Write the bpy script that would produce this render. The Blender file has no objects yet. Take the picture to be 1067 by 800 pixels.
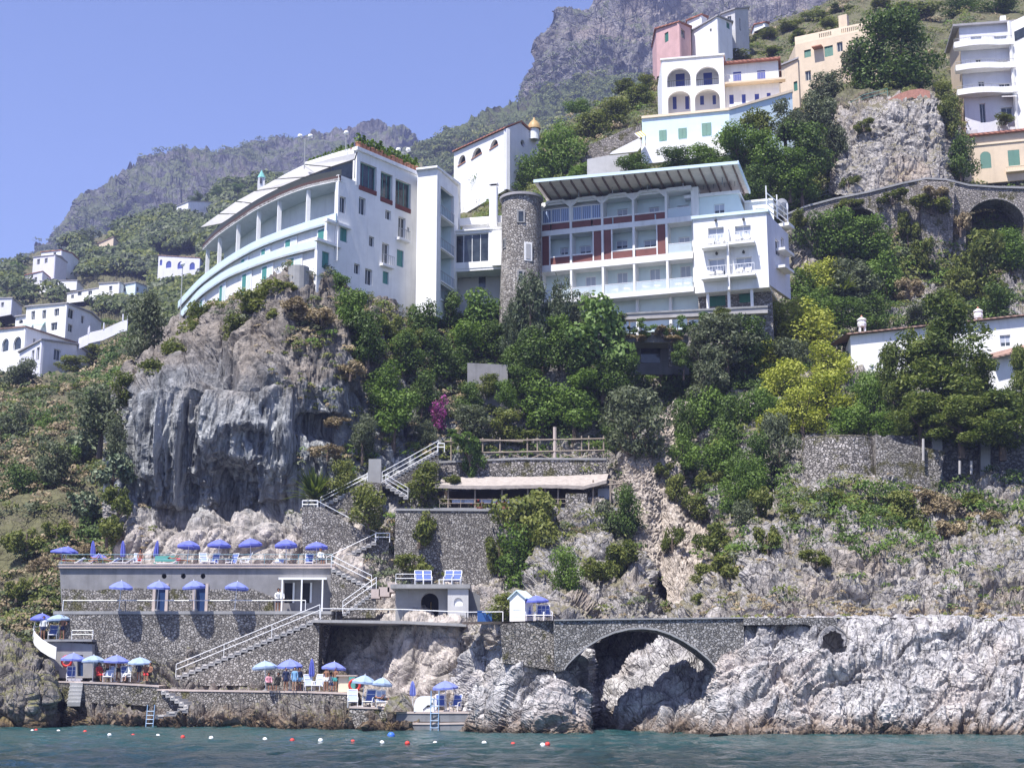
import bpy, bmesh, math, random
import numpy as np
from mathutils import Vector, Matrix
from mathutils.geometry import delaunay_2d_cdt
random.seed(7)
rng = np.random.default_rng(11)
scene = bpy.context.scene
COL = scene.collection

F, CX, CY, HOR = 1500.0, 533.5, 400.0, 718.0
PITCH = math.atan((HOR - CY) / F)
CAM = np.array([0.0, 0.0, 2.6])
cam = bpy.data.cameras.new('camera')
cam.sensor_fit = 'HORIZONTAL'; cam.sensor_width = 36.0
cam.lens = 36.0 * F / 1067.0
cam.clip_start = 0.5; cam.clip_end = 6000
camo = bpy.data.objects.new('camera', cam); COL.objects.link(camo)
camo.location = CAM; camo.rotation_euler = (math.pi / 2 + PITCH, 0, 0)
scene.camera = camo
cP, sP = math.cos(PITCH), math.sin(PITCH)

def ray(px, py):
    u = (np.asarray(px, float) - CX) / F; v = (CY - np.asarray(py, float)) / F
    return np.stack([u + 0 * v, cP - v * sP + 0 * u, sP + v * cP + 0 * u], -1)
def P(px, py, Y):
    d = ray(px, py); k = np.asarray(Y, float) / d[..., 1]
    return CAM + d * k[..., None]
def on_z(px, py, z):
    d = ray(px, py); k = (np.asarray(z, float) - CAM[2]) / d[..., 2]
    return CAM + d * k[..., None]
def zat(py, Y, px=CX): return float(P(px, py, Y)[2])
def xat(px, Y, py=400): return float(P(px, py, Y)[0])

def _hash(ix, iy, iz, seed):
    h = (ix * 374761393 + iy * 668265263 + iz * 2147483647 + seed * 974711) & 0xFFFFFFFF
    h = ((h ^ (h >> 13)) * 1274126177) & 0xFFFFFFFF
    h = ((h ^ (h >> 16)) * 2246822519) & 0xFFFFFFFF
    return ((h ^ (h >> 15)) & 0xFFFFFF) / float(0xFFFFFF)
def vnoise(p, seed=0):
    p = np.asarray(p, float); i = np.floor(p).astype(np.int64); f = p - i
    f = f * f * f * (f * (f * 6 - 15) + 10)
    r = 0
    for dx in (0, 1):
        wx = f[..., 0] if dx else 1 - f[..., 0]
        for dy in (0, 1):
            wy = f[..., 1] if dy else 1 - f[..., 1]
            for dz in (0, 1):
                wz = f[..., 2] if dz else 1 - f[..., 2]
                r = r + wx * wy * wz * _hash(i[..., 0] + dx, i[..., 1] + dy, i[..., 2] + dz, seed)
    return r * 2 - 1
def fbm(p, o=5, seed=0, gain=.5, lac=2.03):
    a = 1; s = 0; q = np.array(p, float)
    for k in range(o):
        s = s + a * vnoise(q, seed + k); a *= gain; q = q * lac + 3.7
    return s
def ridged(p, o=5, seed=0, gain=.5, lac=2.1):
    a = 1; s = 0; q = np.array(p, float)
    for k in range(o):
        s = s + a * (1 - 2 * np.abs(vnoise(q, seed + k))); a *= gain; q = q * lac + 5.3
    return s
def cells(p, seed=0):
    """worley F2-F1 and F1"""
    p = np.asarray(p, float); i = np.floor(p).astype(np.int64)
    f1 = np.full(p.shape[:-1], 9.0); f2 = f1.copy(); idv = f1.copy()
    for dx in (-1, 0, 1):
        for dy in (-1, 0, 1):
            for dz in (-1, 0, 1):
                c = i + np.array([dx, dy, dz])
                o = np.stack([_hash(c[..., 0], c[..., 1], c[..., 2], seed + k) for k in (1, 2, 3)], -1)
                d = np.sqrt((((c + o) - p) ** 2).sum(-1))
                idn = _hash(c[..., 0], c[..., 1], c[..., 2], seed + 9)
                m = d < f1
                f2 = np.where(m, f1, np.minimum(f2, d)); idv = np.where(m, idn, idv); f1 = np.where(m, d, f1)
    return f1, f2, idv

MATS = {}
def new_mat(name):
    m = bpy.data.materials.new(name); m.use_nodes = True
    nt = m.node_tree; nt.nodes.clear()
    out = nt.nodes.new('ShaderNodeOutputMaterial')
    b = nt.nodes.new('ShaderNodeBsdfPrincipled')
    nt.links.new(b.outputs[0], out.inputs[0])
    MATS[name] = m
    return m, nt, b, out
def N(nt, t, **kw):
    n = nt.nodes.new('ShaderNode' + t)
    for k, v in kw.items():
        if k.startswith('i_'):
            key = k[2:]; key = int(key) if key.isdigit() else key.replace('_', ' ')
            n.inputs[key].default_value = v
        else: setattr(n, k, v)
    return n
def L(nt, a, b): nt.links.new(a, b)
def c4(c): return (c[0], c[1], c[2], 1)
def ramp(nt, fac, stops, interp='LINEAR'):
    r = N(nt, 'ValToRGB'); r.color_ramp.interpolation = interp
    e = r.color_ramp.elements
    while len(e) < len(stops): e.new(0.5)
    for k, (p, c) in enumerate(stops):
        e[k].position = p; e[k].color = c4(c) if not isinstance(c, (int, float)) else (c, c, c, 1)
    if fac is not None: L(nt, fac, r.inputs[0])
    return r
def mixc(nt, fac, a, b, blend='MIX'):
    m = N(nt, 'MixRGB', blend_type=blend)
    for s, v in ((0, fac), (1, a), (2, b)):
        if isinstance(v, (int, float)): m.inputs[s].default_value = v
        elif isinstance(v, (tuple, list)): m.inputs[s].default_value = c4(v)
        else: L(nt, v, m.inputs[s])
    return m.outputs[0]
def mth(nt, op, a, b=None, c=None, clamp=False):
    m = N(nt, 'Math', operation=op, use_clamp=clamp)
    for s, v in ((0, a), (1, b), (2, c)):
        if v is None: continue
        if isinstance(v, (int, float)): m.inputs[s].default_value = v
        else: L(nt, v, m.inputs[s])
    return m.outputs[0]
def pos(nt): return N(nt, 'NewGeometry').outputs['Position']
def objc(nt): return N(nt, 'TexCoord').outputs['Object']
def scaled(nt, v, s):
    m = N(nt, 'Mapping'); m.inputs['Scale'].default_value = s if isinstance(s, (tuple, list)) else (s, s, s)
    L(nt, v, m.inputs[0]); return m.outputs[0]
def noise(nt, v, scale, detail=4, rough=.55, dist=0):
    n = N(nt, 'TexNoise', i_Scale=scale, i_Detail=detail, i_Roughness=rough, i_Distortion=dist)
    L(nt, v, n.inputs['Vector']); return n.outputs[0]
def bump(nt, b, h, strength=.5, dist=.1):
    n = N(nt, 'Bump', i_Strength=strength, i_Distance=dist); L(nt, h, n.inputs['Height'])
    L(nt, n.outputs[0], b.inputs['Normal'])

def plain(name, col, rough=.7, metal=0, var=.12, vs=1.5, spec=.3, stain=0.0, bmp=0.0):
    """painted / plastered / metal surface with broad blotches and fine grain; vertical run stains if asked"""
    m, nt, b, o = new_mat(name)
    p = pos(nt)
    n1 = noise(nt, p, vs, 5, .6)
    lo = tuple(c * (1 - var) for c in col); hi = tuple(min(.95, c * (1 + var * .6)) for c in col)
    c = ramp(nt, n1, [(.3, lo), (.7, hi)]).outputs[0]
    if stain:
        n2 = noise(nt, scaled(nt, p, (1.6, 1.6, .12)), 1.3, 5, .65)
        s = ramp(nt, n2, [(.52, 0.0), (.75, 1.0)]).outputs[0]
        f = mth(nt, 'MULTIPLY', s, stain)
        c = mixc(nt, f, c, tuple(x * .45 for x in col))
    L(nt, c, b.inputs['Base Color'])
    b.inputs['Roughness'].default_value = rough; b.inputs['Metallic'].default_value = metal
    b.inputs['Specular IOR Level'].default_value = spec
    if bmp: bump(nt, b, noise(nt, p, 14, 4), bmp, .03)
    return m

def rock_mat(name, light, dark, warm, tide=True, streak=.5, moss=.25, scale=1.0, mosscol=(.075, .085, .03), pale=None, high=None, flute=None):
    m, nt, b, o = new_mat(name)
    p = pos(nt)
    if scale != 1: p = scaled(nt, p, scale)
    big = noise(nt, p, .16, 4, .6)
    med = noise(nt, p, .9, 7, .68, .4)
    fine = noise(nt, p, 4.0, 5, .65)
    strk = noise(nt, scaled(nt, p, (1, 1, .10)), .9, 6, .65, .6)
    c = mixc(nt, ramp(nt, med, [(.34, 0.0), (.62, 1.0)]).outputs[0], dark, light)
    c = mixc(nt, mth(nt, 'MULTIPLY', ramp(nt, strk, [(.50, 0.0), (.66, 1.0)]).outputs[0], streak), c, tuple(x * .5 for x in dark))
    c = mixc(nt, mth(nt, 'MULTIPLY', ramp(nt, big, [(.50, 0.0), (.70, 1.0)]).outputs[0], .7), c, warm)
    if high:   # weathered brown upper part
        sy = N(nt, 'SeparateXYZ'); L(nt, pos(nt), sy.inputs[0])
        hy = mth(nt, 'ADD', sy.outputs[2], mth(nt, 'MULTIPLY', mth(nt, 'SUBTRACT', big, .5), 14.0))
        yf = ramp(nt, mth(nt, 'MULTIPLY', hy, .02), [(high[0] * .02, 0.0), (high[1] * .02, 1.0)]).outputs[0]
        c = mixc(nt, mth(nt, 'MULTIPLY', yf, .8), c, mixc(nt, ramp(nt, med, [(.36, 0.0), (.62, 1.0)]).outputs[0], high[3], high[2]))
        lf = ramp(nt, noise(nt, scaled(nt, p, (1, 1, .07)), .7, 5, .6, .5), [(.5, 0.0), (.68, 1.0)]).outputs[0]
        c = mixc(nt, mth(nt, 'MULTIPLY', mth(nt, 'MULTIPLY', lf, mth(nt, 'SUBTRACT', 1.0, yf)), .6), c, tuple(min(.8, x * 1.55) for x in light))
    fl = None
    if flute:  # dripstone curtains: long vertical grey streaks between two heights
        sw = N(nt, 'SeparateXYZ'); L(nt, pos(nt), sw.inputs[0])
        hw = mth(nt, 'ADD', sw.outputs[2], mth(nt, 'MULTIPLY', mth(nt, 'SUBTRACT', big, .5), 5.0))
        zf = ramp(nt, mth(nt, 'MULTIPLY', hw, .02), [((flute[0] - 2) * .02, 0.0), (flute[0] * .02, 1.0), (flute[1] * .02, 1.0), ((flute[1] + 4) * .02, 0.0)]).outputs[0]
        fl = noise(nt, scaled(nt, p, (1.5, 1.5, .045)), 1.0, 6, .62, .35)
        fc = ramp(nt, fl, [(.36, (.07, .078, .085)), (.45, (.19, .20, .21)), (.54, (.36, .375, .385)), (.66, (.58, .585, .58))]).outputs[0]
        zf = mth(nt, 'MULTIPLY', zf, flute[2])
        c = mixc(nt, zf, c, fc)
    if pale:   # freshly eroded, paler rock low on the face, irregular upper limit
        sz = N(nt, 'SeparateXYZ'); L(nt, pos(nt), sz.inputs[0])
        hz0 = mth(nt, 'ADD', sz.outputs[2], mth(nt, 'MULTIPLY', mth(nt, 'SUBTRACT', big, .5), 9.0))
        pf = ramp(nt, mth(nt, 'MULTIPLY', hz0, .03), [(pale[0] * .03, 1.0), (pale[1] * .03, 0.0)]).outputs[0]
        c = mixc(nt, pf, c, mixc(nt, ramp(nt, med, [(.36, 0.0), (.6, 1.0)]).outputs[0], pale[3], pale[2]))
    vor = N(nt, 'TexVoronoi', feature='DISTANCE_TO_EDGE', i_Scale=.55)
    wob = N(nt, 'VectorMath', operation='ADD')
    nn = N(nt, 'TexNoise', i_Scale=.8, i_Detail=4.0); L(nt, p, nn.inputs['Vector'])
    L(nt, p, wob.inputs[0]); L(nt, nn.outputs[1], wob.inputs[1])
    L(nt, wob.outputs[0], vor.inputs['Vector'])
    crack = ramp(nt, vor.outputs[0], [(0.0, 0.0), (.035, 1.0)]).outputs[0]
    vor2 = N(nt, 'TexVoronoi', feature='DISTANCE_TO_EDGE', i_Scale=1.0); L(nt, scaled(nt, wob.outputs[0], (1.7, 1.7, .7)), vor2.inputs['Vector'])
    crack = mth(nt, 'MULTIPLY', crack, ramp(nt, vor2.outputs[0], [(0.0, .25), (.03, 1.0)]).outputs[0])
    c = mixc(nt, mth(nt, 'MULTIPLY', mth(nt, 'SUBTRACT', 1.0, crack), .22 if flute else .5), c, tuple(x * .25 for x in dark))
    c = mixc(nt, .35, c, ramp(nt, fine, [(.3, .25), (.7, .95)]).outputs[0], 'MULTIPLY')
    if moss:
        nz = N(nt, 'SeparateXYZ'); L(nt, N(nt, 'NewGeometry').outputs['Normal'], nz.inputs[0])
        mz = noise(nt, p, .45, 6, .7)
        up = mth(nt, 'ADD', mz, mth(nt, 'MULTIPLY', nz.outputs[2], .22))
        mf = ramp(nt, up, [(.60 - moss * .25, 0.0), (.72 - moss * .25, 1.0)]).outputs[0]
        mc = mixc(nt, noise(nt, p, 2.2, 5), mosscol, tuple(x * 2.1 for x in mosscol))
        c = mixc(nt, mth(nt, 'MULTIPLY', mf, .85), c, mc)
    if tide:
        sp = N(nt, 'SeparateXYZ'); L(nt, pos(nt), sp.inputs[0])
        hz = mth(nt, 'ADD', sp.outputs[2], mth(nt, 'MULTIPLY', mth(nt, 'SUBTRACT', med, .5), 1.8))
        tf = ramp(nt, mth(nt, 'MULTIPLY', hz, .25), [(.03, 1.0), (.11, .85), (.36, 0.0)]).outputs[0]
        tcol = ramp(nt, fine, [(.3, (.05, .035, .02)), (.55, (.17, .105, .055)), (.75, (.24, .17, .10))]).outputs[0]
        c = mixc(nt, mth(nt, 'MULTIPLY', tf, .8), c, tcol)
        wet = ramp(nt, mth(nt, 'MULTIPLY', hz, .25), [(0.0, 1.0), (.10, 0.0)]).outputs[0]
        c = mixc(nt, mth(nt, 'MULTIPLY', wet, .75), c, (.018, .016, .012))
    L(nt, c, b.inputs['Base Color'])
    b.inputs['Roughness'].default_value = .9; b.inputs['Specular IOR Level'].default_value = .15
    h = mth(nt, 'ADD', mth(nt, 'MULTIPLY', fine, .35), mth(nt, 'ADD', med, mth(nt, 'MULTIPLY', crack, .10 if flute else .22)))
    if fl is not None: h = mth(nt, 'ADD', mth(nt, 'MULTIPLY', h, .6), mth(nt, 'MULTIPLY', fl, 1.6))
    bump(nt, b, h, .9, .45 / scale)
    return m

def stone_mat(name, lo, hi, scale=3.2, mortar=(.10, .095, .085), weeds=.0):
    """rubble masonry: rounded stones, recessed mortar"""
    m, nt, b, o = new_mat(name)
    p = pos(nt)
    nn = N(nt, 'TexNoise', i_Scale=1.4, i_Detail=3.0); L(nt, p, nn.inputs['Vector'])
    wob = N(nt, 'VectorMath', operation='MULTIPLY_ADD'); wob.inputs[1].default_value = (.35, .35, .35)
    L(nt, nn.outputs[1], wob.inputs[0]); L(nt, scaled(nt, p, (1, 1, 1.25)), wob.inputs[2])
    ve = N(nt, 'TexVoronoi', feature='DISTANCE_TO_EDGE', i_Scale=scale); L(nt, wob.outputs[0], ve.inputs['Vector'])
    vc = N(nt, 'TexVoronoi', feature='F1', i_Scale=scale); L(nt, wob.outputs[0], vc.inputs['Vector'])
    sx = N(nt, 'SeparateXYZ'); L(nt, vc.outputs['Color'], sx.inputs[0])
    mid = tuple((a + c) / 2 for a, c in zip(lo, hi))
    sc = ramp(nt, sx.outputs[0], [(.1, lo), (.45, mid), (.9, hi)]).outputs[0]
    sc = mixc(nt, .25, sc, ramp(nt, noise(nt, p, 9, 4), [(.3, .5), (.7, 1.0)]).outputs[0], 'MULTIPLY')
    edge = ramp(nt, ve.outputs[0], [(.02, 0.0), (.10, 1.0)]).outputs[0]
    c = mixc(nt, edge, mortar, sc)
    big = ramp(nt, noise(nt, p, .35, 4), [(.4, .72), (.65, 1.0)]).outputs[0]
    c = mixc(nt, .8, c, big, 'MULTIPLY')
    if weeds:
        wf = ramp(nt, noise(nt, p, .7, 6, .7), [(.60 - weeds * .2, 0.0), (.68 - weeds * .2, 1.0)]).outputs[0]
        c = mixc(nt, mth(nt, 'MULTIPLY', wf, .9), c, mixc(nt, noise(nt, p, 3, 4), (.05, .06, .02), (.16, .14, .06)))
    L(nt, c, b.inputs['Base Color']); b.inputs['Roughness'].default_value = .9
    b.inputs['Specular IOR Level'].default_value = .15
    hh = ramp(nt, ve.outputs[0], [(0.0, 0.0), (.16, 1.0)]).outputs[0]
    bump(nt, b, mth(nt, 'ADD', hh, mth(nt, 'MULTIPLY', sx.outputs[1], .5)), 1.0, .12)
    return m

def leaf_mat(name, cols, trans=.35, rough=.55):
    """cols: 3-4 leaf colours dark to light; varied per leaf, per clump and per plant"""
    m, nt, b, o = new_mat(name)
    g = N(nt, 'NewGeometry'); oi = N(nt, 'ObjectInfo')
    cl = noise(nt, g.outputs['Position'], .55, 2, .5)
    f = mth(nt, 'ADD', mth(nt, 'MULTIPLY', g.outputs['Random Per Island'], .55), mth(nt, 'ADD', mth(nt, 'MULTIPLY', cl, .6), mth(nt, 'MULTIPLY', oi.outputs['Random'], .22)))
    n = len(cols)
    r = ramp(nt, f, [(.22 + .62 * k / (n - 1), c) for k, c in enumerate(cols)]).outputs[0]
    L(nt, r, b.inputs['Base Color']); b.inputs['Roughness'].default_value = rough
    b.inputs['Specular IOR Level'].default_value = .25
    tr = N(nt, 'BsdfTranslucent'); L(nt, mixc(nt, .5, r, (.9, 1.0, .35), 'MULTIPLY'), tr.inputs[0])
    mx = N(nt, 'MixShader', i_0=trans); L(nt, b.outputs[0], mx.inputs[1]); L(nt, tr.outputs[0], mx.inputs[2])
    L(nt, mx.outputs[0], o.inputs[0])
    return m

def glass_mat(name, col, alpha=.35, rough=.1):
    m, nt, b, o = new_mat(name)
    b.inputs['Base Color'].default_value = c4(col); b.inputs['Roughness'].default_value = rough
    t = N(nt, 'BsdfTransparent'); mx = N(nt, 'MixShader', i_0=alpha)
    L(nt, t.outputs[0], mx.inputs[1]); L(nt, b.outputs[0], mx.inputs[2]); L(nt, mx.outputs[0], o.inputs[0])
    return m
def fabric_mat(name, col, trans=.3, var=.1):
    m, nt, b, o = new_mat(name)
    n1 = noise(nt, pos(nt), 2.5, 4)
    r = ramp(nt, n1, [(.3, tuple(c * (1 - var) for c in col)), (.7, col)]).outputs[0]
    L(nt, r, b.inputs['Base Color']); b.inputs['Roughness'].default_value = .85
    tr = N(nt, 'BsdfTranslucent'); L(nt, r, tr.inputs[0])
    mx = N(nt, 'MixShader', i_0=trans); L(nt, b.outputs[0], mx.inputs[1]); L(nt, tr.outputs[0], mx.inputs[2])
    L(nt, mx.outputs[0], o.inputs[0])
    return m

def louvre_mat(name, col):
    m, nt, b, o = new_mat(name)
    w = N(nt, 'TexWave', wave_type='BANDS', bands_direction='Z', i_Scale=3.2, i_Distortion=.0)
    L(nt, pos(nt), w.inputs['Vector'])
    c = mixc(nt, mth(nt, 'MULTIPLY', w.outputs[1], .35), col, tuple(x * .45 for x in col))
    c = mixc(nt, .35, c, ramp(nt, noise(nt, pos(nt), 1.1, 3), [(.3, .7), (.7, 1.0)]).outputs[0], 'MULTIPLY')
    L(nt, c, b.inputs['Base Color']); b.inputs['Roughness'].default_value = .5
    bump(nt, b, w.outputs[1], .6, .03)
    return m

def tile_mat(name, col):
    m, nt, b, o = new_mat(name)
    p = pos(nt)
    w = N(nt, 'TexWave', wave_type='BANDS', bands_direction='DIAGONAL', i_Scale=1.5, i_Distortion=.3); L(nt, p, w.inputs['Vector'])
    n1 = noise(nt, p, 1.6, 6, .7)
    c = ramp(nt, n1, [(.3, tuple(x * .55 for x in col)), (.5, col), (.72, tuple(min(.8, x * 1.4) for x in col))]).outputs[0]
    c = mixc(nt, mth(nt, 'MULTIPLY', w.outputs[1], .4), c, tuple(x * .4 for x in col))
    L(nt, c, b.inputs['Base Color']); b.inputs['Roughness'].default_value = .85
    bump(nt, b, w.outputs[1], .7, .06)
    return m

class MB:
    def __init__(s): s.v = []; s.f = []; s.m = []
    def add(s, verts, faces, mi=0):
        o = len(s.v); s.v.extend([tuple(map(float, x)) for x in verts])
        for f in faces: s.f.append(tuple(i + o for i in f)); s.m.append(mi)
        return s
    def quad(s, a, b, c, d, mi=0): return s.add([a, b, c, d], [(0, 1, 2, 3)], mi)
    def box(s, c, size, rz=0.0, mi=0, taper=1.0):
        sx, sy, sz = [x / 2 for x in size]; cs, sn = math.cos(rz), math.sin(rz); vs = []
        for z, t in ((-sz, 1), (sz, taper)):
            for x, y in ((-sx, -sy), (sx, -sy), (sx, sy), (-sx, sy)):
                x *= t; y *= t
                vs.append((c[0] + x * cs - y * sn, c[1] + x * sn + y * cs, c[2] + z))
        return s.add(vs, [(3, 2, 1, 0), (4, 5, 6, 7), (0, 1, 5, 4), (1, 2, 6, 5), (2, 3, 7, 6), (3, 0, 4, 7)], mi)
    def beam(s, a, b, w, h=None, mi=0):
        """rectangular bar from a to b"""
        h = h or w; a = Vector(a); b = Vector(b); d = (b - a)
        if d.length < 1e-6: return s
        d.normalize(); up = Vector((0, 0, 1)) if abs(d.z) < .95 else Vector((0, 1, 0))
        r = d.cross(up).normalized() * (w / 2); u = r.cross(d).normalized() * (h / 2)
        vs = [a - r - u, a + r - u, a + r + u, a - r + u, b - r - u, b + r - u, b + r + u, b - r + u]
        return s.add(vs, [(3, 2, 1, 0), (4, 5, 6, 7), (0, 1, 5, 4), (1, 2, 6, 5), (2, 3, 7, 6), (3, 0, 4, 7)], mi)
    def tube(s, pts, rads, n=8, mi=0, cap=True):
        pts = [Vector(p) for p in pts]
        if isinstance(rads, (int, float)): rads = [rads] * len(pts)
        vs = []; fs = []
        for k, p in enumerate(pts):
            d = (pts[min(k + 1, len(pts) - 1)] - pts[max(k - 1, 0)]).normalized()
            up = Vector((0, 0, 1)) if abs(d.z) < .9 else Vector((1, 0, 0))
            r = d.cross(up).normalized(); u = r.cross(d)
            for j in range(n):
                a = 2 * math.pi * j / n
                vs.append(p + (r * math.cos(a) + u * math.sin(a)) * rads[k])
        for k in range(len(pts) - 1):
            for j in range(n):
                fs.append((k * n + j, k * n + (j + 1) % n, (k + 1) * n + (j + 1) % n, (k + 1) * n + j))
        if cap: fs.append(tuple(range(n - 1, -1, -1))); fs.append(tuple((len(pts) - 1) * n + j for j in range(n)))
        return s.add(vs, fs, mi)
    def lathe(s, c, prof, n=16, mi=0, a0=0.0, a1=2 * math.pi, sy=1.0):
        full = abs(a1 - a0 - 2 * math.pi) < 1e-6; vs = []; fs = []; k = n if full else n + 1
        for (r, z) in prof:
            for j in range(k):
                a = a0 + (a1 - a0) * j / n
                vs.append((c[0] + r * math.cos(a), c[1] + sy * r * math.sin(a), c[2] + z))
        for i in range(len(prof) - 1):
            for j in range(n):
                j2 = (j + 1) % k
                fs.append((i * k + j, i * k + j2, (i + 1) * k + j2, (i + 1) * k + j))
        return s.add(vs, fs, mi)
    def ribbon(s, A, B, mi=0):
        n = len(A); return s.add(list(A) + list(B), [(i, i + 1, n + i + 1, n + i) for i in range(n - 1)], mi)
    def prism(s, pts, axis, mi=0, holes=()):
        """extrude a planar loop (list of 3d points, CCW seen from the side axis points away from) along axis vector; with holes"""
        pts = [np.array(p, float) for p in pts]; axis = np.array(axis, float)
        n0 = axis / np.linalg.norm(axis)
        e1 = pts[1] - pts[0]
        for q in pts[2:]:
            if np.linalg.norm(np.cross(pts[1] - pts[0], q - pts[0])) > 1e-6: break
        nn = np.zeros(3)
        for i in range(len(pts)): nn += np.cross(pts[i], pts[(i + 1) % len(pts)])
        nn /= np.linalg.norm(nn)
        e1 = e1 / np.linalg.norm(e1); e2 = np.cross(nn, e1)
        o = pts[0]
        loops = [pts] + [[np.array(p, float) for p in h] for h in holes]
        v2 = []; ed = []
        for lp in loops:
            st = len(v2)
            for p in lp: v2.append(Vector((float((p - o) @ e1), float((p - o) @ e2))))
            ed += [(st + i, st + (i + 1) % len(lp)) for i in range(len(lp))]
        rv, re, rf, *_ = delaunay_2d_cdt(v2, ed, [], 0, 1e-7)
        def inside(pt, poly):
            c = False; j = len(poly) - 1
            for i in range(len(poly)):
                a, b = poly[i], poly[j]
                if (a.y > pt.y) != (b.y > pt.y) and pt.x < (b.x - a.x) * (pt.y - a.y) / (b.y - a.y) + a.x: c = not c
                j = i
            return c
        polys = []; st = 0
        for lp in loops: polys.append(v2[st:st + len(lp)]); st += len(lp)
        tris = []
        for f in rf:
            ctr = Vector((sum(rv[i].x for i in f) / len(f), sum(rv[i].y for i in f) / len(f)))
            if inside(ctr, polys[0]) and not any(inside(ctr, h) for h in polys[1:]): tris.append(tuple(f))
        v3 = [o + e1 * q.x + e2 * q.y for q in rv]
        s.add(v3, tris, mi); s.add([q + axis for q in v3], [t[::-1] for t in tris], mi)
        for lp in loops:
            m = len(lp); s.add(list(lp) + [p + axis for p in lp], [(i, m + i, m + (i + 1) % m, (i + 1) % m) for i in range(m)], mi)
        return s
    def build(s, name, mats, parent=None, origin=None, smooth=False):
        v = np.array(s.v, float)
        if not isinstance(mats, (list, tuple)): mats = [mats]
        if parent is not None: org = np.array(WORLD.get(parent.name, (0, 0, 0)), float)
        elif origin is not None: org = np.array(origin, float)
        else: org = np.array([(v[:, 0].min() + v[:, 0].max()) / 2, (v[:, 1].min() + v[:, 1].max()) / 2, v[:, 2].min()])
        me = bpy.data.meshes.new(name)
        me.from_pydata([tuple(x) for x in (v - org)], [], s.f)
        for m in mats: me.materials.append(MATS[m] if isinstance(m, str) else m)
        me.polygons.foreach_set('material_index', s.m)
        if smooth: me.polygons.foreach_set('use_smooth', [True] * len(s.f))
        me.update()
        o = bpy.data.objects.new(name, me); COL.objects.link(o)
        if parent is not None: o.parent = parent; WORLD[o.name] = tuple(org)
        else: o.location = org; WORLD[o.name] = tuple(org)
        return o
WORLD = {}
LABELS = set()
def tag(o, label=None, cat=None, group=None, kind=None):
    if label: o['label'] = label
    if cat: o['category'] = cat
    if group: o['group'] = group
    if kind: o['kind'] = kind
    return o
def thing(name, loc, label=None, cat=None, group=None):
    o = bpy.data.objects.new(name, None); COL.objects.link(o)
    o.location = tuple(map(float, loc)); o.empty_display_size = .3
    WORLD[o.name] = tuple(map(float, loc))
    return tag(o, label, cat, group)
def struct(o): o['kind'] = 'structure'; return o
def copy_tree(o, parent=None):
    c = o.copy(); COL.objects.link(c)
    if parent is not None: c.parent = parent
    for ch in list(o.children): copy_tree(ch, c)
    return c

def outline_slab(mb, px_pts, Y, depth, mi=0, holes=()):
    """vertical slab in the plane y=Y whose outline is given by picture directions; extruded backwards"""
    pts = [P(a, b, Y) for a, b in px_pts]; hs = [[P(a, b, Y) for a, b in h] for h in holes]
    return mb.prism(pts, (0, depth, 0), mi, hs)

class Plane:
    """vertical facade plane through plan points A (left) and B (right); u along, z up, n outwards"""
    def __init__(s, A, B):
        s.A = np.array(A[:2], float); s.B = np.array(B[:2], float)
        d = s.B - s.A; s.len = float(np.linalg.norm(d)); s.d = d / s.len; s.n = np.array([s.d[1], -s.d[0]])
        s.rz = math.atan2(s.d[1], s.d[0])
    def pt(s, u, z, out=0.0):
        q = s.A + s.d * u + s.n * out; return np.array([q[0], q[1], z])
    def uz(s, px, py, out=0.0):
        dr = ray(px, py); A = s.A + s.n * out
        k = ((A - CAM[:2]) @ s.n) / (dr[:2] @ s.n); q = CAM + dr * k
        return float((q[:2] - A) @ s.d), float(q[2])
    def rect(s, x0, y0, x1, y1, out=0.0):
        """picture box -> (u0,u1,z0,z1)"""
        xm, ym = (x0 + x1) / 2, (y0 + y1) / 2
        return (s.uz(x0, ym, out)[0], s.uz(x1, ym, out)[0], s.uz(xm, y1, out)[1], s.uz(xm, y0, out)[1])
    def loop(s, r, arch=0, n=10, out=0.0):
        u0, u1, z0, z1 = r
        if not arch: q = [(u0, z0), (u1, z0), (u1, z1), (u0, z1)]
        else:
            w = (u1 - u0) / 2; rise = w * arch; zc = z1 - rise
            q = [(u0, z0), (u1, z0)] + [((u0 + u1) / 2 + w * math.cos(math.pi * k / n), zc + rise * math.sin(math.pi * k / n)) for k in range(n + 1)]
        return [s.pt(u, z, out) for u, z in q]
    def wall(s, mb, outline, holes=(), t=.3, mi=0, out=0.0):
        """outline: list of (u,z); holes: list of 3d loops or rects"""
        o = [s.pt(u, z, out) for u, z in outline]
        hs = [h if not (isinstance(h, tuple) and len(h) == 4 and isinstance(h[0], float)) else s.loop(h, 0, out=out) for h in holes]
        return mb.prism(o, (-s.n[0] * t, -s.n[1] * t, 0), mi, hs)
    def bx(s, mb, u0, u1, z0, z1, o0, o1, mi=0):
        """box in facade coordinates, from outward offset o0 to o1"""
        c = s.pt((u0 + u1) / 2, (z0 + z1) / 2, (o0 + o1) / 2)
        return mb.box(c, (abs(u1 - u0), abs(o1 - o0), abs(z1 - z0)), s.rz, mi)

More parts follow.
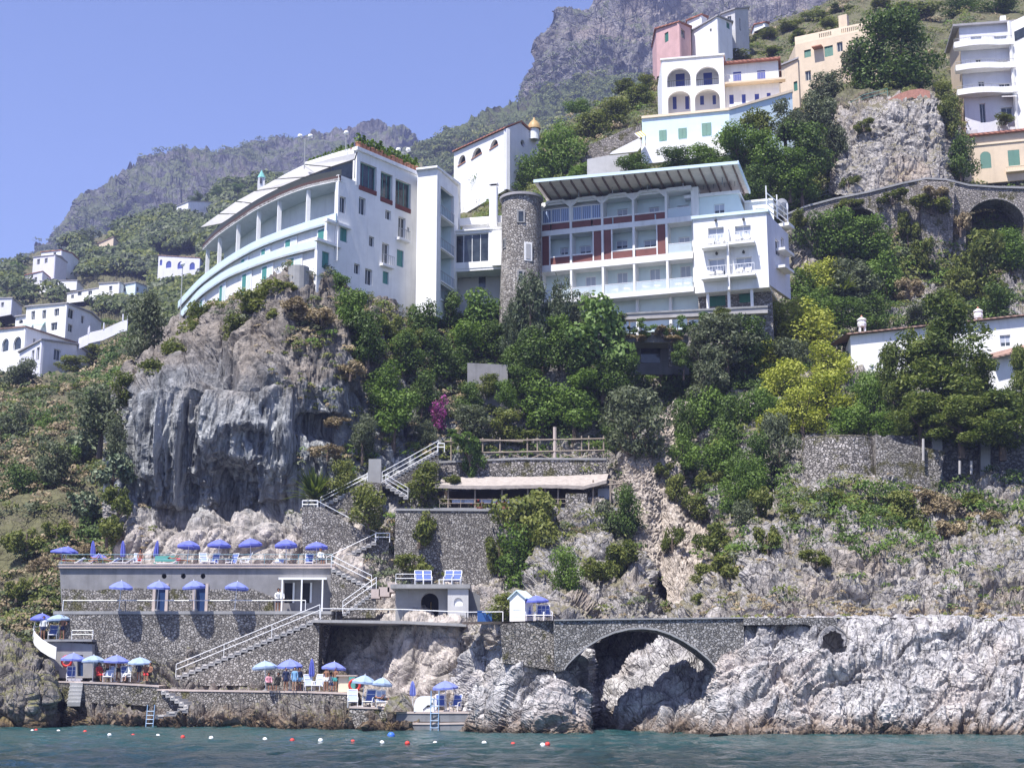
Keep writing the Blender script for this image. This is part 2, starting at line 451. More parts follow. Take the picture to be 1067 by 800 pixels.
def window(pl, r, parent, kind='glass', arch=0, inset=.18, name=None, framecol='frame_white', bars=1, shut='shutter_green'):
    """one window or door set into the wall; its frame / shutters / pane are its own meshes"""
    u0, u1, z0, z1 = r; w = u1 - u0; h = z1 - z0; e = .02
    nm = name or ('door' if h > 1.7 * w and h > 1.9 else 'window')
    mb = MB()
    if kind in ('shutter', 'shutters'):
        mb = MB(); mid = (u0 + u1) / 2
        if arch: mb.prism(pl.loop((u0 - e, u1 + e, z0 - e, z1 + e), arch, out=-inset + .05), (-pl.n[0] * .05, -pl.n[1] * .05, 0))
        else:
            pl.bx(mb, u0 - e, mid - .02, z0, z1 + e, -inset, -inset + .05)
            pl.bx(mb, mid + .02, u1 + e, z0, z1 + e, -inset, -inset + .05)
            pl.bx(mb, mid - .02, mid + .02, z0, z1, -inset - .02, -inset + .02)
        return mb.build('shutter' if nm == 'window' else nm, shut, parent)
    fw = min(.07, w * .07)
    if arch:
        outer = pl.loop((u0 - e, u1 + e, z0 - e, z1 + e), arch, out=-inset)
        inner = pl.loop((u0 + fw, u1 - fw, z0 + fw, z1 - fw), arch, out=-inset)
        mb.prism(outer, (-pl.n[0] * .06, -pl.n[1] * .06, 0), 0, [inner])
    else:
        pl.bx(mb, u0 - e, u0 + fw, z0 - e, z1 + e, -inset - .06, -inset)
        pl.bx(mb, u1 - fw, u1 + e, z0 - e, z1 + e, -inset - .06, -inset)
        pl.bx(mb, u0 + fw, u1 - fw, z1 - fw, z1 + e, -inset - .06, -inset - .002)
        pl.bx(mb, u0 + fw, u1 - fw, z0 - e, z0 + fw, -inset - .06, -inset - .002)
        for k in range(1, bars + 1):
            uc = u0 + w * k / (bars + 1)
            pl.bx(mb, uc - fw * .4, uc + fw * .4, z0 + fw, z1 - fw, -inset - .058, -inset - .004)
    f = mb.build(nm, framecol, parent)
    WORLD[f.name] = WORLD[parent.name]
    p = MB()
    lp = pl.loop((u0 + fw * .5, u1 - fw * .5, z0 + fw * .5, z1 - fw * .5), arch, out=-inset - .03)
    p.prism(lp, (-pl.n[0] * .012, -pl.n[1] * .012, 0))
    p.build('pane', 'glass_dark' if kind != 'curtain' else 'curtain_blue', f)
    if kind == 'blind':
        b = MB(); pl.bx(b, u0 + fw * .6, u1 - fw * .6, z0 + h * .36, z1 - fw * .3, -inset - .025, -inset - .01)
        b.build('blind', 'blind_grey', f)
    if kind == 'open':   # shutters folded back to both sides
        for a, b2 in ((u0 - w * .42, u0 - .01), (u1 + .01, u1 + w * .42)):
            b = MB(); pl.bx(b, a, b2, z0, z1, .02, .06); b.build('shutter', shut, f)
    return f
ROCK_W = rock_mat('limestone_pale', (.67, .65, .64), (.25, .24, .245), (.55, .47, .42), True, .30, 0)
ROCK_E = rock_mat('limestone_mixed', (.57, .54, .515), (.21, .195, .185), (.46, .37, .29), False, .35, .05, mosscol=(.095, .085, .045))
SCREE = rock_mat('scree', (.62, .55, .48), (.34, .29, .24), (.52, .43, .34), False, .1, .0, 1.8)
ROCK_G = rock_mat('limestone_grey', (.27, .275, .285), (.075, .08, .088), (.27, .225, .185), False, .8, 0, pale=(15, 19, (.62, .56, .51), (.22, .20, .18)), high=(27, 32, (.36, .315, .27), (.12, .105, .09)), flute=(17, 25.5, .85))
ROCK_B = rock_mat('limestone_brown', (.40, .365, .33), (.14, .125, .115), (.30, .225, .15), True, .4, .12, mosscol=(.085, .085, .03))
SOIL = rock_mat('scrubby_slope', (.30, .27, .22), (.10, .095, .07), (.25, .20, .13), False, .2, .35, mosscol=(.075, .075, .038))
HILL = rock_mat('wooded_hill', (.26, .23, .17), (.09, .085, .055), (.25, .20, .13), False, .15, .35, .6, mosscol=(.075, .075, .038))
MTN = rock_mat('mountain_rock', (.21, .205, .21), (.08, .08, .09), (.19, .165, .15), False, .6, .30, .07, mosscol=(.06, .072, .03))
RIDGE = rock_mat('ridge_scrub', (.15, .145, .115), (.055, .062, .042), (.16, .135, .10), False, .3, .70, .10, mosscol=(.055, .07, .025))

SHEETS = {}
def sheet(name, cols, mat, step=(2.0, 2.0), disp=None, smooth_x=True, pushback=None):
    """terrain surface laid through surveyed profiles: each column is a bearing with (elevation, distance) pairs from crest to foot"""
    pxs = [c[0] for c in cols]
    xs = np.arange(pxs[0], pxs[-1] + .25, .5); w_ = np.ones_like(xs)
    for k in range(len(cols) - 1):
        m_ = lambda c: np.mean([q[1] for q in c[1][1:]] if len(c[1]) > 2 else [q[1] for q in c[1]])
        g_ = abs(m_(cols[k + 1]) - m_(cols[k])) * 1500 / m_(cols[k]) / (pxs[k + 1] - pxs[k])
        w_[(xs >= pxs[k]) & (xs < pxs[k + 1])] = math.sqrt(1 + min(g_, 9) ** 2) ** .8
    cw = np.concatenate([[0], np.cumsum((w_[1:] + w_[:-1]) / 2 * .5)]); nx = int(cw[-1] / step[0]) + 1
    X = np.interp(np.linspace(0, cw[-1], nx), cw, xs)
    top = np.interp(X, pxs, [c[1][0][0] for c in cols]); bot = np.interp(X, pxs, [c[1][-1][0] for c in cols])
    ny = int(max(bot - top) / step[1]) + 1
    V = np.linspace(0, 1, ny)
    PY = top[None, :] + (bot - top)[None, :] * V[:, None]; PX = np.repeat(X[None, :], ny, 0)
    def colY(c, py):
        ys = [q[0] for q in c[1]]; ds = [math.log(q[1]) for q in c[1]]
        return np.interp(py, ys, ds)
    D = np.zeros_like(PY)
    idx = np.clip(np.searchsorted(pxs, X, 'right') - 1, 0, len(pxs) - 2)
    for k in range(len(cols) - 1):
        sel = np.where(idx == k)[0]
        if not len(sel): continue
        t = (X[sel] - pxs[k]) / (pxs[k + 1] - pxs[k]); t = t * t * (3 - 2 * t)
        a = colY(cols[k], PY[:, sel]); b = colY(cols[k + 1], PY[:, sel])
        D[:, sel] = a * (1 - t) + b * t
    for _ in range(3):
        D[1:-1] = (D[:-2] + 2 * D[1:-1] + D[2:]) / 4
    W = P(PX, PY, np.exp(D))
    def normals(W):
        gx = np.gradient(W, axis=1); gy = np.gradient(W, axis=0)
        n = np.cross(gy, gx); n /= np.linalg.norm(n, axis=-1, keepdims=True) + 1e-9
        s = np.sign(-(n * (W - CAM)).sum(-1, keepdims=True)); return n * np.where(s == 0, 1, s)
    if disp is not None:
        n = normals(W); W = W + n * disp(W, PX, PY)[..., None]
    SHEETS[name] = (pxs[0], pxs[-1], X, top, bot, W)
    me = bpy.data.meshes.new(name)
    idx = np.arange(nx * ny).reshape(ny, nx)
    q = np.stack([idx[:-1, :-1], idx[1:, :-1], idx[1:, 1:], idx[:-1, 1:]], -1).reshape(-1, 4)
    me.vertices.add(nx * ny); me.vertices.foreach_set('co', W.reshape(-1).astype(np.float32))
    me.loops.add(q.size); me.loops.foreach_set('vertex_index', q.reshape(-1).astype(np.int32))
    me.polygons.add(len(q)); me.polygons.foreach_set('loop_start', np.arange(0, q.size, 4, dtype=np.int32))
    me.polygons.foreach_set('loop_total', np.full(len(q), 4, np.int32))
    me.materials.append(mat); me.update(); me.validate()
    me.polygons.foreach_set('use_smooth', [False] * len(q))
    o = bpy.data.objects.new(name, me); COL.objects.link(o); struct(o)
    return o
def surf(name, px, py):
    x0, x1, X, top, bot, W = SHEETS[name]
    i = min(len(X) - 1, max(0, int(np.searchsorted(X, px))))
    v = (py - top[i]) / (bot[i] - top[i]); j = int(round(min(1, max(0, v)) * (W.shape[0] - 1)))
    return W[j, i]

def d_cliff(amp=1.0, sc=.22, vert=.45, block=.5, seed=0):
    def f(W, PX, PY):
        q = W * np.array([sc, sc, sc * vert])
        w = q + .35 * np.stack([vnoise(q * 1.3, seed + 50), vnoise(q * 1.3, seed + 51), vnoise(q * 1.3, seed + 52)], -1)
        r = ridged(w, 6, seed, .46) * .5 + .9 * fbm(W * np.array([.07, .07, .045]), 3, seed + 31)
        f1, f2, idv = cells(w * 1.9, seed + 4)
        b = (f2 - f1).clip(0, .35) / .35 - .6 + (idv - .5) * .8
        g1, g2, gid = cells(w * 6.1 + 9, seed + 8)
        b2 = ((g2 - g1).clip(0, .3) / .3 - .6 + (gid - .5) * .9) * .36
        return amp * (r + block * b + block * b2)
    return f
def d_slab(amp=1.0, seed=0):
    """sheets of tilted joints: pale sea cliff"""
    def f(W, PX, PY):
        q = W * .5
        s, c = math.sin(.45), math.cos(.45)
        x, z = q[..., 0] * c - q[..., 2] * s, q[..., 0] * s + q[..., 2] * c
        q2 = np.stack([x * 1.0, q[..., 1], z * .33], -1)
        w = q2 + .3 * np.stack([vnoise(q2 * 1.7, seed + 50), vnoise(q2 * 1.7, seed + 51), vnoise(q2 * 1.7, seed + 52)], -1)
        f1, f2, idv = cells(w * .5, seed); a = (f2 - f1).clip(0, .15) / .15 * .9 + (idv - .5) * 1.9
        g1, g2, gid = cells(w * 1.7 + 7, seed + 3); b = (g2 - g1).clip(0, .3) / .3 + (gid - .5) * 1.3
        h1, h2, hid = cells(w * 5.5 + 3, seed + 5); cc = (h2 - h1).clip(0, .3) / .3 + (hid - .5)
        k1, k2, kid = cells(w * 12 + 1, seed + 15); dd = (k2 - k1).clip(0, .3) / .3 + (kid - .5)
        return amp * (a * .50 + b * .26 + cc * .12 + dd * .06 - .5 + .30 * ridged(w * .6, 6, seed + 7, .6))
    return f

sea_d = d_slab(1.0, 3)
def sea_disp(W, PX, PY):
    d = sea_d(W, PX, PY)
    hole = np.exp(-(((PX - 868) / 13) ** 2 + ((PY - 668) / 16) ** 2) ** 2)
    road = np.clip((PY - 644) / 14, 0, 1)
    return d * (.25 + .75 * road) - 5.0 * hole
S_SEA = [
    (478, [(706, 100.5), (735, 98), (760, 96.5), (782, 96)]),
    (505, [(680, 98.5), (705, 95.5), (740, 92.5), (782, 91)]),
    (545, [(664, 96), (700, 92), (740, 90), (782, 88.5)]),
    (578, [(668, 94.5), (700, 91), (740, 88.5), (782, 87.3)]),
    (600, [(690, 96), (715, 92.5), (740, 90), (782, 88)]),
    (614, [(640, 114), (700, 112), (735, 108), (782, 103)]),
    (640, [(640, 114), (688, 112), (712, 104), (735, 98), (782, 94.5)]),
    (668, [(640, 113), (664, 110), (690, 100.5), (735, 94.5), (782, 91)]),
    (705, [(640, 105), (668, 101), (690, 96), (740, 92.5), (782, 90)]),
    (732, [(640, 104), (690, 97), (715, 94), (745, 91), (782, 88.8)]),
    (756, [(643, 93.5), (670, 91.5), (700, 89.5), (740, 88), (782, 86)]),
    (800, [(643, 92), (660, 90.5), (700, 88.5), (740, 87), (782, 85.5)]),
    (880, [(643, 92), (660, 90), (700, 88), (740, 86.3), (782, 85)]),
    (1000, [(643, 91.5), (660, 89.5), (700, 87.3), (740, 85.6), (782, 84)]),
    (1180, [(643, 91), (660, 89), (700, 87), (740, 85), (782, 83.5)])]
sheet('sea_cliff', S_SEA, ROCK_W, (1.5, 1.5), sea_disp)

m_cl = d_cliff(1.15, .20, .38, .5, 21); m_br = d_cliff(.9, .30, .7, .7, 33)
def main_disp(W, PX, PY):
    a = m_cl(W, PX, PY); b = m_br(W, PX, PY)
    k = np.clip((PX - 430) / 60, 0, 1)
    d = a * (1 - k) + b * k
    for cx, cy, rx, ry, dp in ((236, 505, 15, 34, 4.5), (288, 515, 11, 24, 3.6), (228, 388, 16, 20, 2.0), (330, 440, 22, 14, 1.2), (180, 540, 16, 14, 1.5)):
        d = d - dp * np.exp(-(((PX - cx) / rx) ** 2 + ((PY - cy) / ry) ** 2) ** 2)
    fl = ridged(W * np.array([.55, .55, .045]), 5, 77, .55) + .4
    m = np.clip((PY - 400) / 40, 0, 1) * np.clip((545 - PY) / 25, 0, 1) * np.clip((PX - 130) / 20, 0, 1) * np.clip((310 - PX) / 15, 0, 1)
    arc = np.exp(-((np.hypot((PX - 255) / 52, (PY - 500) / 62) - 1) / .16) ** 2) * (PY < 505)
    return d * (1 - .8 * m) + m * ((fl - .3) * 1.15 + .9 * arc)
S_MAIN = [
    (122, [(410, 152), (480, 138), (520, 129), (560, 122), (600, 117), (700, 113), (750, 112)]),
    (131, [(386, 142), (420, 128), (480, 124), (540, 120), (600, 117), (700, 113), (750, 112)]),
    (139, [(378, 142), (410, 121.5), (480, 121.5), (530, 122), (550, 119), (562, 117.6), (600, 117), (700, 113.5), (750, 112)]),
    (160, [(352, 150), (375, 134), (405, 120), (470, 120.8), (532, 122.2), (550, 118.8), (562, 117.6), (600, 117), (700, 113.5), (750, 112)]),
    (190, [(326, 156), (350, 136), (398, 119.8), (470, 120.8), (534, 122.6), (552, 118.6), (562, 117.6), (700, 113.5), (750, 112)]),
    (230, [(308, 146), (335, 130), (380, 122), (402, 119.4), (470, 120.8), (534, 122.8), (552, 118.6), (562, 117.6), (700, 113.5), (750, 112)]),
    (262, [(297, 140), (325, 128), (380, 121.5), (405, 119.2), (470, 120.6), (530, 122.6), (550, 118.6), (562, 117.6), (700, 113.5), (750, 112)]),
    (298, [(285, 133), (300, 127.3), (330, 125), (400, 120), (480, 120.6), (525, 121.5), (548, 118.6), (562, 117.6), (700, 113.5), (750, 112)]),
    (345, [(298, 129), (330, 125.3), (400, 121), (430, 120.5), (445, 122), (470, 121.3), (530, 118.5), (570, 117), (700, 112), (750, 112)]),
    (385, [(315, 132.5), (345, 128), (400, 125), (450, 123.5), (500, 120.5), (560, 118.5), (640, 114), (700, 107), (745, 104)]),
    (430, [(322, 137), (400, 128.5), (450, 126), (500, 122), (560, 119), (605, 117.5), (648, 111.5), (655, 105.3), (720, 103.5), (750, 103)]),
    (480, [(322, 140), (380, 134), (450, 128), (475, 126), (500, 124), (560, 119.5), (605, 117.8), (648, 111.2), (656, 104), (720, 102), (750, 101)]),
    (530, [(322, 140), (380, 135), (440, 129), (475, 126.5), (500, 124), (560, 119), (605, 116.5), (647, 108), (655, 100), (700, 99)]),
    (580, [(322, 140), (380, 136), (440, 130), (475, 126.5), (510, 122), (560, 116), (600, 110), (650, 100), (690, 98)]),
    (625, [(322, 141), (380, 137), (440, 130), (475, 127), (520, 119), (570, 112.5), (620, 107), (657, 103.8)]),
    (665, [(322, 141), (380, 138), (440, 131), (500, 124), (560, 115), (620, 107), (657, 103.8)]),
    (695, [(322, 142), (380, 140), (440, 134), (500, 128), (560, 122), (620, 114), (657, 105.5)]),
    (722, [(322, 144), (380, 139), (440, 131.5), (500, 126), (560, 119), (620, 108), (655, 101), (680, 100)]),
    (750, [(300, 147), (380, 137), (440, 129), (500, 122), (560, 112), (620, 100.5), (655, 95), (670, 94)]),
    (790, [(290, 148), (400, 131), (470, 118.5), (520, 110.5), (560, 103), (600, 98), (642, 94), (656, 93.5)]),
    (840, [(255, 158.5), (310, 149), (400, 128.5), (470, 113.5), (520, 107), (570, 100), (600, 97), (642, 94), (656, 93.5)]),
    (900, [(262, 158.5), (310, 149), (400, 124.5), (455, 116.5), (480, 111), (520, 105.5), (570, 99.5), (642, 93.5), (656, 93)]),
    (960, [(268, 158.5), (310, 149), (400, 126.5), (460, 117), (540, 106.5), (570, 100), (642, 93.5), (656, 93)]),
    (1180, [(272, 158.5), (310, 149), (400, 126.5), (460, 117), (540, 106), (570, 99.5), (642, 93), (656, 92.5)])]
ROCK_MAIN = ROCK_G
sheet('cliff_west', [c for c in S_MAIN if c[0] <= 530], ROCK_G, (1.5, 1.6), main_disp)
sheet('cliff_east', [c for c in S_MAIN if c[0] >= 480], ROCK_E, (1.6, 1.6), main_disp)

scree_d = d_cliff(.22, 1.3, 1.0, 1.0, 151)
sheet('scree', [(636, [(486, 126), (500, 125), (540, 122)]), (655, [(470, 121.5), (520, 118), (560, 114.5)]), (672, [(452, 122.5), (500, 119.5), (560, 115), (590, 112)]), (690, [(430, 125), (470, 122.5), (540, 118.5), (600, 112)]), (704, [(415, 126.5), (450, 124.5), (520, 120), (642, 106.5)]), (718, [(420, 127), (500, 124), (540, 120), (642, 105.5)]), (744, [(440, 132), (540, 121), (642, 106)])], SCREE, (1.5, 1.5), scree_d)

out_d = d_cliff(.8, .5, .8, .8, 181)
sheet('shore_outcrop', [(84, [(704, 112.5), (718, 110)]), (105, [(682, 111.6), (718, 108.8)]), (135, [(676, 111.6), (718, 108.4)]), (165, [(664, 111.4), (720, 107.6)]), (192, [(668, 111.2), (722, 107)]), (212, [(690, 111), (724, 107)]), (240, [(698, 110.8), (726, 106.6)]), (275, [(694, 110.4), (726, 105.8)]), (318, [(680, 109.4), (726, 104.8)]), (345, [(690, 108), (728, 104.2)]), (368, [(706, 106), (738, 103.4)])], ROCK_B, (1.3, 1.3), out_d)

S_SHORE = [
    (-90, [(680, 110), (720, 106), (785, 103)]),
    (-10, [(668, 113), (690, 109.5), (720, 105.5), (740, 104.5), (785, 103.5)]),
    (20, [(672, 113), (690, 108.5), (712, 105.5), (735, 104.3), (785, 103.5)]),
    (45, [(684, 112), (700, 107), (722, 105.2), (745, 105.2), (785, 104.5)]),
    (56, [(690, 112), (705, 111), (735, 110), (785, 108)]),
    (72, [(712, 110), (740, 107), (785, 104.5)]),
    (90, [(724, 107.6), (742, 105), (785, 103.0)]),
    (160, [(724, 107.2), (742, 104.5), (785, 102.0)]),
    (190, [(728, 107), (744, 103.5), (785, 101)]),
    (240, [(738, 105.8), (748, 102.6), (785, 100)]),
    (300, [(736, 104.6), (750, 101), (785, 98.5)]),
    (368, [(742, 102), (755, 98.5), (785, 96)]),
    (385, [(736, 99.5), (755, 96.8), (785, 95)]),
    (425, [(742, 98), (757, 95), (785, 93.5)]),
    (436, [(754, 96), (760, 95.2), (785, 94)]),
    (488, [(754, 95.5), (760, 94), (785, 92.5)]),
    (500, [(738, 97), (757, 93.5), (785, 92)]),
    (530, [(735, 96), (757, 92.5), (785, 91)])]
shore_d = d_cliff(.95, .42, .8, .8, 61)
sheet('shore_boulder', [(-90, [(655, 112), (690, 107), (730, 104), (785, 102.6)]), (0, [(662, 111.5), (690, 106.8), (725, 103.6), (785, 102.6)]), (30, [(672, 111), (695, 106.4), (720, 103.6), (745, 103.4), (785, 103)]), (46, [(684, 110.6), (702, 106.4), (722, 104.6), (745, 105), (785, 104.6)]), (55, [(694, 112), (712, 109), (740, 109), (785, 107.5)]), (62, [(700, 114), (740, 113), (785, 111)])], ROCK_B, (1.2, 1.2), d_cliff(.75, .3, .7, .7, 67))
sheet('shore_rocks', [c for c in S_SHORE if c[0] >= 45], ROCK_B, (1.2, 1.2), lambda W, X, Y: shore_d(W, X, Y) * np.clip((Y - 700) / 40, .25, 1) )

hill_d = lambda W, X, Y: 1.6 * fbm(W * .06, 5, 5) + .5 * ridged(W * .25, 4, 9)
S_LEFT = [
    (-100, [(310, 540), (345, 350), (400, 215), (480, 162), (560, 132), (640, 116), (700, 110)]),
    (0, [(289, 540), (302, 450), (345, 325), (395, 205), (440, 170), (500, 146), (560, 129), (620, 118), (700, 109.5)]),
    (35, [(268, 540), (300, 450), (345, 325), (395, 205), (440, 168), (500, 144), (560, 127), (610, 118), (700, 110)]),
    (62, [(261, 545), (300, 450), (345, 320), (390, 205), (440, 166), (500, 142), (560, 125), (600, 118.5), (700, 112)]),
    (100, [(250, 560), (300, 440), (345, 310), (385, 215), (430, 168), (480, 147), (540, 130), (600, 120), (700, 114)]),
    (150, [(241, 575), (300, 435), (340, 295), (370, 190), (405, 152), (440, 142), (560, 128)]),
    (200, [(215, 610), (260, 480), (300, 420), (345, 255), (385, 180), (560, 140)]),
    (240, [(203, 620), (280, 400), (340, 255), (560, 150)]),
    (300, [(193, 640), (300, 380), (340, 255), (560, 160)]),
    (440, [(172, 700), (300, 380), (500, 200)])]
sheet('hillside_west', S_LEFT, HILL, (2.5, 2.5), hill_d)

up_d = d_cliff(1.0, .18, .8, .5, 91)
def upper_disp(W, PX, PY):
    crag = np.clip((PX - 868) / 14, 0, 1) * np.clip((992 - PX) / 14, 0, 1) * np.clip((PY - 96) / 8, 0, 1) * np.clip((204 - PY) / 8, 0, 1)
    return up_d(W, PX, PY) * (.35 + 1.1 * crag)
S_UP = [
    (420, [(212, 225), (260, 172), (335, 152)]),
    (475, [(206, 215), (230, 182), (335, 150)]),
    (520, [(172, 222), (200, 192), (240, 168), (335, 150)]),
    (560, [(142, 228), (180, 192), (230, 167), (335, 149)]),
    (600, [(122, 230), (150, 203), (190, 176), (240, 160), (335, 149)]),
    (650, [(97, 235), (130, 208), (165, 188), (200, 170), (335, 149)]),
    (682, [(84, 245), (100, 225), (130, 200), (160, 182), (200, 168), (335, 149)]),
    (695, [(58, 255), (90, 222), (130, 198), (160, 181), (200, 167), (335, 149)]),
    (725, [(50, 258), (62, 240), (115, 203), (160, 180), (200, 167), (335, 149)]),
    (760, [(42, 262), (62, 238), (95, 208), (160, 179), (200, 167), (335, 149)]),
    (800, [(27, 275), (60, 240), (100, 203), (160, 177), (200, 164), (335, 150)]),
    (850, [(9, 290), (40, 242), (90, 198), (140, 174), (200, 161), (335, 150)]),
    (878, [(-8, 300), (35, 240), (85, 195), (104, 170), (150, 162), (200, 157.5), (335, 150)]),
    (900, [(-20, 300), (30, 240), (85, 192), (100, 167), (150, 161), (200, 157), (335, 150)]),
    (945, [(-30, 300), (20, 240), (82, 190), (95, 166), (150, 160.5), (200, 157), (335, 150)]),
    (985, [(-30, 300), (20, 240), (90, 192), (108, 168), (150, 161.5), (200, 157.5), (335, 150)]),
    (1008, [(-30, 300), (20, 225), (90, 195), (130, 184), (190, 175), (205, 160), (335, 151)]),
    (1180, [(-30, 300), (20, 225), (90, 195), (130, 184), (190, 175), (205, 160), (335, 151)])]
sheet('hillside_upper', S_UP, SOIL, (2, 1.6), upper_disp)

crag_d = d_cliff(.62, .30, .6, .8, 171)
sheet('rock_crag', [(858, [(118, 172), (200, 161)]), (876, [(106, 167.5), (120, 163), (150, 160), (204, 155.6)]), (900, [(101, 166), (112, 162.5), (150, 159.5), (204, 155.2)]), (930, [(98, 165.4), (110, 161.6), (150, 159), (200, 155.2)]), (960, [(96, 165.6), (110, 161.6), (150, 159), (196, 155.2)]), (980, [(100, 166.5), (120, 162), (150, 160), (196, 155.6)]), (998, [(120, 173), (150, 166.5), (196, 161)])], ROCK_E, (1.4, 1.4), crag_d)

def mtn_disp(a, seed, sc=.012, vert=.35):
    def f(W, PX, PY):
        q = W * np.array([sc, sc, sc * vert])
        w = q + .4 * np.stack([vnoise(q * 1.2, seed + 50), vnoise(q * 1.2, seed + 51), vnoise(q * 1.2, seed + 52)], -1)
        return a * (ridged(w, 7, seed, .58) - 1.25 + .35 * (cells(w * 3, seed + 2)[2] - .5))
    return f
S_FAR = [
    (20, [(268, 1150), (280, 1120), (340, 1000)]),
    (45, [(250, 1180), (262, 1120), (330, 1000)]),
    (60, [(232, 1180), (250, 1100), (330, 950)]),
    (72, [(218, 1190), (240, 1100), (330, 950)]),
    (88, [(206, 1190), (225, 1100), (330, 950)]),
    (125, [(194, 1210), (206, 1130), (250, 1080), (330, 950)]),
    (140, [(174, 1240), (200, 1130), (230, 1080), (330, 950)]),
    (165, [(168, 1250), (195, 1140), (222, 1080), (330, 950)]),
    (195, [(160, 1260), (195, 1150), (215, 1080), (330, 950)]),
    (220, [(157, 1270), (190, 1150), (215, 1080), (330, 950)]),
    (260, [(147, 1280), (185, 1150), (210, 1080), (330, 950)]),
    (300, [(140, 1290), (178, 1160), (205, 1080), (330, 950)]),
    (345, [(129, 1300), (165, 1180), (200, 1080), (330, 950)]),
    (385, [(129, 1310), (170, 1190), (200, 1080), (330, 950)]),
    (415, [(134, 1320), (150, 1250), (200, 1080), (330, 950)]),
    (434, [(146, 1320), (160, 1260), (200, 1080), (330, 950)]),
    (470, [(190, 1320), (230, 1080), (330, 950)])]
sheet('mountain', S_FAR, MTN, (1.6, 1.6), mtn_disp(13, 201))
S_RIDGE = [
    (395, [(205, 820), (215, 800), (300, 600)]),
    (424, [(166, 820), (190, 760), (300, 600)]),
    (440, [(148, 820), (175, 760), (300, 600)]),
    (470, [(133, 830), (165, 760), (300, 600)]),
    (500, [(123, 840), (160, 750), (300, 600)]),
    (540, [(107, 850), (150, 740), (300, 600)]),
    (565, [(96, 850), (140, 740), (300, 600)]),
    (600, [(83, 850), (130, 740), (300, 600)]),
    (650, [(82, 840), (130, 730), (300, 600)]),
    (720, [(84, 830), (130, 720), (300, 600)])]
sheet('ridge', S_RIDGE, RIDGE, (1.6, 1.6), mtn_disp(6, 231, .03, .8))
CRAG = rock_mat('crag_rock', (.34, .32, .31), (.08, .08, .09), (.30, .25, .22), False, .75, .12, .09, mosscol=(.055, .065, .03))
S_CRAG = [
    (536, [(120, 960), (135, 900)]),
    (545, [(98, 960), (135, 890)]),
    (551, [(80, 960), (110, 900), (135, 880)]),
    (559, [(60, 970), (100, 900), (135, 870)]),
    (568, [(36, 980), (90, 900), (135, 860)]),
    (578, [(20, 990), (80, 900), (135, 860)]),
    (594, [(8, 1000), (60, 900), (135, 850)]),
    (622, [(0, 1010), (40, 900), (135, 840)]),
    (650, [(-22, 1020), (40, 900), (85, 850), (135, 800)]),
    (700, [(-40, 1040), (40, 900), (85, 850), (135, 800)]),
    (760, [(-60, 1050), (30, 880), (85, 840), (135, 780)]),
    (960, [(-90, 1050), (30, 850), (85, 800), (135, 760)])]
sheet('crag', S_CRAG, CRAG, (1.5, 1.5), mtn_disp(11, 262, .02, .3))

def make_water():
    m, nt, b, o = new_mat('sea_water')
    p = pos(nt)
    w1 = noise(nt, scaled(nt, p, (.55, .32, 1)), 1.0, 5, .6, .4)
    w2 = noise(nt, scaled(nt, p, (2.6, 1.5, 1)), 1.0, 4, .6, .3)
    sp = N(nt, 'SeparateXYZ'); L(nt, p, sp.inputs[0])
    shallow = ramp(nt, mth(nt, 'ADD', mth(nt, 'MULTIPLY', sp.outputs[1], .0125), mth(nt, 'MULTIPLY', mth(nt, 'SUBTRACT', w1, .5), .25)), [(.70, 0.0), (1.10, 1.0)]).outputs[0]
    c = mixc(nt, shallow, (.006, .026, .033), (.015, .064, .064))
    L(nt, c, b.inputs['Base Color'])
    b.inputs['Roughness'].default_value = .10; b.inputs['IOR'].default_value = 1.333
    bump(nt, b, mth(nt, 'ADD', w1, mth(nt, 'MULTIPLY', w2, .35)), .9, .45)
    nx, ny = 360, 300
    X = np.linspace(-75, 75, nx); Y = np.linspace(25, 125, ny)
    gx, gy = np.meshgrid(X, Y); q = np.stack([gx * .35, gy * .22, 0 * gx], -1)
    z = .10 * fbm(q, 3, 401) + .07 * ridged(q * 2.4 + 3, 3, 411)
    ed = np.minimum(np.minimum(gx + 75, 75 - gx), np.minimum(gy - 25, 125 - gy)).clip(0, 4) / 4
    V = np.stack([gx, gy, z * ed], -1).reshape(-1, 3)
    idx = np.arange(nx * ny).reshape(ny, nx)
    F4 = np.stack([idx[:-1, :-1], idx[:-1, 1:], idx[1:, 1:], idx[1:, :-1]], -1).reshape(-1, 4)
    mb = MB(); mb.add(V, F4.tolist())
    a, e = 75, 2600
    for x0, x1, y0, y1 in ((-e, -a, -400, 1500), (a, e, -400, 1500), (-a, a, -400, 25), (-a, a, 125, 1500)):
        mb.quad((x0, y0, 0), (x1, y0, 0), (x1, y1, 0), (x0, y1, 0))
    o = mb.build('sea_water', m, smooth=True); struct(o)
make_water()
plain('plaster_white', (.80, .80, .79), .85, var=.09, vs=.6, stain=.28)
plain('plaster_aqua_and_shade', (.66, .77, .78), .85, var=.06, vs=.7, stain=.08)  # aqua is partly the tint of shade on recessed walls, put into the colour
plain('band_blue', (.60, .73, .80), .8, var=.06, vs=.7, stain=.12)
plain('plaster_grey', (.52, .52, .52), .9, var=.12, vs=.8, stain=.25)
plain('plaster_cream', (.66, .54, .40), .85, var=.10, vs=.7, stain=.2)
plain('plaster_pink', (.60, .38, .37), .85, var=.12, vs=.7, stain=.2)
plain('plaster_lilac_and_shade', (.66, .66, .72), .85, var=.08, vs=.7, stain=.2)  # lilac plaster; also painted shade on turned-away faces of white buildings
plain('trim_cream', (.74, .62, .46), .8, var=.08)
plain('frame_white', (.80, .80, .79), .5, var=.04)
plain('frame_dark', (.05, .055, .05), .5, var=.1)
plain('frame_green', (.10, .32, .29), .5, var=.1)
plain('metal_white', (.78, .79, .80), .4, var=.05)
plain('metal_blue', (.10, .28, .36), .45, var=.1)
plain('metal_grey', (.36, .37, .38), .45, var=.1)
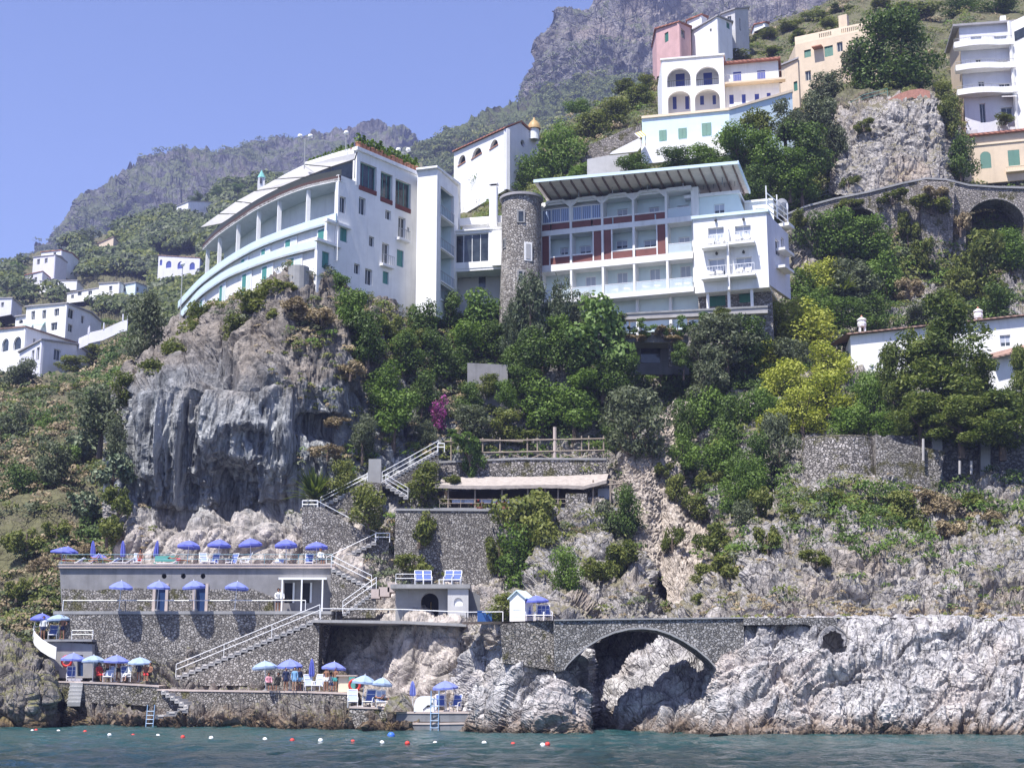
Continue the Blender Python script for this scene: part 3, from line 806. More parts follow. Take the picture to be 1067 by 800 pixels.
plain('concrete', (.30, .30, .30), .92, var=.18, vs=.9, stain=.45, bmp=.2)
plain('concrete_dark', (.20, .205, .215), .92, var=.2, vs=.9, stain=.5, bmp=.2)
plain('concrete_pink', (.50, .42, .38), .92, var=.12, vs=.9, stain=.2, bmp=.2)
plain('roof_grey', (.33, .32, .33), .9, var=.15)
plain('rafter_brown', (.20, .145, .12), .8, var=.15)
plain('roof_board', (.74, .68, .63), .8, var=.15)
plain('wood', (.30, .25, .20), .85, var=.3, vs=3)
plain('terracotta', (.42, .20, .13), .85, var=.2, vs=3)
plain('terracotta_red', (.16, .05, .042), .85, var=.25, vs=3)
plain('cornice_brown', (.10, .06, .055), .8, var=.15)
plain('lido_wall', (.24, .235, .24), .92, var=.2, vs=.9, stain=.45, bmp=.2)
plain('panel_red', (.19, .072, .062), .6, var=.18, vs=1.2)
plain('dome_gold', (.42, .29, .13), .5, var=.15)
plain('dome_green', (.16, .42, .38), .5, var=.15)
plain('blind_grey', (.42, .46, .54), .7, var=.06)
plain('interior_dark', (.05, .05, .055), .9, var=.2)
plain('door_blue', (.03, .10, .30), .5, var=.1)
plain('black_paint_and_shade', (.012, .012, .014), .5, var=.1)  # black paint, also used for the darkness inside openings
plain('plastic_white', (.80, .80, .80), .35, var=.03)
plain('brick_curved', (.40, .20, .15), .9, var=.25, vs=4)
louvre_mat('shutter_green', (.045, .20, .15))
louvre_mat('shutter_teal', (.08, .30, .27))
louvre_mat('shutter_blue', (.045, .075, .36))
louvre_mat('shutter_grey', (.45, .45, .46))
tile_mat('tiles_red', (.36, .15, .105)); tile_mat('tiles_orange', (.30, .19, .15))
def _glass():
    m, nt, b, o = new_mat('glass_dark')
    n1 = noise(nt, pos(nt), .9, 3)
    L(nt, ramp(nt, n1, [(.3, (.012, .016, .02)), (.7, (.06, .075, .085))]).outputs[0], b.inputs['Base Color'])
    b.inputs['Roughness'].default_value = .08; b.inputs['Specular IOR Level'].default_value = .6
_glass()
def _curtain():
    m, nt, b, o = new_mat('curtain_blue')
    wv = N(nt, 'TexWave', wave_type='BANDS', bands_direction='X', i_Scale=1.6, i_Distortion=1.5); L(nt, pos(nt), wv.inputs['Vector'])
    L(nt, ramp(nt, wv.outputs[1], [(.2, (.10, .14, .26)), (.8, (.36, .45, .62))]).outputs[0], b.inputs['Base Color'])
    b.inputs['Roughness'].default_value = .25
_curtain()
glass_mat('glass_rail', (.70, .80, .84), .45, .2)
glass_mat('glass_big', (.16, .20, .24), .8, .05)
fabric_mat('awning_white', (.80, .79, .80), .45)
fabric_mat('awning_teal', (.50, .72, .70), .3)
STONE_L = stone_mat('rubble_shaded', (.12, .12, .125), (.32, .31, .31), 3.0, (.16, .16, .17))  # darkened rubble; carries the pines' shade on the right-hand wall
STONE_G = stone_mat('rubble_grey', (.20, .185, .17), (.50, .475, .445), 4.8, (.20, .19, .18))
STONE_T = stone_mat('rubble_tower', (.26, .24, .22), (.56, .53, .50), 4.0, (.30, .28, .26))
STONE_P = stone_mat('rubble_pale', (.20, .185, .17), (.56, .52, .49), 3.8, (.15, .14, .13), .45)
STONE_D = stone_mat('rubble_weedy', (.19, .175, .16), (.48, .45, .42), 4.8, (.19, .18, .165), .30)
STONE_B = stone_mat('rubble_bridge', (.17, .167, .16), (.46, .45, .44), 6, (.18, .175, .17))
STONE_V = stone_mat('viaduct_stone', (.26, .24, .225), (.48, .44, .41), 3.6, (.32, .29, .27), .40)
lm = leaf_mat
lm('leaf_geranium', [(.10, .03, .02), (.30, .03, .03), (.10, .14, .03)])

def rail_line(name, pts, parent=None, label=None, hgt=1.0, mat='metal_white', bars=2, every=2.0, r=.024, post=None, cat='railing'):
    """pipe railing along a polyline of foot points"""
    mb = MB(); pts = [np.array(p, float) for p in pts]
    for k in range(bars):
        z = hgt * (1 - k * .42)
        mb.tube([p + (0, 0, z) for p in pts], r, 6)
    for a, b in zip(pts[:-1], pts[1:]):
        n = max(1, int(np.linalg.norm(b - a) / every))
        for i in range(n + 1):
            q = a + (b - a) * i / n; mb.tube([q, q + (0, 0, hgt)], r * .9, 5)
    o = mb.build(name, mat, parent)
    if label: tag(o, label, cat)
    return o

def block(name, corners, ztop, zbot, mat, parent, roof=None, parapet=0.0, cop=None, holes=None, t=.35, sides=True):
    """storey block: plan corners left-to-right as seen (front faces), closed behind; holes = {face index: [loops]}"""
    holes = holes or {}
    faces = []
    for k in range(len(corners) - 1):
        pl = Plane(corners[k], corners[k + 1]); faces.append(pl)
    mb = MB()
    for k, pl in enumerate(faces):
        z1 = ztop if not isinstance(ztop, (list, tuple)) else None
        if z1 is None: ol = [(0, zbot), (pl.len, zbot), (pl.len, ztop[k + 1]), (0, ztop[k])]
        else: ol = [(0, zbot), (pl.len, zbot), (pl.len, z1), (0, z1)]
        e = .0 if k == 0 else -.0
        pl.wall(mb, ol, holes.get(k, ()), t)
    a, b = np.array(corners[0][:2], float), np.array(corners[-1][:2], float)
    dv = np.array([0, 7.0]); zt = max(ztop) if isinstance(ztop, (list, tuple)) else ztop
    if sides:
        za = ztop[0] if isinstance(ztop, (list, tuple)) else ztop; zb = ztop[-1] if isinstance(ztop, (list, tuple)) else ztop
        for p, q, zz in ((a, a + dv, za), (b + dv, b, zb)):
            mb.quad((*p, zbot), (*q, zbot), (*q, zz), (*p, zz))
        mb.quad((*(a + dv), zbot), (*(b + dv), zbot), (*(b + dv), zb), (*(a + dv), za))
    o = mb.build('wall', mat, parent)
    if roof:
        r = MB(); zl = list(ztop) if isinstance(ztop, (list, tuple)) else [ztop] * len(corners)
        pts = [np.array([c[0], c[1], z + .002]) for c, z in zip(corners, zl)] + [np.array([*(b + dv), zl[-1] + .002]), np.array([*(a + dv), zl[0] + .002])]
        c0 = sum(pts) / len(pts); ov = .35
        pts = [p + (p - c0) / (np.linalg.norm(p - c0) + 1e-6) * ov for p in pts]
        n = len(pts)
        r.add(pts + [p + (0, 0, .22) for p in pts], [tuple(range(n - 1, -1, -1)), tuple(range(n, 2 * n))] + [(i, (i + 1) % n, n + (i + 1) % n, n + i) for i in range(n)])
        r.build('roof', roof, parent)
    return faces, o

def openings(pl, boxes, arch=None):
    rs = [pl.rect(*b[:4]) for b in boxes]
    return rs, [pl.loop(r, (b[5] if len(b) > 5 else 0)) for r, b in zip(rs, boxes)]

def house(name, label, corners, ztop, zbot, wins, mat='plaster_white', roof='roof_grey', cat='house', group=None, shut='shutter_green'):
    """a dwelling with cut window openings: wins = {face: [(x0,y0,x1,y1,kind,arch), ...]} read off the picture"""
    root = thing(name, (corners[0][0], corners[0][1], zbot), label, cat, group)
    holes = {}; todo = []
    for k, bs in wins.items():
        pl = Plane(corners[k], corners[k + 1]); hs = []
        for b in bs:
            r = pl.rect(*b[:4]); kind = b[4] if len(b) > 4 else 'glass'; ar = b[5] if len(b) > 5 else 0
            if r[1] - r[0] < .15 or r[3] - r[2] < .15: continue
            r = (max(.1, r[0]), min(pl.len - .1, r[1]), r[2], r[3])
            if r[1] - r[0] < .2: continue
            hs.append(pl.loop(r, ar)); todo.append((pl, r, kind, ar))
        holes[k] = hs
    faces, _ = block(name, corners, ztop, zbot, mat, root, roof, holes=holes)
    for pl, r, kind, ar in todo: window(pl, r, root, kind, ar, shut=shut)
    return root, faces

def curved_hotel():
    root = thing('hotel_building', P(371, 310, 128), 'large white hotel with a long curved balcony front on top of the cliff', 'hotel')
    zE1 = zat(185, 128, 354); zE2 = zat(222, 127.4, 350); zE3 = zat(249.5, 126.3, 329)
    E1 = [(211, 258), (222, 246.6), (236, 236), (264, 217), (292, 203), (320, 192.5), (354, 185.5)]
    E2 = [(185.6, 314), (208, 289), (236, 268), (264, 251.6), (292.6, 240), (321, 230.5), (350, 222)]
    E3 = [(186, 327), (208, 300), (236, 280.5), (264, 269), (292, 259), (329, 249.5)]
    def curve(E, z, n=40):
        W = np.array([on_z(a, b, z) for a, b in E]); t = np.linspace(0, 1, len(W)); tt = np.linspace(0, 1, n)
        C = np.stack([np.interp(tt, t, W[:, k]) for k in range(3)], -1)
        for _ in range(6): C[1:-1] = (C[:-2] + 2 * C[1:-1] + C[2:]) / 4
        return C
    C1, C2, C3 = curve(E1, zE1), curve(E2, zE2), curve(E3, zE3)
    def inw(C, d):   # offset into the building
        g = np.gradient(C, axis=0); nrm = np.stack([-g[:, 1], g[:, 0], 0 * g[:, 0]], -1); nrm /= np.linalg.norm(nrm, axis=1, keepdims=True)
        return C + nrm * d
    def zz(C, z): Q = C.copy(); Q[:, 2] = z; return Q
    zbase = zat(330, 127, 340)
    A = P(331, 250, 126.2); B = P(436, 250, 137.2); pl = Plane(A, B)
    def U(px, py): return pl.uz(px, py)
    u350 = U(352, 220)[0]; u331 = 0.0; u340 = U(341, 240)[0]; u372 = U(372, 190)[0]
    zt = zE1 + .35; zroof = U(372, 157)[1]
    big = [(374, 171, 392.5, 201), (396.5, 180.5, 409, 212), (412, 189, 428, 220)]
    small = [(374, 206, 381, 224, 'glass'), (401.5, 219.5, 407.5, 229, 'glass'), (384.5, 246.5, 390, 257, 'glass'), (369, 275, 375, 285.5, 'glass'),
             (415, 226.5, 422.5, 249.5, 'glass'), (398, 253.5, 405.3, 276.5, 'glass'), (424.3, 237, 426.5, 242, 'glass'), (380.5, 280.5, 388, 297, 'glass'),
             (354.5, 233.5, 362, 252, 'shutter'), (413.5, 260.5, 420.5, 278, 'shutter'), (335.5, 262.5, 343, 280, 'shutter'), (398.8, 283, 405, 296, 'shutter'), (354, 205, 360.5, 222, 'glass')]
    rb = [pl.rect(*b) for b in big]; rs = [pl.rect(*b[:4]) for b in small]
    ol = [(u331, zbase - 6), (pl.len, zbase - 6), (pl.len, zroof), (u372, zroof), (u372, zt), (u350, zt), (u350, zE2), (u340, zE2 - .9), (u340, zE3), (u331, zE3)]
    mb = MB(); pl.wall(mb, ol, [pl.loop(r) for r in rb + rs], .35); mb.build('facade', 'plaster_white', root)
    for r in rb:
        f = window(pl, r, root, 'glass', framecol='frame_green', bars=2, inset=.3)
        g = MB(); pl.bx(g, r[0], r[1], r[2] + .02, r[2] + .45, -.25, .06); g.build('flower_box', 'terracotta_red', f)
    for r, b in zip(rs, small): window(pl, r, root, b[4], shut='shutter_teal', inset=.2)
    for bx in ((412.5, 249.5, 424.5, 252), (395.5, 276.5, 408, 279)):
        r = pl.rect(*bx); g = MB(); pl.bx(g, *r, 0.002, .45); g.build('balcony_ledge', 'plaster_white', root)
        g = MB()
        for k in range(7): pl.bx(g, r[0] + .05 + (r[1] - r[0] - .12) * k / 6, r[0] + .08 + (r[1] - r[0] - .12) * k / 6, r[3], r[3] + .9, .36, .39)
        pl.bx(g, r[0], r[1], r[3] + .9, r[3] + .95, .35, .40); g.build('balcony_rail', 'metal_grey', root)
    r = pl.rect(371, 158, 434, 163); g = MB(); pl.bx(g, u372 - .3, pl.len + .1, zroof, zroof + .35, -7, .25); g.build('roof', 'plaster_white', root)
    def band(C, ztop, h, nm='balcony_parapet', mat='band_blue', t=.18):
        g = MB(); I = inw(C, t)
        g.ribbon(zz(C, ztop), zz(C, ztop - h)); g.ribbon(zz(I, ztop - h), zz(I, ztop)); g.ribbon(zz(I, ztop), zz(C, ztop)); g.ribbon(zz(C, ztop - h), zz(I, ztop - h))
        a, b = C[-1], I[-1]; g.quad((*a[:2], ztop), (*b[:2], ztop), (*b[:2], ztop - h), (*a[:2], ztop - h))
        return g.build(nm, mat, root)
    def wallrow(C, d, z0, z1, fr, mat, nm='recessed_wall'):
        g = MB(); I = inw(C, d); g.ribbon(zz(I, z1), zz(I, z0)); g.build(nm, mat, root); return I
    def floor(C, z, d, nm='balcony_floor', mat='plaster_white', t=.2):
        g = MB(); I = inw(C, d); g.ribbon(zz(C, z), zz(I, z)); g.ribbon(zz(I, z - t), zz(C, z - t)); g.ribbon(zz(C, z - t), zz(C, z)); g.build(nm, mat, root)
    def doors(I, z0, z1, spots, nm='window', col='shutter_teal'):
        n = len(I)
        for s, w in spots:
            a = I[int(s * (n - 1))]; b = I[min(n - 1, int(s * (n - 1)) + 1)]
            d = (b - a) / np.linalg.norm(b - a); nr = np.array([d[1], -d[0], 0])
            g = MB(); c = a + nr * .06; g.box((c[0], c[1], (z0 + z1) / 2), (w, .1, z1 - z0), math.atan2(d[1], d[0])); f = g.build(nm, 'frame_white', root)
            for sgn in (-.5, .5):
                g = MB(); c = a + nr * .10 + d * sgn * w * .46; g.box((c[0], c[1], (z0 + z1) / 2), (w * .38, .06, (z1 - z0) * .86), math.atan2(d[1], d[0])); g.build('pane', col if sgn < 0 else 'glass_rail', f)
    hb = .9
    band(C2, zE2, hb); band(C3, zE3, hb)
    I2 = wallrow(C2, .35, zE3 - 1.6, zE2 - .6, 0, 'plaster_white')
    I3 = wallrow(C3, .35, zE3 - 5.2, zE3 - .6, 0, 'plaster_white')
    floor(C2, zE2 - .7, .5); floor(C3, zE3 - .7, .5)
    doors(I2, zE3 - .6, zE2 - .92, [(.16, 1.6), (.30, 1.6), (.44, 1.7), (.585, 1.7), (.735, 1.9), (.93, 2.0)])
    doors(I3, zE3 - 4.3, zE3 - .92, [(.06, 1.6), (.22, 1.7), (.38, 1.7), (.54, 1.8), (.70, 1.9), (.88, 2.1)])
    g = MB(); e0 = C3[0]; i0 = inw(C3, 4)[0]; g.quad((*e0[:2], zE3), (*i0[:2], zE3), (*i0[:2], zE3 - 6), (*e0[:2], zE3 - 6)); g.build('end_wall', 'plaster_white', root)
    I1 = wallrow(C1, 2.4, zE2 - 1.2, zE1, 0, 'plaster_white', 'gallery_wall')
    floor(C1, zE1 + .02, 3.2, 'gallery_roof', 'plaster_white', .3)
    band(C1, zE1 + .28, .5, 'cornice', 'cornice_brown', .2)
    cols = [(212.5, 262), (226, 246), (246, 229.5), (266, 214), (289.5, 200), (317.5, 188), (350, 186)]
    for k, (px, py) in enumerate(cols):
        j = int(np.argmin(np.abs([((q[0] / (q[1] * 1.0)) - ray(px, py)[0] / ray(px, py)[1]) for q in C1])))
        a = inw(C1, .45)[j]; g = MB(); g.box((a[0], a[1], (zE1 + zE2 - 1.1) / 2), (.36, .36, zE1 - zE2 + 1.0), .4); g.build('column', 'plaster_white', root)
    g = MB(); I = inw(C1, .7); g.ribbon(zz(I, zE2 + .25), zz(I, zE2 - 1.0)); g.build('glass_parapet', 'glass_rail', root)
    doors(I1, zE2 - .9, zE2 + 1.4, [(.30, 1.5), (.5, 1.5), (.7, 1.6), (.9, 1.6)])
    outer = [(208, 237.5), (228, 223), (246, 210), (266, 199), (287, 187), (318, 172), (372, 159)]
    zaw = zat(159, 127.5, 372)
    O = np.array([on_z(a, b, zaw) for a, b in outer]); inner = [(231, 233), (247, 223), (264.6, 212.5), (292.7, 195), (318, 184.5), (345, 174), (370, 166)]
    In = np.array([on_z(a, b, zaw - .35) for a, b in inner])
    for k in range(len(O) - 1):
        g = MB(); a, b = O[k], O[k + 1]; c, d = In[k + 1], In[k]; e = .04
        g.quad(a + (b - a) * e, b - (b - a) * e, c + (d - c) * e, d - (d - c) * e)
        aw = g.build('awning_panel', 'awning_white', root)
    g = MB()
    for k in range(len(O)):
        g.beam(O[k] + (0, 0, .05), In[k] + (0, 0, .05), .10); g.beam(In[k] + (0, 0, .05), In[k] * (1, 1, 0) + (0, 0, zE1), .07)
        if k: g.beam(In[k - 1] + (0, 0, .0), In[k], .09)
    g.build('awning_frame', 'frame_dark', root)
    I = inw(C1, .25); g = MB(); g.ribbon(zz(I, zE1 + .95), zz(I, zE1 + .28)); g.build('terrace_rail_panel', 'frame_dark', root)
    I = inw(C1, 3.2); g = MB(); g.ribbon(zz(I, zroof - .2), zz(I, zE1 + .02)); g.build('penthouse_wall', 'glass_dark', root)
    g = MB(); n = len(C1); top = [np.array([*q[:2], zroof + .01]) for q in inw(C1, 2.2)]
    back = [np.array([*q[:2], zroof + .01]) for q in inw(C1, 9)]
    g.ribbon(top, back); g.ribbon([q - (0, 0, .3) for q in back], [q - (0, 0, .3) for q in top]); g.ribbon([q - (0, 0, .3) for q in top], top); g.build('penthouse_roof', 'plaster_white', root)
    g = MB(); q = pl.pt(u372 + .1, 0, -.2); g.box((q[0], q[1], (zE1 + zroof) / 2), (.5, .5, zroof - zE1), pl.rz); g.build('corner_post', 'plaster_white', root)
    for (ua, ub, za, zb) in ((u340, u350, zE2 - 1.0, zE2 - .75), (u331, u340, zE3 - .25, zE3)):
        g = MB(); pl.bx(g, ua - .4, ub + 1.6, za, zb, -.1, .35); g.build('ledge', 'plaster_white', root)
    g = MB(); q = P(311, 290, 126.0); g.lathe((q[0], q[1], zat(312, 126, 305)), [(1.0, 0), (.96, zat(279, 126, 305) - zat(312, 126, 305))], 14, sy=1.0); q2 = P(322, 290, 126.6)
    g.box((q2[0], q2[1] + .9, (zat(281, 126.5) + zat(315, 126.5)) / 2), (1.5, 1.2, zat(281, 126.5) - zat(315, 126.5)), .75); g.build('corner_bastion', 'concrete', root)
    return root, C1, zroof, pl, u372
hotel_w, HC1, HZR, HPL, HU = curved_hotel()

def potted_plant():
    root = thing('potted_plant', (0, 0, 0)); g = MB(); g.lathe((0, 0, 0), [(.0, 0), (.24, 0), (.32, .5), (.36, .52), (.34, .58), (0, .56)], 10); g.build('pot', 'terracotta', root)
    g = MB()
    for k in range(70):
        a = random.uniform(0, 6.28); r = random.uniform(0, .42); z = random.uniform(.5, 1.5); s = .16
        c = np.array([r * math.cos(a) * (1.6 - z * .7), r * math.sin(a) * (1.6 - z * .7), z]); d1 = np.array([random.gauss(0, 1), random.gauss(0, 1), random.gauss(0, 1)]); d1 /= np.linalg.norm(d1); d2 = np.cross(d1, [random.gauss(0, 1), random.gauss(0, 1), random.gauss(0, 1)]); d2 /= np.linalg.norm(d2)
        g.quad(c - d1 * s, c + d2 * s * .6, c + d1 * s, c - d2 * s * .6)
    g.build('shrub', 'leaf_broad', root); return root
def annex():
    root = thing('hotel_annex', P(450, 310, 134), 'tall narrow white annex with three stacked open balconies beside the curved hotel', 'building')
    A, B, C = P(436, 250, 134.2), P(455, 250, 133.6), P(476.5, 250, 138.5)
    p1, p2 = Plane(A, B), Plane(B, C)
    z0 = zat(330, 134); zt = p1.uz(445, 177)[1]
    h = [p2.rect(*b) for b in ((459, 199, 473, 229), (459, 231, 473, 263), (459, 265, 473, 297), (459, 300, 473, 316))]
    mb = MB(); p1.wall(mb, [(-.2, z0), (p1.len, z0), (p1.len, zt), (-.2, zt)], t=.3); p2.wall(mb, [(0, z0), (p2.len, z0), (p2.len, zt - .1), (0, zt)], [p2.loop(r) for r in h], .3)
    mb.build('wall', 'plaster_white', root)
    g = MB(); p2.bx(g, .1, p2.len, z0, zt - .3, -1.5, -1.3); g.build('recess_wall', 'plaster_aqua_and_shade', root)
    g = MB(); p2.bx(g, h[0][1] + .02, h[0][1] + .2, z0, zt - .3, -1.3, -.31); g.build('recess_wall', 'plaster_aqua_and_shade', root)
    for r in h:
        g = MB(); p2.bx(g, r[0], r[1], r[2] - .12, r[2], -1.3, .12); p2.bx(g, r[0], r[1], r[2], r[2] + .1, .0, .05); g.build('balcony_floor', 'plaster_white', root)
        g = MB(); p2.bx(g, r[0], r[1], r[2] + .95, r[2] + 1.0, .04, .08)
        for k in range(9): p2.bx(g, r[0] + (r[1] - r[0]) * k / 8.3, r[0] + (r[1] - r[0]) * k / 8.3 + .03, r[2], r[2] + .95, .045, .075)
        g.build('balcony_rail', 'metal_grey', root)
        g = MB(); p2.bx(g, r[0] + .25, r[0] + (r[1] - r[0]) * .55, r[2], r[2] + 2.0, -1.3, -1.25); g.build('door', 'glass_dark', root)
    g = MB(); a, b, c = [np.array([*q[:2], zt]) for q in (A, B, C)]; d = np.array([0, 8, 0])
    pts = [a + (-.3, -.25, 0), b + (0, -.35, 0), c + (.3, -.1, 0), c + d, a + d]; n = 5
    g.add(pts + [q + (0, 0, .2) for q in pts], [tuple(range(n - 1, -1, -1)), tuple(range(n, 2 * n))] + [(i, (i + 1) % n, n + (i + 1) % n, n + i) for i in range(n)]); g.build('roof', 'plaster_white', root)
    g = MB(); g.quad((*A[:2], z0), (*(A + d)[:2], z0), (*(A + d)[:2], zt), (*A[:2], zt)); g.quad((*C[:2], z0), (*(C + d)[:2], z0), (*(C + d)[:2], zt), (*C[:2], zt)); g.build('side_wall', 'plaster_white', root)
    rail_line('roof_rail', [c + (-1.6, .5, .2), c + (-.2, 3, .2)], root, hgt=1.2, mat='metal_grey')
annex()

def link_block():
    root = thing('link_building', P(498, 300, 138), 'low white link block with wide glass windows between the annex and the stone tower', 'building')
    A, B = P(470, 260, 138.2), P(527, 260, 137.0); pl = Plane(A, B)
    zt = pl.uz(500, 240)[1]; zf = pl.uz(500, 279)[1]; z0 = pl.uz(500, 325)[1]
    win = pl.rect(474, 243.5, 509, 273); sq = pl.rect(515, 252, 518, 255.5)
    mb = MB(); pl.wall(mb, [(0, zf), (pl.len, zf), (pl.len, zt), (0, zt)], [pl.loop(win), pl.loop(sq)], .35); mb.build('wall', 'plaster_white', root)
    f = window(pl, win, root, 'glass', bars=3, inset=.2, name='window'); window(pl, sq, root, 'glass', bars=0)
    g = MB(); pl.bx(g, 0, pl.len, zf - .25, zf, -5, -.05); g.build('floor_slab', 'plaster_white', root)
    g = MB(); pl.bx(g, 0, pl.len, zt, zt + .15, -5, .15); g.build('roof', 'plaster_white', root)
    g = MB(); pl.bx(g, 0, pl.len, z0, zf, -2.6, -2.4); g.build('lower_wall', 'plaster_grey', root)
    for b in ((475, 285, 491, 290), (499, 285, 506, 300)):
        r = pl.rect(*b, out=-2.4); g = MB(); pl.bx(g, *r, -2.4, -2.34); g.build('window', 'glass_dark', root)
    g = MB(); c = P(529, 268, 137.0); pl.bx(g, pl.len - 1.3, pl.len - .2, zf, zt - .3, .0, .45); g.build('buttress', 'plaster_white', root)
    r = pl.rect(479, 231.5, 519, 238.5); g = MB(); pl.bx(g, .4, pl.len, zt + .15, zt + 1.6, -3.2, -3.0); g.build('penthouse_wall', 'plaster_white', root)
    g = MB(); pl.bx(g, .2, pl.len, zt + 1.55, zt + 2.3, -6, -2.6); g.build('penthouse_roof', 'plaster_white', root)
    r = pl.rect(511, 192, 518.5, 236, out=-2.4); ch = thing('chimney_stack', pl.pt((r[0] + r[1]) / 2, r[2], -2.2), 'tall square white chimney stack rising behind the stone tower', 'chimney')
    g = MB(); pl.bx(g, r[0], r[1], r[2], r[3] - .35, -2.59, -1.9); pl.bx(g, r[0] - .06, r[1] + .06, r[3] - .15, r[3], -2.65, -1.84); g.build('shaft', 'plaster_white', ch)
    g = MB(); pl.bx(g, r[0] + .12, r[1] - .12, r[3] - .35, r[3] - .15, -2.5, -1.96); g.build('flue_opening', 'black_paint_and_shade', ch)  # solid black block stands in for the shade inside the flue
link_block()

def tower():
    Y = 134.5; cx = xat(543.5, Y, 260); cy = Y + 1.9; R = 21.5 * Y / 1500 * 1.02
    z0 = zat(335, Y); zt = zat(203, Y)
    root = thing('stone_tower', (cx, cy, z0), 'round rubble stone tower with slit windows between the two hotels', 'tower')
    m = MB(); prof = []
    for k in range(15):
        t = k / 14; z = z0 + (zt - z0) * t; prof.append((R * (1.0 + .26 * max(0, .62 - t) ** 1.2), z - z0))
    m.lathe((cx, cy, z0), prof, 36); m.build('wall', STONE_T, root, smooth=True)
    m = MB(); h = zt - z0; m.lathe((cx, cy, z0), [(R + .02, h), (R + .22, h + .02), (R + .22, h + .28), (0, h + .40)], 36); m.build('roof', 'roof_grey', root)
    for (x0, y0, x1, y1, wh) in ((539.5, 219.5, 546, 231.5, 0), (547, 253, 553.5, 271.5, 1), (540, 282, 545, 293, 0), (524, 249, 527.5, 258, 0)):
        xm, ym = (x0 + x1) / 2, (y0 + y1) / 2; d = ray(xm, ym); d2 = d[:2] / d[1]
        a = d2 @ d2; o = CAM[:2] - np.array([cx, cy]); zt0 = None
        rr = R * (1.0 + .26 * max(0, .62 - (zat(ym, Y) - z0) / h) ** 1.2)
        bq = 2 * (o @ d2); c = o @ o - rr * rr; disc = bq * bq - 4 * a * c
        if disc <= 0: continue
        k = (-bq - math.sqrt(disc)) / (2 * a); q = CAM[:2] + d2 * k
        nr = (q - np.array([cx, cy])) / rr; rz = math.atan2(nr[1], nr[0]) + math.pi / 2
        w = (x1 - x0) * Y / 1500; hh = (y1 - y0) * Y / 1500; zc = zat(ym, k)
        m = MB(); m.box((*(q - nr * .1), zc), (w + .22, .34, hh + .22), rz); f = m.build('window', 'plaster_white' if wh else 'concrete', root)
        m = MB(); m.box((*(q + nr * .04), zc), (w - .12, .12, hh - .1), rz); m.build('pane', 'shutter_grey' if wh else 'glass_dark', f)
tower()

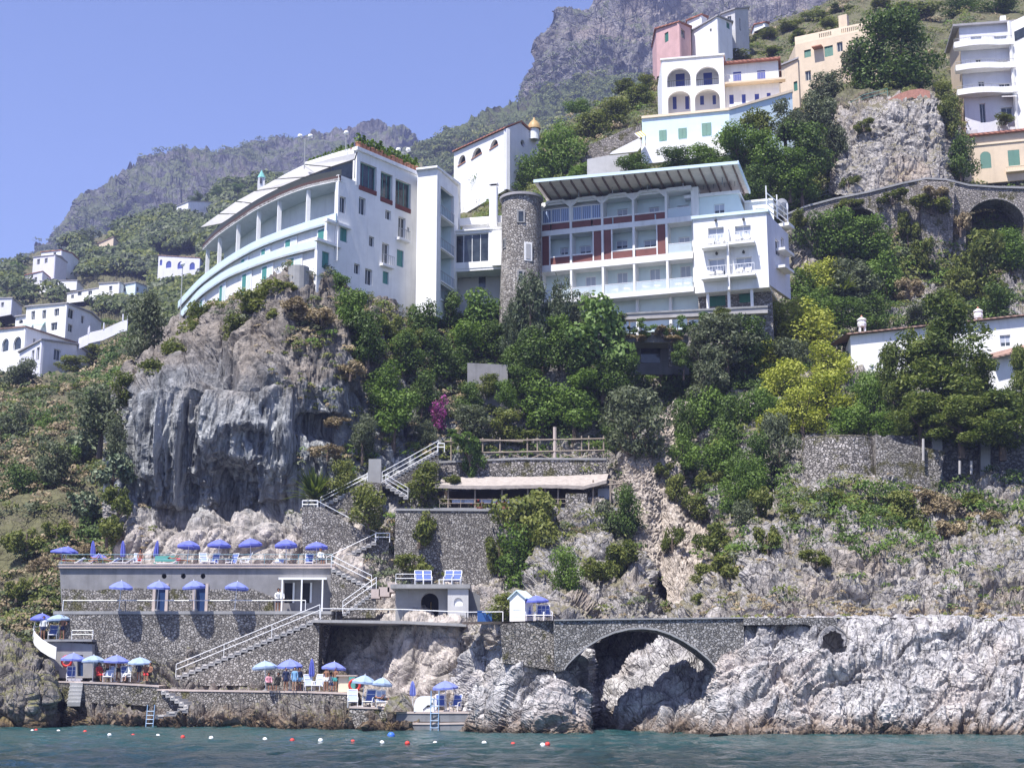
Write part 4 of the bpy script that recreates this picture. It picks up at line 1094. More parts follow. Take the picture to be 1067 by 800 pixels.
def balcony_hotel():
    A, B = P(562, 260, 137.6), P(723, 260, 132.6); pl = Plane(A, B)
    root = thing('hotel_building', P(690, 325, 132), 'white hotel with red brick panels, five bays of balconies and a wide sloping canopy roof', 'hotel')
    Z = lambda px, py, o=0: pl.uz(px, py, o)[1]; U = lambda px, py=260, o=0: pl.uz(px, py, o)[0]
    us = [U(563.5), U(595), U(628), U(660.5), U(695), U(722)]
    f3 = Z(640, 263 - 24)      # floor lines (balcony slab bottoms), read mid-front
    zl = {'g': Z(640, 311), 'f1a': Z(640, 306), 'f1b': Z(640, 311), 's2t': Z(640, 270), 's2b': Z(640, 277), 's3t': Z(640, 233.5), 's3b': Z(640, 239), 'top': Z(640, 205)}
    zb = Z(640, 345)
    D = 1.4
    doors = {0: [(578, 295, 586, 311), (610, 288, 621, 306), (643, 284, 654, 302), (677, 280, 688, 298), (709, 277, 720, 297)],
             1: [(584, 258, 592, 265.5), (604, 256, 616, 265), (642, 250.5, 654, 259), (671, 250, 684, 258), (707, 247, 719, 261)],
             2: [(643, 218, 654, 226), (676, 216, 687, 224), (706, 214, 718, 230)]}
    rs = []
    for fl in doors.values(): rs += [pl.rect(*b, out=-D) for b in fl]
    m = MB(); pl.wall(m, [(us[0] - .2, zb), (us[-1] + .5, zb), (us[-1] + .5, zl['top'] + .2), (us[0] - .2, zl['top'] + .2)], [pl.loop(r, out=-D) for r in rs], .3, out=-D); m.build('back_wall', 'plaster_aqua_and_shade', root)  # wall colour includes some of the balconies' shade tint
    plb = Plane(pl.A - pl.n * D, pl.B - pl.n * D)
    for r in rs: window(plb, r, root, 'blind', inset=.12, bars=1, name='window')
    for zt_, zb_, nm in ((zl['f1a'], zl['f1b'], 'slab_edge'), (zl['s2t'], zl['s2b'], 'slab_edge'), (zl['s3t'], zl['s3b'], 'slab_edge')):
        m = MB(); pl.bx(m, us[0] - .25, us[-1], zb_, zt_, -D, .10); m.build(nm, 'plaster_white', root)
    m = MB(); pl.bx(m, us[0] - .25, us[-1], zl['top'] - .15, zl['top'] + .2, -D - 5, -.05); m.build('roof_slab', 'plaster_white', root)
    for k, u in enumerate(us[:-1]):
        m = MB(); pl.bx(m, u - .11, u + .11, zl['f1a'], zl['top'], -D, .07); m.build('fin', 'plaster_white', root)
    m = MB(); pl.bx(m, us[-1] - .12, us[-1] + .6, zl['f1a'], zl['top'] + .2, -D, -.3); m.build('fin', 'plaster_white', root)
    for k in range(4):
        a, b = us[k] + .11, us[k + 1] - .11; zt_ = zl['top'] + .18; m = MB()
        ol = [(a, zt_ - .75), (a + .75, zt_ - .12), (b - .75, zt_ - .12), (b, zt_ - .75), (b + .11, zt_ - .75), (b + .11, zt_ - .55), (b - .6, zt_ + .12), (a + .6, zt_ + .12), (a - .11, zt_ - .55), (a - .11, zt_ - .75)]
        m.prism([pl.pt(u, z, .1) for u, z in ol], (-pl.n[0] * .3, -pl.n[1] * .3, 0)); m.build('head_beam', 'plaster_white', root)
    m = MB(); pl.bx(m, us[4] + .11, us[5], zl['top'] - .1, zl['top'] + .25, -.3, .1); m.build('head_beam', 'plaster_white', root)
    s2t, s3b, s3t = zl['s2t'], zl['s3b'], zl['s3t']; ph = .75
    for k in range(4):
        a, b = us[k] + .12, us[k + 1] - .12; w = b - a; left = k % 2 == 0
        nl, nr = (a, a + .28 * w) if left else (b - .28 * w, b)
        ml, mr = (a + .28 * w, b) if left else (a, b - .28 * w)
        m = MB(); pl.bx(m, nl + .03, nr - .03, s2t + .002, s3b - .002, -.12, -.02); m.build('brick_panel', 'panel_red', root)
        m = MB(); pl.bx(m, ml + .05, mr - .05, s2t + .05, s2t + ph, -.12, -.02); m.build('brick_panel', 'panel_red', root)
        m = MB(); pl.bx(m, ml, mr, s2t + ph, s2t + ph + .13, -.14, .0); um = ml if left else mr
        pl.bx(m, um - .06, um + .06, s2t, s3b, -.13, .03); m.build('panel_bar', 'plaster_white', root)
        for q0, q1 in ((a, a + .30 * w), (a + .34 * w, b)) if left else ((a, b - .34 * w), (b - .30 * w, b)):
            m = MB(); pl.bx(m, q0 + .02, q1 - .02, s3t + .06, s3t + .68, -.12, -.02); m.build('brick_panel', 'panel_red', root)
        m = MB(); pl.bx(m, a, b, s3t + .70, s3t + .82, -.14, .0); m.build('panel_bar', 'plaster_white', root)
    for k in range(2):
        a, b = us[k] + .14, us[k + 1] - .14; f = window(pl, (a, b, s3t + .82, zl['top'] - .55), root, 'curtain', bars=2, inset=.1, name='window')
        m = MB(); pl.bx(m, a, b, zl['top'] - .54, zl['top'] - .05, -.6, -.5); m.build('shade_panel', 'plaster_grey', root)
    for k in range(5):
        a, b = us[k] + .12, us[k + 1] - .12
        for zf in ([zl['f1a']] + ([s2t, s3t] if k == 4 else [])):
            m = MB(); pl.bx(m, a, b, zf + .05, zf + .95, -.06, -.03); m.build('glass_balustrade', 'glass_rail', root)
            m = MB(); pl.bx(m, a, b, zf + .95, zf + 1.0, -.07, -.02); m.build('handrail', 'metal_white', root)
    m = MB(); gh = []
    for b in ((638, 313, 652, 324), (667, 310.5, 683, 325), (709.5, 307, 720.5, 322)): gh.append(pl.rect(*b, out=-1.6))
    m = MB(); pl.wall(m, [(us[0], zb - 2), (us[-1] + .4, zb - 2), (us[-1] + .4, zl['f1b']), (us[0], zl['f1b'])], [pl.loop(r, out=-1.6) for r in gh], .4, out=-1.59); m.build('ground_wall', STONE_P, root)
    plg = Plane(pl.A - pl.n * 1.6, pl.B - pl.n * 1.6)
    for k, r in enumerate(gh): window(plg, r, root, 'shutter' if k == 2 else 'glass', inset=.15, bars=1, framecol='frame_green', name='door', shut='shutter_green')
    for u in (us[2], us[3], us[4]):
        m = MB(); pl.bx(m, u - .14, u + .14, zb - 2, zl['f1b'], -1.2, -.9); m.build('post', 'plaster_white', root)
    C, Dp, E = P(723, 260, 131.4), P(800, 260, 129.2), P(822, 260, 134.5)
    p2, p3 = Plane(C, Dp), Plane(Dp, E)
    z2t = p2.uz(760, 225)[1]; z2b = p2.uz(760, 300)[1]
    wb = [(738, 237, 754.5, 258), (766, 235, 782.5, 254), (738.5, 269.5, 755.5, 289), (767, 268, 783.5, 287)]
    r2 = [p2.rect(*b) for b in wb]
    m = MB(); p2.wall(m, [(0, z2b), (p2.len, z2b), (p2.len, z2t), (0, z2t)], [p2.loop(r) for r in r2], .35); m.build('corner_wall', 'plaster_white', root)
    side = [p3.rect(808, 250, 812, 266), p3.rect(814, 248, 817, 258)]
    zs = p3.uz(801, 228)[1]
    m = MB(); p3.wall(m, [(0, z2b), (p3.len, z2b), (p3.len, zs), (0, z2t)], [p3.loop(r) for r in side], .35); m.build('side_wall', 'plaster_lilac_and_shade', root)  # white side wall, its shade put into a lilac colour
    for r in side: window(p3, r, root, 'glass', bars=0)
    for r in r2: window(p2, r, root, 'blind', inset=.25, bars=1, name='window')
    m = MB(); p2.bx(m, -.15, p2.len + .2, z2t, z2t + .3, -6, .18); m.build('block_cornice', 'band_blue', root)
    m = MB(); p2.wall(m, [(0, z2b - .25), (p2.len, z2b - .25), (p2.len, z2b), (0, z2b)], t=5.5); m.build('block_underside', 'plaster_white', root)
    for (b0, b1, yf) in ((735, 757, 259.5), (763.5, 785.5, 255.5), (735, 757.5, 291.5), (764, 786.5, 289)):
        u0, zf = p2.uz(b0, yf); u1 = p2.uz(b1, yf)[0]
        m = MB(); p2.bx(m, u0 - .2, u1 + .2, zf - .25, zf, .002, 1.15); s = m.build('balcony', 'plaster_white', root)
        m = MB(); p2.bx(m, u0 - .18, u1 + .18, zf + .9, zf + .95, 1.08, 1.13)
        for k in range(10): uu = u0 - .15 + (u1 - u0 + .3) * k / 9; p2.bx(m, uu - .015, uu + .015, zf, zf + .9, 1.09, 1.12)
        m.build('balustrade', 'metal_white', s)
    u, zA = p2.uz(759, 240); zB = p2.uz(759, 304)[1]
    m = MB(); p2.bx(m, u - .1, u + .1, zB, zA + .0, .002, .75); m.build('fin', 'plaster_white', root)
    for (px, py) in ((746, 230), (775, 229), (747, 264.5), (775, 263)):
        u, z = p2.uz(px, py); m = MB(); m.lathe(p2.pt(u, z - .18, .16), [(0, 0), (.12, .06), (.14, .2), (.05, .34), (0, .36)], 8); m.build('wall_lamp', 'frame_dark', root)
    m = MB(); gz = [p2.rect(737, 306, 756, 319, out=-1.5), p2.rect(770, 303, 786, 315, out=-1.5)]
    m = MB(); p2.wall(m, [(0, zb - 2), (p2.len, zb - 2), (p2.len, z2b - .25), (0, z2b - .25)], [p2.loop(r, out=-1.5) for r in gz], .4, out=-1.5); m.build('ground_wall', STONE_T, root)
    p2g = Plane(p2.A - p2.n * 1.5, p2.B - p2.n * 1.5)
    for r in gz: window(p2g, r, root, 'shutter', inset=.15, name='door', shut='shutter_green')
    for b in (737, 759, 783):
        u = p2.uz(b, 312)[0]; m = MB(); p2.bx(m, u - .13, u + .13, zb - 2, z2b - .25, -.5, -.25); m.build('post', 'plaster_white', root)
    q3 = Plane(pl.A - pl.n * -.0, pl.B); uA, zA = pl.uz(695, 225, -.5); ztop = Z(722, 205.5)
    p4 = Plane(P(724, 215, 133.3), P(778, 215, 131.8)); zt4 = p4.uz(750, 204)[1]; zb4 = z2t + .3
    wt = p4.rect(744, 212.5, 755, 222.5)
    m = MB(); p4.wall(m, [(0, zb4), (p4.len, zb4), (p4.len - .8, zt4), (0, zt4)], [p4.loop(wt)], .3); m.build('upper_wall', 'plaster_aqua_and_shade', root); window(p4, wt, root, 'blind', inset=.15)
    m = MB(); p4.bx(m, -1.0, p4.len - .6, zt4, zt4 + .3, -6, .25); m.build('upper_roof', 'plaster_white', root)
    p5 = Plane(P(776, 220, 133.6), P(806, 220, 132.8)); zt5 = p5.uz(795, 210)[1]; m = MB(); w5 = p5.rect(787, 217, 797, 221)
    p5.wall(m, [(0, zb4), (p5.len, zb4), (p5.len, zt5), (0, zt5)], [p5.loop(w5)], .3); m.build('upper_wall', 'plaster_white', root); window(p5, w5, root, 'glass')
    m = MB(); p5.bx(m, 0, p5.len, zt5, zt5 + .2, -5, .15); m.build('upper_roof', 'plaster_white', root)
    m = MB(); c0 = Dp + np.array([.1, .3, 0])
    for k in range(4): m.beam((c0[0], c0[1], zb4 + .1 + .55 * k), (E[0], E[1], zb4 + .1 + .55 * k), .08)
    for t in (0, .5, 1): q = c0 * (1 - t) + E * t; m.beam((q[0], q[1], zb4), (q[0], q[1], zb4 + 2.4), .10)
    m.build('roof_railing', 'metal_white', root)
    m = MB(); q = P(806, 232, 133); m.box((q[0] + .6, q[1] + 1.5, zat(236, 134)), (1.6, 3.0, .3), p3.rz); m.build('side_balcony', 'plaster_white', root)
    for py in (262, 280):
        m = MB(); u, z = p3.uz(813, py); p3.bx(m, u - 1.2, u + 1.4, z - .25, z, .002, .9); m.build('side_balcony', 'plaster_white', root)
    fl_, fr = P(556, 190, 134.6), P(769, 170.5, 128.3); zf = (fl_[2] + fr[2]) / 2
    fl_ = on_z(556, 190, zf); fr = on_z(769, 170.5, zf); bz = zl['top'] + .9
    nn = np.array([-pl.n[0], -pl.n[1], 0]); dep = 6.5
    bl = fl_ + nn * dep; br = fr + nn * dep; bl[2] = br[2] = zf - .75
    m = MB(); up = np.array([0, 0, .22]); pts = [fl_, fr, br, bl]; m.add(pts + [q + up for q in pts], [(3, 2, 1, 0), (4, 5, 6, 7), (1, 2, 6, 5), (2, 3, 7, 6), (3, 0, 4, 7)]); m.build('canopy', 'roof_board', root)
    m = MB(); m.beam(fl_ + (0, 0, .1), fr + (0, 0, .1), .12, .30); m.beam(fr + (0, 0, .1), br + (0, 0, .1), .12, .40); m.build('canopy_fascia', 'band_blue', root)
    m = MB(); N_ = 19
    for k in range(N_):
        t = (k + .5) / N_; a = fl_ * (1 - t) + fr * t; b = bl * (1 - t) + br * t; m.beam(a - (0, 0, .12) + nn * .15, b - (0, 0, .14), .11, .24)
    m.build('rafters', 'rafter_brown', root)
    m = MB()
    for t in (.19, .36, .535, .71, .90):
        a = fl_ * (1 - t) + fr * t + nn * 2.6; m.beam((a[0], a[1], zl['top'] + .1), (a[0], a[1], zf - .2), .09)
    m.build('canopy_posts', 'metal_grey', root)
    m = MB(); pl.bx(m, us[0], us[-1], zl['top'] + .2, zf - .6, -5.2, -5.0); m.build('terrace_wall', 'plaster_grey', root)
    m = MB(); pl.bx(m, us[2], us[-1] + 4, zl['top'] + .95, zl['top'] + 1.0, -1.4, -1.35)
    for k in range(26): uu = us[2] + (us[-1] + 4 - us[2]) * k / 25; pl.bx(m, uu, uu + .03, zl['top'] + .2, zl['top'] + .95, -1.39, -1.36)
    m.build('terrace_rail', 'frame_dark', root)
    d = thing('satellite_dish', P(817, 222, 135), 'grey satellite dish on the right end of the balcony hotel roof', 'satellite dish')
    m = MB(); c = P(816.5, 216, 135); m.lathe((c[0], c[1], c[2]), [(0, 0), (.5, .08), (.85, .28), (.88, .30)], 18); o = m.build('reflector', 'metal_grey', d)
    o.rotation_euler = (math.radians(-75), 0, math.radians(30)); o.location = (0, 0, float(c[2] - P(817, 222, 135)[2]))
    me = o.data; off = Vector(c) - Vector(P(817, 222, 135))
    for v in me.vertices: v.co -= off
    m = MB(); q = P(817, 222, 135); m.tube([q - (0, 0, .3), c], .05, 6); m.tube([c, c + np.array([-.3, -.75, .2])], .025, 5); m.build('mount', 'metal_grey', d)
    return pl, us, zl, p2
BH = balcony_hotel()

def chapel():
    root = thing('chapel', P(520, 190, 185), 'white chapel with three arched windows and a small golden dome above the stone tower', 'chapel')
    A, B, C = P(473, 170, 196), P(528, 150, 183), P(562, 150, 189)
    p1, p2 = Plane(A, B), Plane(B, C)
    z0 = P(520, 205, 186)[2]; ztB = p1.uz(528, 134)[1]; ztA = p1.uz(473, 159)[1]
    arcs = [(477.5, 162, 485, 170.5), (491.5, 154.5, 502, 162.5), (510.5, 146, 519, 153)]
    rs = [p1.rect(*b) for b in arcs]
    m = MB(); p1.wall(m, [(0, z0), (p1.len, z0), (p1.len, ztB), (0, ztA)], [p1.loop(r, 1.0) for r in rs], .5); m.build('nave_wall', 'plaster_white', root)
    for r in rs:
        g = MB(); g.prism(p1.loop((r[0] - .02, r[1] + .02, r[2] - .02, r[3] + .02), 1.0, out=-.4), (-p1.n[0] * .05, -p1.n[1] * .05, 0)); g.build('arched_window', 'interior_dark', root)
        g = MB(); p1.bx(g, r[0] - .1, r[1] + .1, r[2] - .12, r[2] + .0, -.2, .1); g.build('sill', 'terracotta', root)
    zg = p2.uz(543, 128.5)[1]; zC = p2.uz(561, 145)[1]; um = p2.uz(542, 128.5)[0]
    oc = p2.rect(542.5, 146, 547, 153)
    m = MB(); n = 14; loop = [p2.pt((oc[0] + oc[1]) / 2 + (oc[1] - oc[0]) / 2 * math.cos(2 * math.pi * k / n), (oc[2] + oc[3]) / 2 + (oc[3] - oc[2]) / 2 * math.sin(2 * math.pi * k / n)) for k in range(n)]
    m = MB(); p2.wall(m, [(0, z0), (p2.len, z0), (p2.len, zC), (um, zg), (0, ztB)], [loop], .5); m.build('gable_wall', 'plaster_lilac_and_shade', root)  # gable's shade painted as a lilac tone of the white plaster
    g = MB(); p2.bx(g, oc[0] - .1, oc[1] + .1, oc[2] - .1, oc[3] + .1, -.5, -.4); g.build('round_window', 'glass_dark', root)
    a, b = p1.pt(0, ztA + .02, .3), p1.pt(p1.len, ztB + .02, .3); r1 = p2.pt(um, zg + .1, .25); back = a + np.array([5.5, 5.5, 1.5])
    g = MB(); g.quad(a, b, r1, back); g.quad(*(q + (0, 0, .18) for q in (a, b, r1, back))); g.quad(a, b, b + (0, 0, .18), a + (0, 0, .18)); g.quad(b, r1, r1 + (0, 0, .18), b + (0, 0, .18)); e = p2.pt(p2.len, zC, .25); g.quad(r1, e, e + (0, 0, .2), r1 + (0, 0, .2)); g.quad(r1, e, e + (-3, 8, 0), back + (3, 6, 0)); g.build('roof', 'tiles_red', root)
    c = P(556.5, 140, 187.5); R = 7.2 * 187.5 / 1500; g = MB(); zd = zat(135, 187.5); g.lathe((c[0], c[1], zat(146, 187.5)), [(R * .8, 0), (R * .8, zd - zat(146, 187.5))], 16); dm = g.build('drum', 'plaster_white', root)
    hd = zat(122, 187.5) - zd; g = MB(); g.lathe((c[0], c[1], zd), [(R * 1.05, 0), (R, hd * .18), (R * .82, hd * .42), (R * .5, hd * .62), (R * .18, hd * .76), (R * .14, hd * .9), (0, hd)], 16); g.build('dome', 'dome_gold', root, smooth=True)
chapel()

def loggia_house():
    root = thing('house', P(720, 118, 168), 'white two storey house with four loggia arches and blue shutters on the upper slope', 'house')
    A, B = P(690, 95, 167.0), P(755, 95, 165.5); pl = Plane(A, B)
    z0 = pl.uz(720, 120)[1]; zt = pl.uz(720, 60.5)[1]
    ar = [(695, 71, 719.5, 90.5), (725, 69.5, 749, 89), (696, 95, 719.5, 114), (724, 93, 750, 114)]
    rs = [pl.rect(*b) for b in ar]; rs[2] = (rs[2][0], rs[2][1], z0 + .05, rs[2][3]); rs[3] = (rs[3][0], rs[3][1], z0 + .05, rs[3][3])
    m = MB(); pl.wall(m, [(0, z0), (pl.len, z0), (pl.len, zt), (0, zt)], [pl.loop(r, .95 if k < 2 else .8) for k, r in enumerate(rs)], .45); m.build('arcade_wall', 'plaster_white', root)
    D = 2.0; back = Plane(pl.A - pl.n * D, pl.B - pl.n * D)
    wb = [(704, 77, 713.5, 90), (733, 76, 742, 88.5), (701, 101, 705, 114), (714, 100.5, 718, 114), (729.5, 100, 733.5, 109.5), (742.5, 99.5, 746, 109)]
    wr = [back.rect(*b) for b in wb]
    m = MB(); back.wall(m, [(0, z0), (back.len, z0), (back.len, zt), (0, zt)], [back.loop(r) for r in wr], .2); m.build('inner_wall', 'plaster_lilac_and_shade', root)  # shade behind the arches is put into this wall's colour
    for r in wr: window(back, r, root, 'shutter', inset=.08, shut='shutter_blue')
    zm = (rs[0][2] + rs[2][3]) / 2
    for z in (rs[0][2] - .12, zt - .3): m = MB(); pl.bx(m, 0, pl.len, z - .15, z, -D, -.45); m.build('floor_slab', 'plaster_white', root)
    for r in rs[:2]:
        m = MB(); pl.bx(m, r[0], r[1], r[2] + .9, r[2] + .95, -.3, -.25)
        for k in range(12): u = r[0] + (r[1] - r[0]) * k / 11; pl.bx(m, u - .012, u + .012, r[2], r[2] + .9, -.29, -.26)
        m.build('balustrade', 'frame_dark', root)
    m = MB(); a, b = pl.pt(0, 0, 0), pl.pt(pl.len, 0, 0)
    for q in (a, b): m.quad((q[0], q[1], z0), (q[0] + .3, q[1] + 8, z0), (q[0] + .3, q[1] + 8, zt), (q[0], q[1], zt))
    m.build('side_wall', 'plaster_white', root)
    m = MB(); pl.bx(m, -.15, pl.len + .15, zt, zt + .2, -8, .15); m.build('roof', 'plaster_white', root)
    A2, B2 = P(755.3, 95, 166.6), P(812, 95, 165.2); p2 = Plane(A2, B2); zt2 = p2.uz(780, 66)[1]; zmid = p2.uz(780, 87)[1]
    up = [(764, 75, 772.5, 87), (789, 73.5, 797.5, 86.5)]; lo = [(760, 99, 764.5, 109), (773, 98.5, 777, 108), (786.5, 98, 791, 107.5), (799, 97, 803, 103.5)]
    r_ = [p2.rect(*b) for b in up + lo]
    m = MB(); p2.wall(m, [(0, z0), (p2.len, z0), (p2.len, zt2), (0, zt2)], [p2.loop(q) for q in r_], .3); m.build('wing_wall', 'plaster_white', root)
    for q in r_: window(p2, q, root, 'shutter', inset=.08, shut='shutter_blue')
    m = MB(); p2.bx(m, 0, p2.len + .3, zt2, zt2 + .25, -7, .6); m.build('wing_roof', 'tiles_red', root)
    m = MB(); p2.bx(m, 0, p2.len + .8, zmid - .25, zmid, .002, 1.0); m.build('balcony', 'plaster_cream', root)
    m = MB(); p2.bx(m, 0, p2.len + .7, zmid + .9, zmid + .95, .92, .97)
    for k in range(24): u = (p2.len + .7) * k / 23; p2.bx(m, u, u + .02, zmid, zmid + .9, .93, .96)
    m.build('balustrade', 'metal_grey', root)
    q = p2.pt(p2.len, 0, 0); m = MB(); m.quad((q[0], q[1], z0), (q[0] + 1, q[1] + 7, z0), (q[0] + 1, q[1] + 7, zt2), (q[0], q[1], zt2)); m.build('side_wall', 'plaster_lilac_and_shade', root)  # end wall turned from the sun, shade painted into it
loggia_house()

def long_house():
    A, B, C = P(669, 135, 163.0), P(760, 125, 160.0), P(826, 110, 163.5)
    pl, p2 = Plane(A, B), Plane(B, C)
    root = thing('house', P(715, 150, 161), 'long low pale blue house with three green shuttered windows below the loggia house', 'house')
    z0 = pl.uz(700, 158)[1]; zs = pl.uz(700, 146)[1]; ztl = pl.uz(670, 124)[1]; zt = pl.uz(755, 116)[1]; zt3 = p2.uz(824, 96)[1]
    b = [(687, 136, 694.5, 147), (707, 134, 715.5, 144.5), (731.5, 128.5, 741, 141.5)]; rs = [pl.rect(*q) for q in b]
    m = MB(); pl.wall(m, [(0, z0), (pl.len, z0), (pl.len, zt), (0, ztl)], [pl.loop(r) for r in rs], .3); p2.wall(m, [(0, z0), (p2.len, z0), (p2.len, zt3), (0, zt)], t=.3); m.build('wall', 'band_blue', root)
    for r in rs: window(pl, r, root, 'shutter', inset=-.02, shut='shutter_green')
    m = MB(); e = [pl.pt(0, ztl, .2), pl.pt(pl.len, zt, .2), p2.pt(p2.len, zt3, .2)]; bk = [q + np.array([.5, 5.5, .1]) for q in e]; m.ribbon(e, bk); m.ribbon([q + (0, 0, .3) for q in e], [q + (0, 0, .3) for q in bk]); m.ribbon(e, [q + (0, 0, .3) for q in e]); m.build('roof', 'trim_cream', root)
    m = MB(); pl.bx(m, 0, pl.len, z0 - 1.5, zs - .4, .002, .8); m.build('plinth', 'plaster_white', root)
    w = MB(); outline_slab(w, [(635, 161), (664, 158), (669, 152), (669, 146), (665, 144.5), (638, 158)], 163.5, .4); o = w.build('garden_wall', 'plaster_white'); tag(o, 'white sloping garden wall left of the pale blue house', 'wall')
    s = thing('striped_awning', P(668, 150, 162), 'small yellow and white striped awning at the left end of the pale blue house', 'awning')
    c = [P(661, 139.5, 161.4), P(668, 136.5, 161.4), P(673.5, 141.5, 160.4), P(666, 144, 160.4)]
    for k in range(6):
        t0, t1 = k / 6, (k + 1) / 6; g = MB(); L0 = lambda t: c[0] * (1 - t) + c[1] * t; R0 = lambda t: c[3] * (1 - t) + c[2] * t
        q = [L0(t0), L0(t1), R0(t1), R0(t0)]; g.add(q + [x + (0, 0, .03) for x in q], [(3, 2, 1, 0), (4, 5, 6, 7), (0, 1, 5, 4), (1, 2, 6, 5), (2, 3, 7, 6), (3, 0, 4, 7)])
        g.build('stripe', 'awning_yellow' if k % 2 else 'awning_white', s)
    g = MB(); g.beam(P(668, 144, 160.6), P(668, 153, 160.6), .08); g.beam(P(672.5, 142, 160.6), P(672.5, 152, 160.6), .08); g.build('posts', 'wood', s)
fabric_mat('awning_yellow', (.70, .52, .08), .3)
long_house()

house('house', 'pink house with a red tiled roof and green shutters, left end of the hilltop row', [P(684, 45, 232)[:2], P(708, 40, 227)[:2], P(720, 40, 231)[:2]],
      [zat(31, 232), zat(23.5, 227), zat(29, 231)], zat(75, 230), {0: [(692.5, 34, 696.5, 44, 'shutter')], 1: [(709.5, 31, 713.5, 40, 'glass')]}, 'plaster_pink', 'tiles_red')
house('house', 'cream white house with a green awning in the middle of the hilltop row', [P(721, 45, 232)[:2], P(748, 40, 228)[:2], P(763, 40, 232)[:2]],
      [zat(33, 232), zat(17.5, 228), zat(24, 232)], zat(75, 230), {0: [(739.5, 30, 741.5, 33.5, 'glass')], 1: [(757, 24, 760.5, 30, 'shutter')]}, 'plaster_white', 'roof_grey')
house('house', 'tall grey and white house at the right end of the hilltop row', [P(752, 25, 236)[:2], P(766, 22, 235)[:2], P(780, 22, 239)[:2]],
      [zat(15, 236), zat(10, 235), zat(9, 239)], zat(60, 236), {0: [(758, 17, 762, 25, 'glass')], 1: [(770.5, 20, 772, 32, 'glass')]}, 'plaster_grey', 'roof_grey')
house('house', 'small tiled house set back behind the pink house', [P(716, 25, 242)[:2], P(731, 18, 240)[:2], P(737, 20, 244)[:2]],
      [zat(22, 242), zat(16, 240), zat(19, 244)], zat(50, 240), {}, 'plaster_white', 'tiles_red')
house('house', 'low white hut with a red roof on the terraced crest above the hilltop road', [P(786, 27, 262)[:2], P(797, 25, 260)[:2], P(801, 25, 263)[:2]],
      [zat(26.5, 262), zat(24, 260), zat(25, 263)], zat(33, 262), {}, 'plaster_white', 'tiles_red')
def ochre_villa():
    A, B = P(829, 60, 190), P(915, 45, 184); pl = Plane(A, B)
    r, f = house('villa', 'ochre villa with a pierced roof parapet half hidden behind a big dark tree', [A[:2], B[:2]], [pl.uz(829, 47)[1], pl.uz(915, 29)[1]], zat(110, 187),
          {0: [(838, 52, 845, 60, 'shutter'), (859, 48, 868, 59, 'shutter'), (872, 44, 878, 54, 'glass'), (839, 74, 845, 84, 'glass')]}, 'plaster_cream', None)
    m = MB(); zA, zB = pl.uz(829, 47)[1], pl.uz(915, 29)[1]; n = 44; hs = []
    for k in range(n):
        if not (12 < k < 20 or 24 < k < 42): continue
        u = pl.len * (k + .25) / n; w = pl.len / n * .5; z = zA + (zB - zA) * k / n + .30
        hs.append([pl.pt(u, z), pl.pt(u + w, z), pl.pt(u + w, z + .62), pl.pt(u, z + .62)])
    m = MB(); pl.wall(m, [(0, zA + .01), (pl.len, zB + .01), (pl.len, zB + 1.2), (0, zA + 1.2)], hs, .25); m.build('parapet', 'trim_cream', r)
    m = MB(); pl.bx(m, pl.uz(848, 52)[0], pl.uz(858, 52)[0], pl.uz(852, 51.5)[1], pl.uz(852, 50.5)[1], .002, 1.0); m.build('awning', 'terracotta', r)
    m = MB(); u, z = pl.uz(873, 33); pl.bx(m, u, u + 1.2, z - .5, z + 2.6, -1.5, -.6); m.build('chimney', 'plaster_cream', r)
ochre_villa()
house('house', 'small weathered cream house left of the ochre villa', [P(813, 80, 180)[:2], P(832, 80, 178)[:2]], [zat(70, 180), zat(62, 178)], zat(115, 179), {0: [(827, 85, 831, 95, 'shutter')]}, 'plaster_cream', 'roof_grey')

